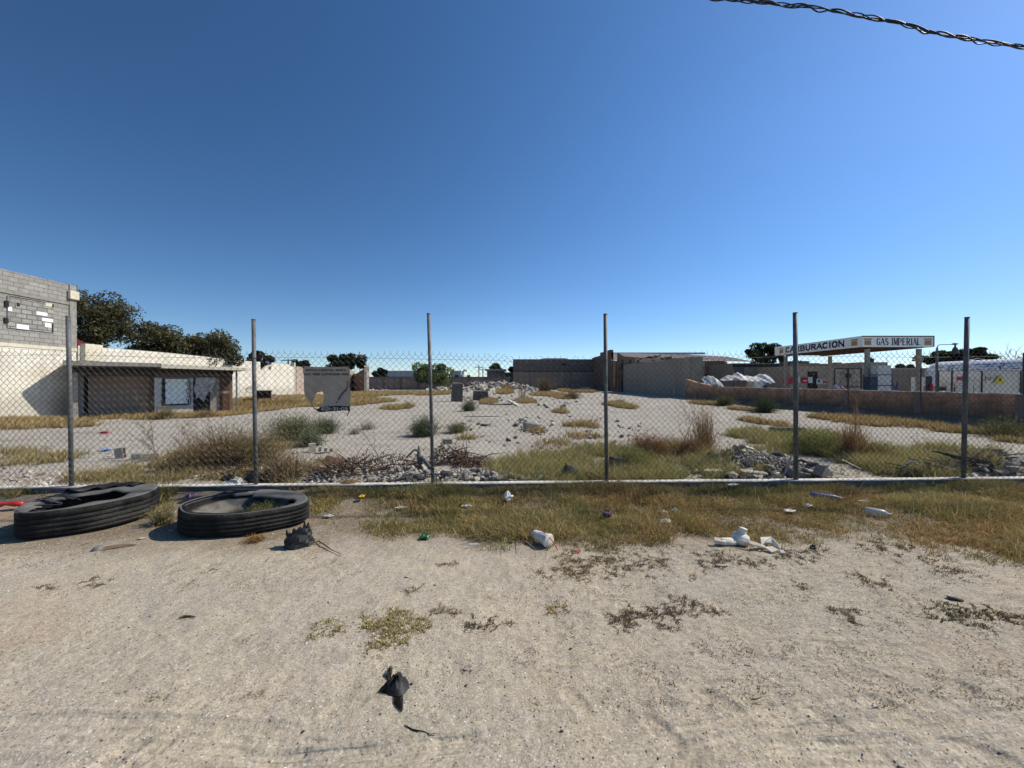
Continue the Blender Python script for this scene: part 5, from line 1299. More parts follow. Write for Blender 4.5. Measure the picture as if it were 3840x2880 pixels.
shrub('green_shrub', 3060, 1700, 1.35, .58, [(.32, .33, .11), OLIVE, (.23, .27, .08)], 'bright olive bush right of the fifth fence post', 3200, .8)
shrub('green_shrub', 3260, 1720, .9, .45, [(.30, .30, .10), OLIVE, RUST], 'low olive and rust bush right of the tall orange weed', 1700, .7)
shrub('green_shrub', 2370, 1755, .9, .42, [(.28, .31, .10), OLIVE], 'low bright green bush right of the fourth fence post', 1700, .7)
shrub('rusty_weed', 3190, 1725, .7, .8, [(.46, .24, .10), RUST, (.44, .3, .13)], 'tall orange rusty weed right of the bright olive bush', 1100, .4, upright=2.5, rough=1.0, cat='weed')
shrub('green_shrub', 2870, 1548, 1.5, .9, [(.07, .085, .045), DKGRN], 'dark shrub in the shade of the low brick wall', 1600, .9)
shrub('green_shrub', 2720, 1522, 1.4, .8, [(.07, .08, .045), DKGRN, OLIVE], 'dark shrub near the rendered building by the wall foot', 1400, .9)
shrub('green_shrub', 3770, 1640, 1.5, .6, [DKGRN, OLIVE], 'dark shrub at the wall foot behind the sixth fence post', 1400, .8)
shrub('straw_bush', 2145, 1497, 2.0, .9, [BRN, (.25, .17, .09)], 'brown thorny bush at the right end of the far rubble mound', 1500, .4)
shrub('straw_bush', 2045, 1468, 3.2, 2.4, [(.10, .065, .045), BRN], 'dark brown bush against the foot of the grey warehouse', 1500, .4, wd=1.3)
shrub('thin_weed', 1958, 1502, 1.4, 2.6, [BRN, (.22, .17, .10)], 'bare upright thin weed on the far rubble', 180, .35, upright=3, wd=1.2, cat='weed')
shrub('straw_bush', 1530, 1528, .7, .5, [BRN, STRAW], 'tiny brown bush in golden grass left of the round far shrub', 350, .5)
shrub('green_shrub', 2325, 1518, .9, .5, [OLIVE, SAGE], 'tiny green shrub right of the fourth fence post in the far lot', 500, .7)
shrub('straw_bush', 1025, 1965, .42, .18, [STRAW, RUST, OLIVE, BRN], 'dry grass clump beside the torn rubber scrap', 1100, .4, wd=.55)
shrub('straw_bush', 960, 2030, .24, .07, [(.42, .26, .08), RUST], 'low orange dry weed clump below the second tyre', 500, .5, wd=.55)
shrub('green_weed', 610, 1965, .34, .24, [OLIVE, SAGE, STRAW], 'green and straw weed growing between the two tyres', 1300, .3, upright=1.5, cat='weed', wd=.6)
shrub('green_weed', 985, 1962, .42, .27, [OLIVE, GREEN], 'green grass clump growing inside the second tyre', 1500, .3, upright=1.5, cat='weed', wd=.6)
shrub('green_shrub', 620, 1570, 1.2, .9, [BRN, OLIVE], 'brownish shrub in front of the shed left of the boarded window', 1100, .5)
shrub('green_shrub', 770, 1562, 1.2, .5, [OLIVE, BRN], 'low shrub under the boarded window of the shed', 800, .5)

# spindly branching weeds
def spindly(name, sx, sy, h, lean, col, label, nb=9, r=.006, leaves=160, lc=(BRN,)):
    p = GP(sx, sy); o = empty(name, tuple(p), 0, label, 'weed'); mb = MB(); rg = random.Random(int(sx)); tips = []
    def grow(q, d, L, rad, lev):
        path = [q]; rr = [rad]
        for k in range(6):
            d = (d + Vector((rg.uniform(-.18, .18), rg.uniform(-.18, .18), .05))).normalized(); q = q + d * L / 6; path.append(q); rr.append(rad * (1 - .13 * (k + 1)))
        mb.tube(path, rr, 4, False); tips.extend(path[2:])
        if lev < 2:
            for j in range(nb if lev == 0 else 4):
                i = rg.randint(1, 6); a = rg.uniform(0, 6.28)
                grow(path[i], (d + Vector((math.cos(a), math.sin(a), .25)) * .8).normalized(), L * rg.uniform(.3, .5), rr[i] * .6, lev + 1)
    grow(Vector((0, 0, -.02)), Vector((lean, 0, 1)).normalized(), h, r, 0)
    mb.build('stem', mat_plain(name + '_stem_bark', col, tuple(v * .6 for v in col), 20, .9, 0), o)
    t = np.array([tuple(q) for q in tips]); i = RNG.integers(0, len(t), leaves); b = t[i] + RNG.normal(0, .015, (leaves, 3)); d = RNG.normal(0, .022, (leaves, 3))
    blades('leaves', b, b + d, .008, pal(leaves, list(lc)), 'leaf', o)
    return o
spindly('tall_weed', 585, 1725, .95, -.05, (.13, .09, .06), 'tall thin leafy brown weed left of the tawny bushes', 11, .008, 700, (BRN, (.2, .15, .09), SAGE))
spindly('tall_weed', 650, 1735, .6, .35, (.16, .11, .07), 'thin leaning brown weed next to the tall leafy weed', 9, .006, 300, (BRN, STRAW))
spindly('tall_weed', 2545, 1705, 1.05, .14, (.13, .105, .07), 'grey green tall stalk behind the rusty bushes', 9, .008, 420, (OLIVE, BRN))
spindly('tall_weed', 3205, 1735, 1.45, .05, (.38, .2, .09), 'very tall orange stalk in front of the low brick wall', 7, .008, 260, (RUST, (.3, .18, .08)))
spindly('tall_weed', 3243, 1700, 1.5, .05, (.05, .045, .04), 'single dark bare stalk standing right of the orange stalk', 1, .006, 12)
spindly('tall_weed', 1450, 1765, .95, -.55, (.14, .10, .07), 'long bare twig leaning up left from the dead branch heap', 2, .006, 10)
spindly('tall_weed', 1722, 1800, 1.15, -.02, (.12, .08, .06), 'thin bare upright stalk between third and fourth posts', 2, .005, 12)
spindly('tall_weed', 1310, 1780, .5, .3, (.12, .08, .06), 'small bare twig behind the dark broken chunk', 3, .005, 20)
spindly('tall_weed', 2607, 2168, .07, 0, (.14, .09, .06), 'tiny dry stalk standing alone in the right dirt', 3, .002, 20)

# dead branch heap with brown curled leaves
def dead_heap(sx, sy, w, h, d, label, n=900, seed=1, cols=((.16, .09, .06), (.22, .13, .09), (.10, .06, .045))):
    p = GP(sx, sy); o = empty('dead_branch_heap', tuple(p), 0, label, 'branches'); rg = random.Random(seed); mb = MB()
    for i in range(34):
        q = Vector((rg.uniform(-w, w), rg.uniform(-d, d), rg.uniform(0, h * .6))); a = rg.uniform(0, 6.28); dd = Vector((math.cos(a), math.sin(a) * .5, rg.uniform(-.2, .5))); path = [q]
        for k in range(5): dd = (dd + Vector((rg.uniform(-.3, .3), rg.uniform(-.3, .3), rg.uniform(-.3, .2)))).normalized(); q = q + dd * rg.uniform(.04, .11); path.append(Vector((q.x, q.y, max(q.z, 0))))
        mb.tube(path, [.011, .010, .008, .006, .005, .003], 5, False)
    mb.build('branches', M['stick'], o)
    B = np.stack([RNG.uniform(-w, w, n), RNG.uniform(-d, d, n), RNG.uniform(0, 1, n) ** 1.3 * h * 1.1], 1)
    B[:, 2] *= np.clip(1.15 - (np.abs(B[:, 0]) / w) ** 3, .1, 1)
    D = RNG.normal(0, .028, (n, 3)); blades('dead_leaves', B, B + D, RNG.uniform(.012, .026, n), pal(n, list(cols), None, .3), 'leaf', o, .9)
    return o
dead_heap(1430, 1765, .72, .22, .3, 'heap of dead branches with curled brown leaves left of the grey stump', 1500, 1)
dead_heap(1685, 1735, .33, .30, .25, 'heap of reddish dead leaves just right of the third fence post', 1000, 2)
dead_heap(1775, 1745, .33, .14, .22, 'low strip of reddish dead leaves ending at the green grass', 800, 3)
dead_heap(1275, 1780, .25, .12, .2, 'small pile of dead leaves behind the dark broken chunk', 400, 4)
dead_heap(960, 1780, .45, .16, .25, 'pale dead twigs at the foot of the second fence post', 300, 5, ((.36, .26, .16), (.28, .2, .12)))
# straw mound
p = GP(1310, 1795); o = empty('straw_mound', tuple(p), 0, 'rounded pale straw mound right of the dark broken chunk', 'straw')
n = 2200; a = RNG.uniform(0, 6.28, n); r = RNG.random(n) ** .5; B = np.stack([np.cos(a) * r * .24, np.sin(a) * r * .18, .12 * (1 - r ** 2)], 1)
blades('straw', B, B + RNG.normal(0, 1, (n, 3)) * np.array([.035, .035, .012]), .005, pal(n, [(.50, .38, .20), (.42, .30, .16)]), 'grass', o, .4)
mb = MB(); mb.lathe([(.22, 0), (.2, .05), (.12, .10), (0, .115)], 14); mb.build('core', M['soil'], o, smooth=True)

# ================================================================== trees
def tree(name, label, crown, Y, trunk_h, cols, nleaf=7000, leaf=.2, lobes=26, cat='tree', group=None, base=None, seed=1, flat=.8, open_=.0):
    """crown: photo box (x0,y0,x1,y1)"""
    a = P(crown[0], crown[1], Y); b = P(crown[2], crown[3], Y); cx = (a.x + b.x) / 2; w = (b.x - a.x) / 2; ht = (a.z - b.z) / 2; cz = (a.z + b.z) / 2
    rg = np.random.default_rng(seed); o = empty(name, (cx, Y, 0), 0, label, cat, group)
    mb = MB(); rg2 = random.Random(seed); tr = max(.12, w * .07)
    tops = []
    mb.tube([(0, 0, -.2), (.1 * w * .2, 0, trunk_h * .5), (-.03 * w, 0, cz - ht * .5)], [tr * 1.2, tr, tr * .75], 8)
    LC = []
    for i in range(lobes):
        u = rg.normal(0, 1, 3); u /= np.linalg.norm(u); rr_ = rg.uniform(.30, .90)
        c_ = np.array([u[0] * w * rr_, u[1] * w * rr_ * .8, cz + u[2] * ht * rr_])
        s_ = rg.uniform(.17, .36) * min(w, ht * 1.4); LC.append((c_, s_))
        if i % 3 == 0:
            s0 = Vector((-.02 * w, 0, cz - ht * .6)); e0 = Vector(c_); m0 = s0.lerp(e0, .5) + Vector((0, 0, .1 * ht))
            mb.tube([s0, m0, e0], [tr * .5, tr * .3, tr * .12], 5, False)
    mb.build('trunk', M['bark'], o, smooth=True)
    per = nleaf // lobes; C0 = []; SZ = []; COLS = []
    for (c_, s_) in LC:
        u = rg.normal(0, 1, (per, 3)); u /= np.linalg.norm(u, axis=1, keepdims=True)
        q = c_ + u * (s_ * rg.uniform(.45, 1.12, (per, 1)) ** .7) * np.array([1.1, 1, flat])
        C0.append(q); tone = rg.uniform(.7, 1.25)
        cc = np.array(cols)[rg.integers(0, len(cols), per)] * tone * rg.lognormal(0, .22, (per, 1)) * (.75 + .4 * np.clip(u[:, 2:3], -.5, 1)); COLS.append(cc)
    C0 = np.concatenate(C0); COLS = np.concatenate(COLS); m = len(C0)
    # outlying twigs for an uneven outline
    n1 = rg.normal(0, 1, (m, 3)); n1 /= np.linalg.norm(n1, axis=1, keepdims=True); n2 = np.cross(n1, rg.normal(0, 1, (m, 3))); n2 /= np.linalg.norm(n2, axis=1, keepdims=True)
    s = leaf * rg.uniform(.5, 1.3, (m, 1)); V = np.stack([C0 - n1 * s, C0 - n2 * s * .45, C0 + n1 * s, C0 + n2 * s * .45], 1).reshape(-1, 3)
    i = np.arange(m) * 4; q = np.stack([i, i + 1, i + 2, i + 3], 1)
    np_obj('crown', V, [q], M['leaf'], o, np.clip(np.repeat(COLS, 4, 0), 0, 1)); return o
DT = [(.10, .105, .05), (.14, .125, .062), (.05, .06, .032), (.20, .165, .085)]
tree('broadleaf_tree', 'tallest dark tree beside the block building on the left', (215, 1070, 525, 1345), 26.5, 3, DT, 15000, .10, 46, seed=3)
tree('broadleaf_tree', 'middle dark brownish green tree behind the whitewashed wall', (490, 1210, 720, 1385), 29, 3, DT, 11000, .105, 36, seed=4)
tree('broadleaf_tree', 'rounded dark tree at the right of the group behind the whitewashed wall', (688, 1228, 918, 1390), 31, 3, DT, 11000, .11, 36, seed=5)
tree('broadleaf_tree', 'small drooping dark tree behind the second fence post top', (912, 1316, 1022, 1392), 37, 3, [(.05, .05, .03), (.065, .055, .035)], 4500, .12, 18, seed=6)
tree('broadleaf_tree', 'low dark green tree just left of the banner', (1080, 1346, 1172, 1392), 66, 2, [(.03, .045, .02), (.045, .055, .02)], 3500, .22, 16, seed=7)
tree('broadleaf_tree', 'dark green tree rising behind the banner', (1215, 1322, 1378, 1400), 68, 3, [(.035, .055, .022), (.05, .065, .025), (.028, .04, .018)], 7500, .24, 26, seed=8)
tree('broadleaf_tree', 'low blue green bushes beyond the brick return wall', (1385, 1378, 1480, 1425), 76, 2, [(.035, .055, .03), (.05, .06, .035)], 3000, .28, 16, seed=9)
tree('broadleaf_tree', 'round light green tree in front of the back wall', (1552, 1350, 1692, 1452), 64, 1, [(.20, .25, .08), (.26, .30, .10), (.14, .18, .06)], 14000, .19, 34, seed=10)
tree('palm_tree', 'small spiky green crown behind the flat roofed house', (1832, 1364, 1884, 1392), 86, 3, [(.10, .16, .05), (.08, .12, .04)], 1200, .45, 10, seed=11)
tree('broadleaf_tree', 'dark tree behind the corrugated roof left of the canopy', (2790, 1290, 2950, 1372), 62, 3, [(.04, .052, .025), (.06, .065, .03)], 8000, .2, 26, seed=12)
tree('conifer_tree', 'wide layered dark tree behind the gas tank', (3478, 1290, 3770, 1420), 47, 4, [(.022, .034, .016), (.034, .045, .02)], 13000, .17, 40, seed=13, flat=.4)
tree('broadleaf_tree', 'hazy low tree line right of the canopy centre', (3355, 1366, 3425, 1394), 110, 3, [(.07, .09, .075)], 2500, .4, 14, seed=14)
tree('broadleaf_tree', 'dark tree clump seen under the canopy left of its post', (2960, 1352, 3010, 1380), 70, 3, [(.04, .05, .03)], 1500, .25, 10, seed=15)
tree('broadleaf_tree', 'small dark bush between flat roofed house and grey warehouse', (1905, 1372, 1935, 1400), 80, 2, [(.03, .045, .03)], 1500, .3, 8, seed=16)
# bare tree right
p = P(3800, 1400, 40); o = empty('bare_tree', (p.x, 40, 0), 0, 'leafless tree rising above the right end of the gas tank', 'tree'); mb = MB(); rg = random.Random(9)
def bgrow(q, d, L, r, lev):
    path = [q]
    for k in range(4): d = (d + Vector((rg.uniform(-.15, .15), rg.uniform(-.15, .15), .04))).normalized(); q = q + d * L / 4; path.append(q)
    mb.tube(path, [r, r * .9, r * .8, r * .65, r * .5], 5, False)
    if lev < 4:
        for j in range(3):
            a = rg.uniform(0, 6.28); bgrow(path[rg.randint(2, 4)], (d + Vector((math.cos(a), math.sin(a), .2)) * .75).normalized(), L * .66, r * .5, lev + 1)
bgrow(Vector((1.2, 0, 0)), Vector((-.12, 0, 1)), 2.4, .12, 0)
mb.build('trunk', M['greywood'], o)

# ================================================================== tyres
def tyre(name, loc, rx, ry, H, label, rot=0, tilt=(0, 0), damage=None, seed=0, side_w=.20, lean=0):
    """flat lying worn tyre: swept profile, grooves, torn upper sidewall"""
    o = empty(name, loc, rot, label, 'tyre'); NA = 132; rgt = random.Random(seed)
    def place(a, r, z, k=0):
        """r: 1 = outer radius ; inner metres removed"""
        ca, sa = math.cos(a), math.sin(a)
        wob = 1 + .022 * math.sin(3 * a + seed) + .012 * math.sin(7 * a + 2 * seed) + .02 * (z / H) * math.sin(2 * a + seed) - .02 * (z / H)
        ex, ey = rx * wob, ry * wob
        if damage: z, r, ex, ey = damage(a, z, r, ex, ey)
        x = ca * (ex - r); y = sa * (ey - r)
        return (x, y, z + tilt[0] * x + tilt[1] * y)
    grooves = [.22, .40, .58, .76]
    prof = [(.035, .012), (.012, .03)]
    z = .04
    for g_ in grooves:
        zc = g_ * H
        prof += [(0.0, zc - .010), (.008, zc - .007), (.008, zc + .004), (0.0, zc + .007)]
    prof += [(.0, H - .03), (.004, H - .012), (.014, H - .002), (.055, H + .004)]
    def sweep(prf, nm, mat, a0=0, a1=2 * math.pi, closed=True, rag=None, par=o):
        vs = []; fs = []; m = len(prf); n = NA if closed else int(NA * (a1 - a0) / (2 * math.pi)); cnt = n if closed else n + 1
        for i in range(cnt):
            a = a0 + (a1 - a0) * i / n
            for j, (r, zz) in enumerate(prf):
                r2 = r
                if rag and j >= m - 2: r2 = max(prf[0][0] + .004, r - rag(a) * (r - prf[0][0])) 
                nz = (fbm(np.array([a * 9 + j]), np.array([seed + j * .7]), 3, 2)[0] - .5) * .010
                vs.append(place(a, r2 + nz * .5, zz + nz * (.5 if j else .2)))
        for i in range(n):
            i2 = (i + 1) % cnt
            for j in range(m - 1): fs.append((i * m + j, i2 * m + j, i2 * m + j + 1, i * m + j + 1))
        return MB().add(vs, fs).build(nm, M[mat], par, smooth=True)
    sweep(prof, 'tread', 'tread')
    sweep([(.035, .012), (side_w * .6, -.002), (side_w, .01), (side_w + .01, .02), (side_w, .03), (.05, .03), (.03, .06), (.028, H - .05), (.045, H - .025)], 'casing', 'rubberin')
    return o, sweep, place
# first tyre (far left), badly torn on its near left
def dmg1(a, z, r, ex, ey):
    d = math.cos(a - 4.0)     # near-left sector sags
    if d > .6: z = z * (1 - .07 * (d - .6))
    return z, r, ex, ey
g0 = gz(-4.52, 4.15)
o, sw, pl_ = tyre('truck_tyre', (-4.52, 4.15, g0 - .005), .53, .53, .265, 'worn truck tyre with torn sidewall lying flat at the far left', .1, (.03, .0), dmg1, 1)
def rag1(a):
    d = (math.degrees(a) - 205 + 180) % 360 - 180
    return max(0, min(1, 1.25 - abs(d) / 42)) * (.75 + .25 * math.sin(a * 23)) + (.10 * abs(math.sin(a * 3.3)) if 100 < math.degrees(a) < 330 else 0)
sw([(.06, .269), (.10, .272), (.15, .268), (.185, .258), (.20, .245), (.195, .23), (.15, .24), (.07, .25)], 'sidewall', 'rubber', 0, 2 * math.pi, True, None) if False else None
def sidewall(sw, rag, H, w, name='sidewall', mat='rubber'):
    prof = [(.06, H + .004)] + [(.06 + (w - .06) * k / 5, H + .004 - .018 * (k / 5) ** 2) for k in range(1, 6)] + [(w + .012, H - .024), (w + .006, H - .036)]
    return prof
def swept_wall(par, place, H, w, ragf, nm, mat, NA=132, dz=lambda a, t: 0):
    vs = []; fs = []; K = 8
    for i in range(NA):
        a = 2 * math.pi * i / NA; f_ = max(.0, 1 - ragf(a))
        for j in range(K + 1):
            t = j / K; rr = .014 + (w - .014) * t * max(f_, .16); zz = H + .006 - .02 * t * t + dz(a, t)
            if j == K: rr += .008 * (f_ > .5); zz -= .012
            vs.append(place(a, rr, zz))
    for i in range(NA):
        a = 2 * math.pi * i / NA; i2 = (i + 1) % NA
        if 1 - ragf(a) < .01: continue
        for j in range(K): fs.append((i * (K + 1) + j, i2 * (K + 1) + j, i2 * (K + 1) + j + 1, i * (K + 1) + j + 1))
    ob = MB().add(vs, fs).build(nm, M[mat], par, smooth=True)
    sm = ob.modifiers.new('thick', 'SOLIDIFY'); sm.thickness = .010; sm.offset = -1
    return ob
swept_wall(o, pl_, .265, .245, rag1, 'sidewall', 'side', dz=lambda a, t: -.03 * t * max(0, math.cos(a - 3.9)) + .012 * t * math.sin(a * 5))
def strips(par, specs, mat, w=.02, th=.006):
    for sp in specs:
        mb = MB()
        for (path, ww) in sp:
            path = [Vector(p_) for p_ in path]
            n0 = len(mb.v)
            for i, p_ in enumerate(path):
                d_ = (path[min(i + 1, len(path) - 1)] - path[max(i - 1, 0)]).normalized(); s_ = d_.cross(Vector((0, 0, 1))).normalized() * ww * (1 - .5 * i / len(path)) * (.8 + .4 * ((i * 7) % 3) / 2)
                mb.v += [tuple(p_ - s_), tuple(p_ + s_), tuple(p_ + s_ - Vector((0, 0, th))), tuple(p_ - s_ - Vector((0, 0, th)))]
            for i in range(len(path) - 1):
                for k in range(4): mb.f.append((n0 + i * 4 + k, n0 + i * 4 + (k + 1) % 4, n0 + i * 4 + 4 + (k + 1) % 4, n0 + i * 4 + 4 + k))
        mb.build('torn_strip', M[mat], par)
rg = random.Random(3)
sp = []
for k in range(9):      # shredded cords spanning the tear
    a = math.radians(165 + k * 10); r0, r1 = .50, rg.uniform(.22, .33)
    a2 = a + rg.uniform(-.35, .35)
    sp.append(([(r0 * math.cos(a), r0 * math.sin(a), .262), ((r0 + r1) / 2 * math.cos((a + a2) / 2), (r0 + r1) / 2 * math.sin((a + a2) / 2), .262 + rg.uniform(-.03, .02)), (r1 * math.cos(a2), r1 * math.sin(a2), .235 + rg.uniform(-.05, .02))], rg.uniform(.008, .022)))
strips(o, [sp[:5]], 'rubber'); strips(o, [sp[5:]], 'rubberblk')
# pale scuffed flap at the near-left shoulder
fl_p = []
for i in range(9):
    a = math.radians(212 + i * 5.2)
    for (r_, z_) in ((.525, .235), (.48, .268), (.43, .274), (.385 - .02 * math.sin(i * 1.3), .262)): fl_p.append((r_ * math.cos(a), r_ * math.sin(a), z_ + .008 + .006 * math.sin(i * 1.7 + r_ * 20)))
fq = []
for i in range(8):
    for j in range(3): a = i * 4 + j; fq.append((a, a + 4, a + 5, a + 1))
M['scuff'] = mat_plain('pale_scuffed_rubber', (.19, .18, .15), (.13, .12, .10), 7, .85, .3, 50)
MB().add(fl_p, fq).build('scuffed_flap', M['scuff'], o, smooth=True)
fl_p = []
for i in range(12):      # upturned black ragged lip at the back
    a = math.radians(70 + i * 8)
    for j, (r_, z_) in enumerate(((.50, .262), (.47, .285), (.43, .295 - .012 * math.sin(i * 2.1)), (.36, .27 + .02 * math.sin(i * 1.9)))): fl_p.append((r_ * math.cos(a), r_ * math.sin(a), z_ + .004 * math.sin(i * 3)))
fq = []
for i in range(11):
    for j in range(3): a = i * 4 + j; fq.append((a, a + 1, a + 5, a + 4))
ob = MB().add(fl_p, fq).build('ragged_lip', M['rubberblk'], o, smooth=True); sm = ob.modifiers.new('t', 'SOLIDIFY'); sm.thickness = .01

# second tyre: squashed, inside exposed, sharp fold at its right end
def dmg2(a, z, r, ex, ey):
    c_ = math.cos(a)
    if c_ > .55: ex = ex * (1 + .16 * ((c_ - .55) / .45) ** 2); ey = ey
    z = z * (1 - .10 * max(0, -math.sin(a - .5)) - .12 * max(0, c_ - .6))
    return z, r, ex, ey
g0 = gz(-2.82, 4.05)
o2, sw2, pl2 = tyre('truck_tyre', (-2.84, 4.05, g0 - .005), .565, .42, .245, 'squashed truck tyre with exposed lining lying right of the first tyre', .12, (0, 0), dmg2, 2, side_w=.12)
def rag2(a):
    d = math.degrees(a) % 360
    if 20 < d < 95: return .0          # wide remaining sidewall at the back right
    if 95 <= d < 120: return .45
    if 120 <= d < 200: return .93
    if 200 <= d < 330: return .90 - .06 * math.sin(a * 6)
    return .3
swept_wall(o2, pl2, .245, .19, rag2, 'sidewall', 'side')
fl_p = []; fq = []           # collapsed inner band, dusty, curling across the opening
for i in range(25):
    t = i / 24; a = math.radians(195 - 175 * t)
    for j in range(5):
        w_ = j / 4; r1, r2 = (.50 - .02 * t, .34 - .02 * t), (.30 + .03 * t, .17 + .06 * t)
        rx_, ry_ = r1[0] * (1 - w_) + r2[0] * w_, r1[1] * (1 - w_) + r2[1] * w_
        fl_p.append((rx_ * math.cos(a) + .02, ry_ * math.sin(a) - .0, .06 + .165 * (1 - w_) ** .8 * (.55 + .45 * t) + .012 * math.sin(j * 2.5)))
for i in range(24):
    for j in range(4): a = i * 5 + j; fq.append((a, a + 5, a + 6, a + 1))
M['dusty'] = mat_plain('dust_covered_rubber', (.20, .18, .145), (.09, .082, .068), 4, .92, .4, 40, c3=(.045, .042, .037), s3=4)
ob = MB().add(fl_p, fq).build('collapsed_band', M['dusty'], o2, smooth=True); sm = ob.modifiers.new('t', 'SOLIDIFY'); sm.thickness = .012
strips(o2, [[([(-.42, .24, .235), (-.3, .33, .28), (-.18, .36, .27), (-.02, .38, .255)], .03), ([(-.3, .30, .25), (-.2, .34, .265), (-.1, .36, .24)], .04)]], 'rubberblk')
strips(o2, [[([(.60, .10, .21), (.66, .05, .20), (.58, -.05, .205), (.5, -.1, .215)], .03)]], 'rubber')
# cords of shredded casing on kerb behind it
p = GP(925, 1838); o = empty('shredded_rubber', (p.x, p.y, p.z), 0, 'crumpled black plastic and rubber heap behind the second tyre against the kerb', 'rubber scrap')
def crumple(name, par, w, d, h, mat, seed, loc=(0, 0, 0), n=14, jag=.35):
    rg = np.random.default_rng(seed); u = np.linspace(0, 2 * np.pi, n + 1)[:-1]; vs = []; fs = []; K = 6
    for j in range(K + 1):
        t = j / K
        for a in u:
            r = math.sin(t * math.pi * .92 + .12) * (1 + jag * rg.uniform(-1, 1)); vs.append((loc[0] + r * w * math.cos(a), loc[1] + r * d * math.sin(a), loc[2] + max(0, h * (t ** .9) * (1 + jag * .7 * rg.uniform(-1, 1)))))
    for j in range(K):
        for i in range(n): i2 = (i + 1) % n; fs.append((j * n + i, j * n + i2, (j + 1) * n + i2, (j + 1) * n + i))
    fs.append(tuple(K * n + i for i in range(n)))
    return MB().add(vs, fs).build(name, M[mat], par)
crumple('bag', o, .11, .07, .16, 'blackpl', 3, (.0, .12, .0)); crumple('bag', o, .07, .06, .17, 'rubberblk', 4, (.18, .12, .0)); crumple('cloudy_sheet', o, .12, .07, .11, 'tarpgrey', 5, (-.16, .0, 0)); crumple('bag', o, .09, .05, .10, 'rubberblk', 6, (-.28, .03, .04))
# upright torn scrap of tyre right of the second tyre
p = GP(1132, 2045); o = empty('tyre_scrap', tuple(p), .3, 'jagged black piece of torn tyre standing on the dirt right of the second tyre', 'rubber scrap')
vs = []; fs = []
rgn = np.random.default_rng(8)
for i in range(15):
    t = i / 14; a = math.radians(150 + 230 * t)
    for j in range(7):
        s_ = j / 6; z_ = .005 + s_ * (.20 - .16 * abs(t - .62)) * (1 + .28 * (j == 6) * rgn.uniform(-1.5, 1)); r_ = (.112 + .03 * math.sin(t * 5 + 1)) * (1 - .30 * s_ * (.4 + t)) + .010 * math.sin(j * 2.1 + i * 1.3)
        vs.append((r_ * math.cos(a) * 1.05, r_ * math.sin(a) * .8 + .02 * s_, z_))
for i in range(14):
    for j in range(6): a = i * 7 + j; fs.append((a, a + 7, a + 8, a + 1))
ob = MB().add(vs, fs).build('curved_piece', M['rubberblk'], o); sm = ob.modifiers.new('t', 'SOLIDIFY'); sm.thickness = .014
crumple('crumpled_core', o, .075, .05, .12, 'rubberblk', 12, (-.02, .01, 0), jag=.5)
MB().add([(.0, -.085, .06), (.075, -.075, .075), (.06, -.088, .12), (-.01, -.088, .125)], [(0, 1, 2, 3)]).build('scuffed_face', M['scuff'], o)
# stick next to it
def stick(name, pts, r, mat, label, cat='stick', z=.012, n=6, lift=None):
    ps = [GP(a, b) for a, b in pts]; o0 = ps[0]
    path = [q - o0 + Vector((0, 0, z + (lift[i] if lift else 0))) for i, q in enumerate(ps)]
    rr = [r * (1 - .55 * abs(2 * i / (len(ps) - 1) - .7)) for i in range(len(ps))]
    ob = MB().tube(path, rr, n).build(name, M[mat]); ob.location = o0; return tag(ob, label, cat)
stick('stick', [(1165, 2044), (1195, 2038), (1215, 2050), (1245, 2068), (1280, 2083)], .007, 'stick', 'crooked dark stick lying right of the tyre scrap', lift=[0, .01, .008, 0, 0])
stick('stick', [(1518, 2722), (1545, 2738), (1558, 2742), (1590, 2747), (1612, 2754), (1638, 2757)], .0032, 'rubberblk', 'thin black twig lying just below the black rag', z=.004)
stick('stick', [(672, 2322), (690, 2316), (712, 2315), (733, 2318)], .0085, 'stick', 'short thick dark twig on the left dirt', z=.008)
stick('stick', [(1012, 2095), (1005, 2102), (1000, 2110)], .003, 'stick', 'tiny twig left of the crooked stick')
stick('stick', [(2285, 1995), (2340, 1998), (2400, 2003), (2470, 2010)], .007, 'palewood', 'pale straight stick lying at the front edge of the verge', z=.02)
stick('stick', [(3400, 1925), (3440, 1912), (3480, 1900), (3500, 1893)], .010, 'stick', 'dark stick in the verge at the right', z=.02)
stick('stick', [(2665, 1857), (2700, 1850), (2740, 1842), (2755, 1838)], .007, 'stick', 'thin dark stick by the kerb left of the fifth post', z=.05)
stick('stick', [(1278, 2262), (1271, 2285)], .0022, 'palewood', 'thin pale straw lying on the dirt above the yellow weed', z=.004)
stick('stick', [(1745, 1975), (1760, 2000), (1790, 2030)], .0035, 'palewood', 'pale bent straw at the front of the verge', z=.01)
stick('stick', [(1870, 1960), (1930, 1975), (1990, 1985)], .004, 'palewood', 'long pale stem lying in the verge left of the cup', z=.05)
stick('stick', [(2815, 2625), (2840, 2622), (2862, 2612)], .0022, 'stick', 'tiny curved twig in the right foreground', z=.003)
stick('stick', [(2790, 2495), (2818, 2500)], .003, 'stick', 'tiny dark twig in the mid right dirt', z=.003)
stick('stick', [(3270, 2655), (3290, 2656), (3305, 2662)], .0025, 'palewood', 'tiny pale twig in the right foreground', z=.004)
stick('stick', [(150, 2222), (175, 2210), (205, 2192)], .002, 'stick', 'leftmost tiny twig on the dirt', z=.003)
stick('stick', [(290, 2215), (330, 2195), (385, 2165)], .002, 'stick', 'long faint twig on the left dirt', z=.003)

# ================================================================== litter
def on(sx, sy, dz=0): return GP(sx, sy, dz)
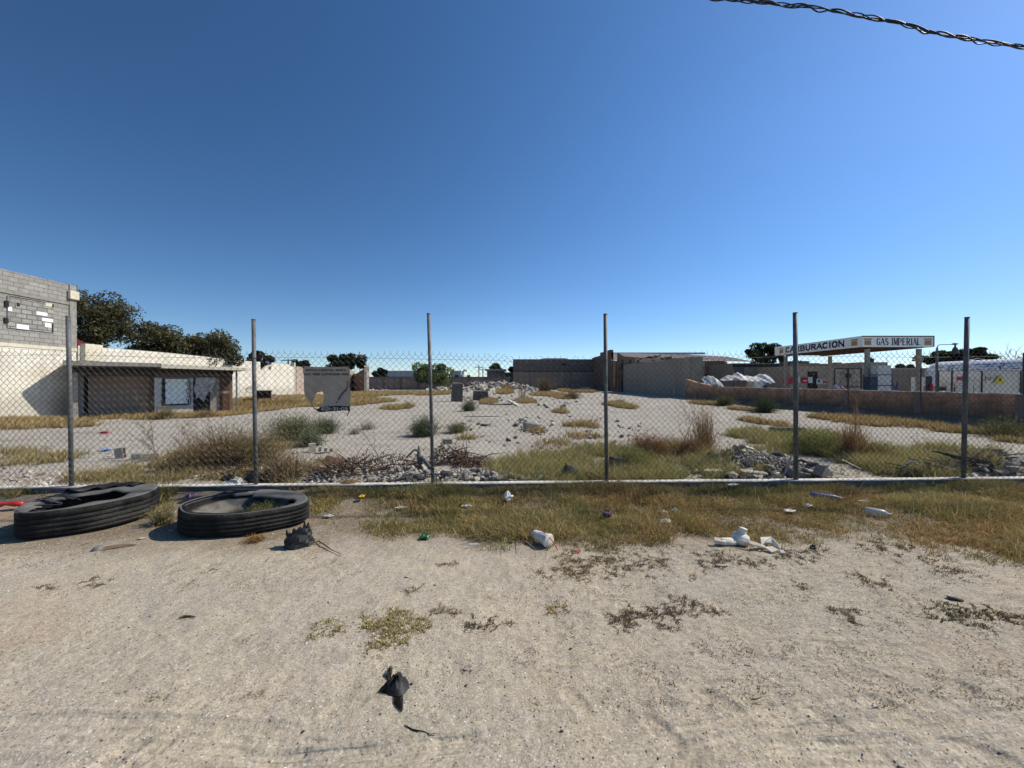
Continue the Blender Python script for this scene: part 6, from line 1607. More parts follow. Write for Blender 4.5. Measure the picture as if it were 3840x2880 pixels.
# white cup with red straw
p = on(2030, 2040); o = empty('foam_cup', (p.x, p.y, p.z + .062), 0, 'white foam cup with red straw lying on its side in front of the verge', 'cup')
ax = Vector((.62, -.75, -.02)).normalized(); R_ = ax.to_track_quat('Z', 'Y').to_matrix().to_4x4()
MB().lathe([(0, -.095), (.038, -.095), (.041, -.088), (.058, .085), (.061, .09), (.061, .095), (.056, .095)], 28, R_).build('cup', M['white'], o, smooth=True)
MB().lathe([(.062, .086), (.064, .095), (.058, .103), (.045, .104), (.04, .108), (0, .108)], 28, R_).build('lid', M['white'], o, smooth=True)
q = [Vector((.0, .0, .066)), Vector((.055, -.07, .045)), Vector((.10, -.125, .0)), Vector((.135, -.16, -.052))]
MB().tube(q, .0042, 8).build('straw', M['red'], o, smooth=True)
# broken white foam
p = on(2780, 2045); o = empty('broken_foam_tray', tuple(p), 0, 'crumpled dirty white foam and plastic pieces lying at the verge on the right', 'foam litter')
def slab(mb, pts, th):
    n0 = len(mb.v); k = len(pts); mb.v += [tuple(q) for q in pts] + [(q[0], q[1], q[2] - th) for q in pts]
    mb.f += [tuple(n0 + i for i in range(k)), tuple(n0 + k + i for i in reversed(range(k)))] + [(n0 + i, n0 + k + i, n0 + k + (i + 1) % k, n0 + (i + 1) % k) for i in range(k)]
mb = MB(); mb.lathe([(0, 0), (.05, 0), (.072, .02), (.078, .05), (.068, .085), (.045, .10), (.036, .105), (.036, .145), (.040, .15), (.0, .152)], 18, Matrix.Translation((0.0, .03, 0)) @ Matrix.Rotation(.22, 4, 'Y')).build('jug', M['foam'], o, smooth=True)
mb = MB(); mb.lathe([(0, 0), (.032, 0), (.034, .01), (.034, .13), (.0, .135)], 14, Matrix.Translation((-.19, .0, .035)) @ Matrix.Rotation(math.pi / 2, 4, 'Y') @ Matrix.Rotation(.25, 4, 'Z')).build('tube_piece', M['foam'], o, smooth=True)
mb = MB(); slab(mb, [(-.26, -.02, .055), (-.17, -.05, .05), (-.15, -.01, .062), (-.24, .02, .075)], .03); mb.build('shard', M['foam'], o, bevel=.006)
mb = MB(); slab(mb, [(-.06, -.04, .075), (.02, -.07, .085), (.15, -.10, .045), (.14, -.12, .03), (.02, -.10, .06)], .012); mb.build('shard', M['foam'], o, bevel=.004)
mb = MB(); slab(mb, [(.16, -.02, .085), (.26, -.02, .09), (.29, -.1, .045), (.27, -.13, .02), (.24, -.06, .05), (.18, -.06, .055), (.12, -.1, .05)], .010); mb.build('tray_corner', M['foam'], o, bevel=.003)
mb = MB(); slab(mb, [(.14, -.10, .03), (.22, -.09, .035), (.25, -.14, .02), (.17, -.16, .01)], .012); slab(mb, [(.24, -.15, .025), (.28, -.15, .025), (.28, -.175, .01), (.24, -.175, .01)], .014); mb.build('shard', M['foam'], o, bevel=.004)
# black rag: thin net-like crumpled cloth
p = on(1487, 2610); o = empty('black_rag', tuple(p), 0, 'crumpled black gauzy rag lying alone on the foreground dirt', 'rag')
Mr, nt, out = nmat('sheer_black_mesh_cloth'); n = N(nt)
d_ = n.new('ShaderNodeBsdfDiffuse'); d_.inputs[0].default_value = (.010, .010, .011, 1); t_ = n.new('ShaderNodeBsdfTransparent'); x_ = n.new('ShaderNodeMixShader')
n.L(n.ramp(n.noise(9, 4), [(.3, .35), (.6, .85)]), x_.inputs[0]); n.L(t_.outputs[0], x_.inputs[1]); n.L(d_.outputs[0], x_.inputs[2]); n.L(x_.outputs[0], out.inputs[0]); M['gauze'] = Mr
def lobe(pts_px, hgt, mat, nm='cloth_fold', seed=0):
    """closed outline in photo pixels draped as folded cloth"""
    cx = sum(a for a, b in pts_px) / len(pts_px); cy = sum(b for a, b in pts_px) / len(pts_px); rgq = random.Random(seed); vs = []; fs = []; K = 6; m = len(pts_px)
    for j in range(K + 1):
        t = j / K
        for i, (a, b) in enumerate(pts_px):
            q = GP(cx + (a - cx) * (1 - t), cy + (b - cy) * (1 - t)) - p
            vs.append((q.x, q.y, q.z + .004 + hgt * math.sin(t * 1.5) * (1 + .45 * math.sin(i * 2.3 + j * 1.1 + seed)) ))
    for j in range(K):
        for i in range(m): i2 = (i + 1) % m; fs.append((j * m + i, j * m + i2, (j + 1) * m + i2, (j + 1) * m + i))
    return MB().add(vs, fs).build(nm, M[mat], o, smooth=True)
lobe([(1440, 2570), (1455, 2550), (1480, 2556), (1500, 2540), (1520, 2540), (1533, 2562), (1535, 2582), (1522, 2600), (1510, 2612), (1492, 2620), (1474, 2612), (1450, 2602), (1432, 2598), (1446, 2585)], .045, 'rubberblk', seed=1)
lobe([(1454, 2508), (1466, 2500), (1474, 2506), (1470, 2530), (1462, 2548), (1470, 2556), (1448, 2552), (1446, 2540)], .022, 'gauze', seed=2)
lobe([(1474, 2612), (1492, 2614), (1512, 2610), (1513, 2640), (1511, 2668), (1504, 2674), (1488, 2656), (1476, 2640)], .016, 'gauze', seed=3)
lobe([(1411, 2599), (1430, 2590), (1440, 2575), (1450, 2562), (1465, 2566), (1470, 2600), (1460, 2612), (1440, 2605), (1425, 2603)], .018, 'gauze', seed=4)
lobe([(1478, 2552), (1480, 2532), (1492, 2522), (1506, 2524), (1512, 2538), (1500, 2552)], .012, 'gauze', seed=5)
# other bits
def blob(name, sx, sy, w, d, h, mat, label, seed, cat, jag=.25, dz=0, rz=0):
    q = on(sx, sy, dz); ob = crumple(name, None, w, d, h, mat, seed, jag=jag); ob.location = q; ob.rotation_euler = (0, 0, rz); return tag(ob, label, cat)
blob('green_wrapper', 1592, 2022, .045, .03, .05, 'green', 'crumpled shiny green wrapper at the front edge of the verge', 1, 'wrapper', .5)
blob('yellow_wrapper', 1357, 1882, .035, .03, .045, 'yellow', 'small yellow wrapper in the grass right of the tyres', 2, 'wrapper', .4, .03)
blob('plastic_bag', 1905, 1895, .055, .03, .11, 'white', 'crumpled translucent white plastic bag sticking up in the verge', 3, 'bag', .4, .03, .5)
can = blob('crushed_can', 2278, 1950, .05, .035, .085, 'purple', 'dark crushed can with red end in the verge', 4, 'can', .3, .02)
cc_ = crumple('red_end', can, .022, .02, .045, 'red', 5, jag=.2); cc_.location = (.03, 0, .02)
blob('paper_scrap', 1750, 1915, .05, .02, .03, 'foam', 'small white paper scrap in the middle of the verge', 6, 'paper', .5, .04)
blob('paper_scrap', 1508, 1912, .07, .03, .02, 'foam', 'flat cream paper scrap at the bare soil of the verge', 7, 'paper', .4, .02)
blob('paper_scrap', 1232, 1942, .05, .025, .03, 'foam', 'small white scrap right of the second tyre', 8, 'paper', .4, .005)
blob('paper_scrap', 2495, 1972, .05, .03, .04, 'white', 'small white plastic scrap right of the crushed can', 9, 'paper', .4, .03)
blob('paper_scrap', 2530, 1932, .03, .02, .05, 'foam', 'thin pale scrap standing above the white plastic scrap', 10, 'paper', .4, .03)
blob('paper_scrap', 2485, 1935, .05, .03, .03, 'foam', 'cream scrap half buried in dry grass right of the crushed can', 11, 'paper', .5, .03)
blob('paper_scrap', 2750, 1838, .07, .03, .03, 'foam', 'pale flat scrap by the kerb left of the fifth post', 12, 'paper', .4, .06)
blob('paper_scrap', 3240, 1893, .05, .03, .03, 'white', 'small white scraps left of the clear bottle', 13, 'paper', .6, .03)
blob('paper_scrap', 3028, 1912, .05, .03, .04, 'white', 'white crumpled scrap below the blue bottle', 14, 'paper', .6, .03)
blob('paper_scrap', 2962, 1930, .05, .04, .03, 'foam', 'cream scrap in dry grass left of the white crumpled scrap', 15, 'paper', .5, .03)
blob('paper_scrap', 3652, 1918, .06, .02, .02, 'white', 'flat white scrap in the verge near the right edge', 16, 'paper', .3, .04)
blob('paper_scrap', 1778, 2042, .05, .012, .008, 'white', 'thin flat white strip on the dirt left of the cup', 17, 'paper', .3)
blob('purple_wrapper', 715, 1878, .06, .04, .07, 'purple', 'purple and black wrapper in the grass between the tyres', 18, 'wrapper', .4, .03)
blob('foam_lump', 638, 1935, .05, .04, .05, 'foam', 'white lump left of the second tyre', 19, 'foam litter', .3, .01)
blob('foam_lump', 905, 1925, .025, .02, .02, 'white', 'small white chip inside the second tyre', 20, 'foam litter', .4, .02)
blob('plastic_scrap', 2165, 2068, .025, .015, .008, 'red', 'small faded red plastic scrap right of the straw', 21, 'plastic scrap', .4)
blob('pebble', 1918, 2035, .02, .018, .02, 'brickbit', 'brown pebble left of the white cup', 22, 'pebble', .3)
blob('twig_stump', 3050, 2058, .025, .02, .03, 'rubberblk', 'small black crumb below the verge right of the foam', 23, 'scrap', .6)
# bottles
def bottle(name, sx, sy, L, r, mat, label, rz, dz=.03, cap='white', tilt=.05):
    q = on(sx, sy, dz); o = empty(name, tuple(q), 0, label, 'bottle')
    R_ = Euler((0, math.pi / 2 + tilt, rz)).to_matrix().to_4x4()
    MB().lathe([(0, -L / 2), (r * .7, -L / 2), (r, -L / 2 + .012), (r, L * .18), (r * .75, L * .3), (r * .35, L * .40), (r * .33, L * .46)], 18, R_).build('body', M[mat], o, smooth=True)
    MB().lathe([(0, L * .5), (r * .42, L * .5), (r * .42, L * .44), (0, L * .44)], 12, R_).build('cap', M[cap], o)
    return o
Mc, nt, out = nmat('cloudy_clear_plastic'); n = N(nt); b_ = n.bsdf((.60, .62, .59), .25, n.bump(n.noise(30, 4), .4, .004), 0, .5); b_.inputs['Alpha'].default_value = .6; n.L(b_.outputs[0], out.inputs[0]); M['clear'] = Mc
bottle('plastic_bottle', 3292, 1937, .22, .042, 'clear', 'clear cloudy plastic bottle lying in the verge on the right', -.55, .045)
bottle('plastic_bottle', 3100, 1880, .36, .032, 'blue', 'long dark blue bottle with red end lying by the kerb', -.35, .06, 'red')
# red object at far left, sandal
p = on(-22, 1915, .02); o = empty('red_funnel', tuple(p), 0, 'shiny red plastic piece left of the first tyre at the photo edge', 'plastic scrap')
MB().tube([(-.3, 0, .02), (-.05, .0, .035), (.08, .0, .045), (.12, .01, .05), (.22, .02, .05), (.30, .03, .045)], [.02, .03, .028, .016, .034, .022], 10).build('piece', M['red'], o, smooth=True)
M['soledk'] = mat_plain('worn_brown_sole', (.20, .13, .09), (.12, .085, .065), 14, .9, .4, 50)
p = on(428, 2055, .006); o = empty('worn_sandal', tuple(p), .42, 'flattened brown sole with bluish tip lying below the first tyre', 'sole')
MB().add([(-.13, -.02, .0), (-.06, -.04, .004), (.05, -.03, .004), (.14, -.005, .0), (.15, .012, .0), (.06, .03, .012), (-.05, .028, .012), (-.12, .01, .004)] , [tuple(range(8))]).build('sole', M['soledk'], o).modifiers.new('t', 'SOLIDIFY').thickness = .012
MB().lathe([(0, .03), (.025, .025), (.04, .01), (.044, 0)], 12, Matrix.Translation((-.11, 0, 0))).build('tip', M['greywood'], o)
# coloured things in the lot
blob('red_plastic_piece', 392, 1625, .14, .06, .06, 'red', 'flat red plastic piece on the lot ground left', 31, 'plastic scrap', .2)
blob('blue_plastic_piece', 397, 1692, .11, .06, .07, 'skyblue', 'pale blue plastic piece on the lot left of the concrete block', 32, 'plastic scrap', .3)
blob('glass_chip', 2850, 1556, .06, .04, .05, 'green', 'tiny green bottle shard by the shaded wall foot', 33, 'glass', .3)

# ================================================================== rubble
LIB = {}
def chunk_mesh(mat, k, kind='rock'):
    key = (mat, k, kind)
    if key in LIB: return LIB[key]
    rg = np.random.default_rng(k * 13 + len(mat)); bm = bmesh.new()
    if kind == 'rock':
        pts = rg.uniform(-1, 1, (16, 3)); pts = pts / np.abs(pts).max(axis=1, keepdims=True) * rg.uniform(.6, 1.0, (16, 1)); pts *= np.array([1, .75, .62])
    elif kind == 'cube':
        pts = np.array([[i, j, k_] for i in (-1, 1) for j in (-1, 1) for k_ in (-1, 1)], float) * rg.uniform(.82, 1.0, (8, 3)); pts = np.concatenate([pts, rg.uniform(-1, 1, (5, 3)) * np.array([.95, .95, 1])])
    elif kind == 'slab':
        pts = rg.uniform(-1, 1, (18, 3)); pts[:, 2] = np.sign(pts[:, 2]) * .22; pts[:, :2] *= np.array([1, .62])
    for q in pts: bm.verts.new(q)
    r_ = bmesh.ops.convex_hull(bm, input=bm.verts); 
    for v in [v for v in bm.verts if not v.link_faces]: bm.verts.remove(v)
    bmesh.ops.recalc_face_normals(bm, faces=bm.faces)
    bmesh.ops.bevel(bm, geom=bm.edges[:], offset=.05, segments=1, affect='EDGES')
    me = bpy.data.meshes.new(kind); bm.to_mesh(me); bm.free(); me.materials.append(M[mat]); LIB[key] = me; return me
def block_mesh(mat):
    key = (mat, 'hollow')
    if key in LIB: return LIB[key]
    mb = MB(); L, W_, H_ = 1.0, .38, .48; t = .09
    mb.box(-L, L, -W_, -W_ + t, -H_, H_).box(-L, L, W_ - t, W_, -H_, H_)
    for x_ in (-L, -t / 2, L - t): mb.box(x_, x_ + t, -W_ + t, W_ - t, -H_, H_)
    me = bpy.data.meshes.new('hollow_block'); me.from_pydata(mb.v, [], mb.f); me.update(); me.materials.append(M[mat]); LIB[key] = me; return me
def put(name, me, loc, s, rot, label, cat, group=None):
    o = bpy.data.objects.new(name, me); COL.objects.link(o); o.location = loc; o.scale = (s, s, s) if not hasattr(s, '__len__') else s; o.rotation_euler = rot; return tag(o, label, cat, group)
rg = random.Random(21)
REQ = []
def pile(cx, cy, rx, ry, n, smin, smax, mats, label, group, slabs=.2, seed=1, lift=.0, px=True, name='rubble_chunk', zz=0):
    rg = random.Random(seed)
    for i in range(n):
        a = rg.uniform(0, 6.28); r = math.sqrt(rg.random())
        sx, sy = cx + math.cos(a) * r * rx, cy + math.sin(a) * r * ry
        p = GP(sx, sy)
        if kerb_y(p.x) + .10 > p.y > kerb_y(p.x) - .3: p.y = kerb_y(p.x) + rg.uniform(.12, .3); p.z = gz(p.x, p.y)
        s = smin + (smax - smin) * rg.random() ** 2.2
        hgt = lift * max(0, 1 - r) * rg.random()
        m_ = rg.choice(mats); kd = 'slab' if rg.random() < slabs else 'rock'
        REQ.append((s / p.y, name, chunk_mesh(m_, rg.randint(0, 5), kd), (p.x, p.y, p.z + s * .3 + hgt), s, (rg.uniform(-.6, .6), rg.uniform(-.6, .6), rg.uniform(0, 6.28)), label, group))
# heap behind the fifth post
pile(2830, 1765, 265, 36, 190, .025, .115, ['concd', 'concd', 'conc', 'concw', 'concd'], 'grey concrete chunk in the heap at the foot of the fifth post', 'chunks of the rubble heap by the fifth post', .3, 2, .06)
pile(2780, 1735, 140, 22, 75, .04, .14, ['concd', 'concd', 'conc', 'concw'], 'dark concrete chunk at the heap crest left of the fifth post', 'chunks at the crest of the rubble heap', .3, 3, .10)
# loose small rubble between second and fourth posts
pile(1560, 1784, 430, 24, 300, .016, .085, ['conc', 'concw', 'concw', 'conc', 'concd'], 'small pale rubble piece lying behind the kerb around the third fence post', 'small rubble behind the kerb around the third post', .3, 4, .05)
pile(1950, 1788, 190, 20, 110, .02, .085, ['conc', 'concw', 'concw', 'conc'], 'pale rubble piece behind the kerb between third and fourth posts', 'rubble behind the kerb between third and fourth posts', .35, 5, .05)
pile(760, 1765, 240, 36, 120, .015, .06, ['conc', 'concw', 'concw', 'concd'], 'small rubble piece behind the kerb between first and second posts', 'rubble behind the kerb between first and second posts', .35, 6, .03)
pile(130, 1795, 180, 22, 28, .015, .06, ['concw', 'concw', 'conc', 'brickbit'], 'small pale rubble piece behind the kerb at the far left', 'rubble behind the kerb at the far left', .4, 7, .02)
pile(3720, 1765, 160, 30, 60, .03, .11, ['concd', 'conc', 'concw'], 'rubble piece in the charred heap behind the sixth post', 'rubble of the charred heap by the sixth post', .35, 8, .06)
# mid-lot scatter
pile(2000, 1600, 75, 36, 26, .04, .17, ['concd', 'conc', 'concw', 'conc'], 'grey broken block in the mid lot cluster right of the third post', 'broken blocks of the mid lot cluster', .3, 9, .0)
pile(2060, 1620, 380, 70, 150, .025, .085, ['concd', 'conc', 'brickbit'], 'small dark stone scattered in the mid lot', 'small dark stones in the mid lot', .3, 10)
pile(1860, 1500, 150, 22, 44, .08, .30, ['conc', 'concw', 'concd', 'conc'], 'concrete lump in front of the far rubble mound', 'lumps in front of the far rubble mound', .4, 11)
pile(2090, 1510, 100, 26, 26, .06, .2, ['concd', 'conc', 'brickbit'], 'small rubble right of the far mound', 'small rubble right of the far mound', .3, 12)
pile(1130, 1490, 90, 14, 30, .08, .25, ['concw', 'conc', 'brickpale'], 'rubble at the foot of the whitewashed wall end', 'rubble at the whitewashed wall end', .3, 14)
pile(1420, 1466, 50, 5, 26, .12, .35, ['concw', 'conc', 'conc'], 'pale rubble beyond the brick return wall', 'rubble beyond the brick return wall', .3, 15)
# far mound chunks in world space
rgm = random.Random(16)
for i in range(620):
    x_ = rgm.uniform(-13, 6); y_ = rgm.gauss(58.2, 1.8); s = .10 + .40 * rgm.random() ** 3
    m_ = rgm.choice(['conc', 'concw', 'concd', 'conc', 'concw'])
    if rgm.random() > 1.15 - (abs(x_ + 3.6) / 9.5) ** 3: continue
    REQ.append((s / y_ * .9, 'rubble_chunk', chunk_mesh(m_, rgm.randint(0, 5), rgm.choice(['rock', 'slab', 'rock'])), (x_, y_, gz(x_, y_) + s * .25), s, (rgm.uniform(-.8, .8), rgm.uniform(-.8, .8), rgm.uniform(0, 6)), 'chunk of the long grey demolition mound at the back of the lot', 'chunks of the far demolition mound'))
REQ.sort(key=lambda r: -r[0])
for r_ in REQ[:290]: put(r_[1], r_[2], r_[3], r_[4], r_[5], r_[6], 'rubble', r_[7])
RV, RF, RM, mats_ = [], [], [], []
nv = 0; rest = REQ[290:]
for r_ in rest:
    me = r_[2]; mt = me.materials[0]
    if mt not in mats_: mats_.append(mt)
    T_ = Matrix.Translation(r_[3]) @ Euler(r_[5]).to_matrix().to_4x4() @ Matrix.Scale(r_[4], 4)
    for v in me.vertices: RV.append(tuple(T_ @ v.co))
    for f_ in me.polygons: RF.append(tuple(i + nv for i in f_.vertices)); RM.append(mats_.index(mt))
    nv = len(RV)
me = bpy.data.meshes.new('small_rubble'); me.from_pydata(RV, [], RF); me.update()
for mt in mats_: me.materials.append(mt)
me.polygons.foreach_set('material_index', RM)
ob = bpy.data.objects.new('small_rubble', me); COL.objects.link(ob); tag(ob, 'small broken rubble pieces strewn over the heaps and the lot', 'rubble', kind='stuff')
# individually recognisable lumps
def lump(sx, sy, s, mat, label, k=1, kind='rock', rot=(0, 0, 0), name='concrete_lump', dz=None, cat='rubble'):
    p = GP(sx, sy); m_ = s if not hasattr(s, '__len__') else s[2]
    put(name, chunk_mesh(mat, k, kind), (p.x, p.y, p.z + (m_ * .45 if dz is None else dz)), s, rot, label, cat)
lump(2150, 1795, (.17, .14, .19), 'concd', 'large angular grey concrete lump near the kerb left of the fourth post', 3, rot=(.2, .3, .4))
lump(2207, 1790, (.11, .10, .12), 'conc', 'smaller pale sided lump right of the large angular lump', 2, rot=(0, .4, 1))
lump(2005, 1795, (.10, .08, .09), 'concd', 'dark pyramid shaped lump behind the kerb left of the large lump', 1, rot=(.3, 0, .2))
lump(2309, 1765, (.10, .08, .16), 'concd', 'upright dark block standing right behind the fourth post', 0, 'cube', rot=(0, .15, .3), name='concrete_block')
lump(2360, 1775, (.20, .08, .05), 'concw', 'flat pale slab right of the upright dark block', 2, 'slab', (.1, 0, .1))
lump(1672, 1788, (.13, .09, .10), 'concd', 'dark rounded stone behind the kerb right of the third post', 4)
lump(1748, 1785, (.07, .06, .12), 'concw', 'small upright pale greenish stone right of the dark rounded stone', 5)
lump(1560, 1772, (.14, .05, .05), 'concw', 'long white rubble shard left of the third post', 1, 'slab', (.2, .4, -.7))
lump(1598, 1770, (.14, .05, .05), 'concw', 'second white shard touching the third post', 2, 'slab', (.2, .5, -.8))
lump(1548, 1792, (.10, .06, .06), 'concw', 'low white rubble block below the white shards', 3)
lump(1680, 1700, (.12, .10, .12), 'conc', 'grey brown stone on top of the reddish leaf heap', 0, dz=.22)
lump(1240, 1795, (.18, .14, .14), 'concd', 'dark broken chunk leaning behind the kerb with striped shade', 5, rot=(.4, .5, .3))
lump(1265, 1760, (.22, .12, .04), 'brown', 'dark brown board tilted above the dark broken chunk', 1, 'slab', (.5, .35, .1), 'broken_board', dz=.12, cat='board')
lump(3585, 2252, (.055, .028, .020), 'concd', 'flat dark rock with pale top on the right dirt', 2, 'rock', (0, .1, -.3), 'flat_rock', cat='rock')
lump(3568, 2243, (.03, .016, .010), 'concw', 'pale chip resting against the flat dark rock', 1, 'slab', (.2, .1, -.3), 'flat_chip', dz=.014, cat='rock')
lump(530, 2022, (.045, .035, .02), 'concw', 'smooth pale stone half buried right of the first tyre', 4, name='pale_stone', cat='stone')
lump(640, 1992, (.02, .016, .014), 'concw', 'small white stone in the shadow left of the second tyre', 2, name='pale_stone', cat='stone')
lump(1747, 2512, (.014, .012, .008), 'concw', 'flat white stone right of the black rag', 1, name='pale_stone', cat='stone')
lump(1528, 2165, (.022, .016, .010), 'concw', 'white stone above the yellow weed mat', 2, name='pale_stone', cat='stone')
lump(2710, 2122, (.06, .035, .012), 'concw', 'flat pale stone below the white foam pieces', 3, name='pale_stone', cat='stone')
lump(2105, 2744, (.010, .009, .008), 'concd', 'round dark pebble at the bottom centre right', 0, name='dark_pebble', cat='pebble')
lump(2400, 2690, (.008, .007, .006), 'concw', 'round white pebble at the bottom right of centre', 2, name='pale_pebble', cat='pebble')
lump(3380, 2876, (.012, .010, .010), 'concw', 'white pebble cut by the bottom edge of the photo', 3, name='pale_pebble', cat='pebble')
lump(3606, 2448, (.02, .008, .006), 'concw', 'thin pale chip on the far right dirt', 1, 'slab', name='pale_stone', cat='stone')
lump(1137, 2745, (.009, .008, .007), 'concd', 'dark pebble on the lower left dirt', 4, name='dark_pebble', cat='pebble')
lump(2140, 2435, (.010, .009, .007), 'rubberblk', 'black crumb left of centre right dirt', 5, name='dark_pebble', cat='pebble')
# far lot blocks
lump(1714, 1506, (.44, .36, .88), 'concd', 'tall dark concrete pillar stump standing in the far lot', 2, 'cube', rot=(0, .05, .2), name='concrete_pillar', dz=.55)
lump(1803, 1500, (.62, .4, .42), 'concd', 'dark square block right of the pillar stump', 0, 'cube', rot=(.1, 0, 0), name='concrete_block', dz=.35)
lump(1750, 1500, (.5, .35, .3), 'conc', 'grey lump between pillar stump and square block', 3)
lump(1885, 1524, (.95, .25, .14), 'concd', 'long flat dark slab in the far lot', 1, 'slab', (.1, 0, .1), 'concrete_slab', dz=.12)
lump(1932, 1524, (.55, .3, .28), 'concw', 'bright tilted slab at the right end of the long slab', 2, 'slab', (.3, .5, .2), 'concrete_slab')
lump(1815, 1563, (.95, .06, .05), 'stick', 'thin dark plank lying flat in the mid lot', 2, 'slab', (0, 0, 0), 'plank', cat='plank')
lump(1995, 1612, (.34, .22, .26), 'conc', 'largest grey block of the mid lot cluster', 1)
lump(1960, 1577, (.20, .13, .13), 'concw', 'white topped block of the mid lot cluster', 4)
lump(1818, 1598, (.16, .1, .08), 'concd', 'flat dark stone alone in the mid lot', 3)
lump(2952, 1632, (.42, .18, .16), 'concd', 'dark flat box shaped block left of the fifth post', 0, 'cube', rot=(0, 0, .1), name='concrete_block')
lump(3715, 1712, (.3, .2, .16), 'concd', 'dark stone at the right of the charred heap', 2)
lump(3820, 1775, (.28, .2, .22), 'conc', 'grey boulder at the right edge behind the kerb', 3)
lump(80, 1770, (.16, .05, .03), 'white', 'long white plastic shard tilted behind the kerb at far left', 1, 'slab', (.2, -.5, -.6), 'plastic_shard', cat='plastic scrap')
lump(560, 1795, (.14, .10, .07), 'concw', 'pale rounded lump behind the kerb between first and second posts', 2)
lump(545, 1775, (.18, .12, .08), 'concw', 'pale flat lump above the pale rounded lump', 4)
# hollow concrete blocks
for (sx, sy, s, rot, mat, lb) in [(452, 1718, .13, (0, 1.45, .3), 'conc', 'hollow concrete block standing on end left of the tawny bushes'),
                                  (520, 1722, .10, (0, 0, .1), 'concw', 'pale hollow block right of the standing block'),
                                  (562, 1728, .12, (.2, 0, .8), 'conc', 'hollow block lying against the tall brown weed'),
                                  (1172, 1696, .12, (0, 1.5, .4), 'concw', 'left white hollow block of the pair below the shrubs'),
                                  (1222, 1698, .12, (1.5, .2, .9), 'concw', 'right white hollow block of the pair below the shrubs'),
                                  (3130, 1812, .16, (.2, .5, .6), 'conc', 'broken hollow block lying at the right end of the rubble heap'),
                                  (2990, 1790, .15, (.4, .2, .2), 'conc', 'hollow block in the rubble just right of the fifth post')]:
    p = GP(sx, sy)
    if p.y < kerb_y(p.x) + .2: p.y = kerb_y(p.x) + .25
    put('hollow_block', block_mesh(mat), (p.x, p.y, gz(p.x, p.y) + s * .5), s, rot, lb, 'concrete block')
for i, (sx, sy, L_, s_, rot, mat, lb) in enumerate([(2955, 1790, .02, (.20, .035, .02), (0, -1.1, .3), 'concw', 'white plank leaning against the fifth fence post'), (2830, 1795, 0, (.22, .07, .05), (.1, .1, -.1), 'concw', 'long pale slab in front of the rubble heap'),
        (2680, 1790, 0, (.17, .09, .06), (.1, 0, .2), 'concw', 'rounded pale slab low in the rubble heap'), (2800, 1730, 0, (.15, .09, .07), (.3, .3, .1), 'concw', 'bright white slab near the crest of the rubble heap'),
        (2725, 1715, 0, (.13, .06, .05), (.2, .5, -.3), 'concw', 'pale shard left of the bright white slab'), (3060, 1785, 0, (.26, .08, .06), (.1, .35, -.3), 'concw', 'long tilted slab right of the fifth post'),
        (3195, 1765, 0, (.16, .03, .02), (.1, .5, -.6), 'concw', 'thin white board right of the rubble heap'), (3215, 1755, 0, (.15, .06, .03), (.2, .4, -.6), 'greywood', 'grey board beside the thin white board'),
        (3300, 1752, 0, (.2, .05, .02), (0, .0, .1), 'concw', 'flat white board in the grass left of the charred heap')]):
    lump(sx, sy, s_, mat, lb, i % 5, 'slab', rot, 'broken_slab', dz=.10 if i not in (0,) else .2)
# charred timber heap right and driftwood stump
def timber(name, sx, sy, L, r, rz, up, mat, label, group=None):
    p = GP(sx, sy); rgt = random.Random(int(sx * 3 + sy)); path = []
    if p.y < kerb_y(p.x) + .25: p.y = kerb_y(p.x) + rgt.uniform(.25, .5); p.z = gz(p.x, p.y)
    if group and p.y + L * math.sin(rz) < kerb_y(p.x) + .12: rz = -rz
    d = Vector((math.cos(rz), math.sin(rz), up)).normalized()
    for k in range(7): path.append(d * L * k / 6 + Vector((rgt.uniform(-1, 1), rgt.uniform(-1, 1), rgt.uniform(-1, 1))) * r * .7)
    ob = MB().tube(path, [r, r * 1.1, r * .9, r, r * .8, r * .7, r * .35], 6).build(name, M[mat]); ob.location = (p.x, p.y, p.z + r * .9 + (rgt.uniform(0, .16) if group else .12)); return tag(ob, label, 'timber', group)
rg = random.Random(77)
for i in range(90):
    timber('charred_branch', 3600 + rg.gauss(95, 75), 1765 + rg.uniform(-35, 26), rg.uniform(.2, .6), rg.uniform(.008, .026), rg.uniform(-.5, .5) + (math.pi if i % 2 else 0), rg.uniform(-.05, .45), rg.choice(['greywood', 'rubberblk', 'greywood', 'stick']), 'grey charred branch in the burnt wood heap around the sixth fence post', 'branches of the burnt wood heap')
timber('charred_branch', 3660, 1722, .55, .03, -.35, -.28, 'palewood', 'pale thick branch crossing the top of the burnt wood heap')
st = empty('driftwood_stump', tuple(GP(1590, 1765)), 0, 'forked weathered grey tree stump just left of the third fence post', 'stump'); rg = random.Random(5)
mb = MB(); mb.tube([(-.06, 0, 0), (-.06, 0, .12), (-.09, .02, .24), (-.08, .02, .33), (-.09, .0, .40)], [.05, .04, .035, .022, .008], 8)
mb.tube([(-.05, 0, .22), (.04, -.02, .14), (.12, -.03, .04), (.17, -.03, .0)], [.035, .03, .024, .018], 8); mb.tube([(-.07, .0, .3), (-.16, .02, .33), (-.24, .03, .25), (-.30, .03, .2)], [.02, .016, .012, .006], 6)
mb.tube([(-.14, -.02, .02), (-.02, -.03, .05), (.1, -.03, .03)], [.025, .03, .02], 7); mb.tube([(-.1, .01, .05), (-.17, .0, .1), (-.19, 0, .02)], [.03, .02, .012], 7)
mb.build('wood', M['greywood'], st, smooth=True)

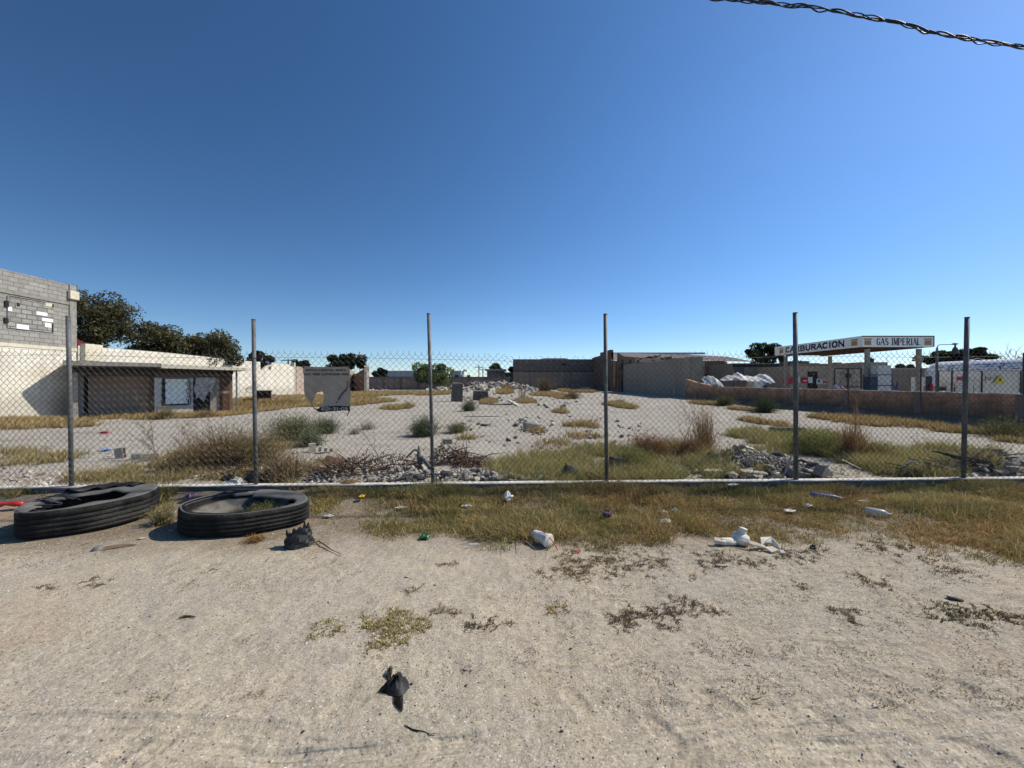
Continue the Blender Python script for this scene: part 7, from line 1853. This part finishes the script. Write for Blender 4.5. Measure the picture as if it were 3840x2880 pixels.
# ---------- uncountable small stones and chips
def stones(name, x, y, s, cols, label, fine=True):
    n = len(x); z = gh(x, y, fine); s = np.asarray(s).reshape(-1, 1)
    base = np.array([[1, 0, 0], [0, 1, 0], [-1, 0, 0], [0, -1, 0], [.1, .1, .8], [0, 0, -.5]], float)
    V = base[None] * (s * RNG.uniform(.5, 1.2, (n, 6)))[:, :, None] + RNG.normal(0, .12, (n, 6, 3)) * s[:, None]
    a = RNG.uniform(0, 6.28, n); ca, sa = np.cos(a)[:, None], np.sin(a)[:, None]
    X = V[:, :, 0] * ca - V[:, :, 1] * sa; Y_ = V[:, :, 0] * sa + V[:, :, 1] * ca
    V = np.stack([X + x[:, None], Y_ + y[:, None], V[:, :, 2] * .75 + (z + s[:, 0] * .15)[:, None]], -1).reshape(-1, 3)
    i = np.arange(n)[:, None] * 6; tr = np.array([[0, 1, 4], [1, 2, 4], [2, 3, 4], [3, 0, 4], [1, 0, 5], [2, 1, 5], [3, 2, 5], [0, 3, 5]])
    T = (i[:, :, None] + tr[None]).reshape(-1, 3)
    return tag(np_obj(name, V, [T], M['stonecol'], None, np.repeat(pal(n, cols, None, .25), 6, 0)), label, 'gravel', kind='stuff')
n = 15000; y = 1.3 + 3.4 * RNG.random(n) ** 1.1; x = RNG.uniform(-1, 1, n) * (y * 1.45 + .2)
ok = (vn(x * 2, y * 2, 8) > .25); x, y = x[ok], y[ok]
s = .0012 + .0035 * RNG.random(len(x)) ** 4 * (1 + .35 * y); s = np.where(RNG.random(len(x)) < .012, s * 2.2, s)
stones('gravel', x, y, s, [(.50, .47, .42), (.36, .33, .29), (.22, .20, .18), (.62, .60, .56), (.40, .32, .25), (.09, .085, .08)], 'loose fine gravel strewn over the foreground dirt')
n = 22000; y = 5.6 + 50 * RNG.random(n) ** 1.7; x = RNG.uniform(-1, 1, n) * (y * 1.4)
ok = (x < WX - 1) & (fbm(x * .5, y * .5, 18, 3) > .42) & (y > kerb_y(x) + .1); x, y = x[ok], y[ok]
stones('gravel', x, y, (.006 + .022 * RNG.random(len(x)) ** 4) * (1 + .03 * y), [(.48, .43, .36), (.28, .24, .2), (.14, .12, .10), (.12, .11, .10), (.40, .30, .22)], 'loose gravel and crumbs strewn over the lot', False)
n = 9000; x = RNG.uniform(-8, 8, n); y = kerb_y(x) + .08 + 1.1 * RNG.random(n) ** 1.5; sxx, _ = inv(x, y, 0)
ok = ((sxx < 2080) | ((sxx > 2560) & (sxx < 3120)) | (sxx > 3550)) & (fbm(x * 2, y * 2, 44, 3) > .40); x, y = x[ok], y[ok]
stones('rubble_crumbs', x, y, .006 + .022 * RNG.random(len(x)) ** 2.5, [(.55, .52, .47), (.40, .37, .34), (.25, .24, .23), (.66, .63, .58)], 'pale rubble crumbs along the inner side of the kerb', False)
X_, Y_, S_ = [], [], []
for (mx, my, rx, ry, hh) in HEAPS:
    k = int(min(3200, 2600 * rx * 2)); 
    X_.append(RNG.normal(mx, rx * .62, k)); Y_.append(RNG.normal(my, ry * .62, k)); S_.append(.005 + .026 * RNG.random(k) ** 2.6)
x, y, s = np.concatenate(X_), np.concatenate(Y_), np.concatenate(S_); ok = y > kerb_y(x) + .09
stones('heap_fines', x[ok], y[ok], s[ok], [(.30, .275, .24), (.18, .165, .145), (.10, .092, .085), (.48, .44, .38), (.24, .19, .14)], 'grey fines and crumbs covering the rubble heaps behind the kerb', False)
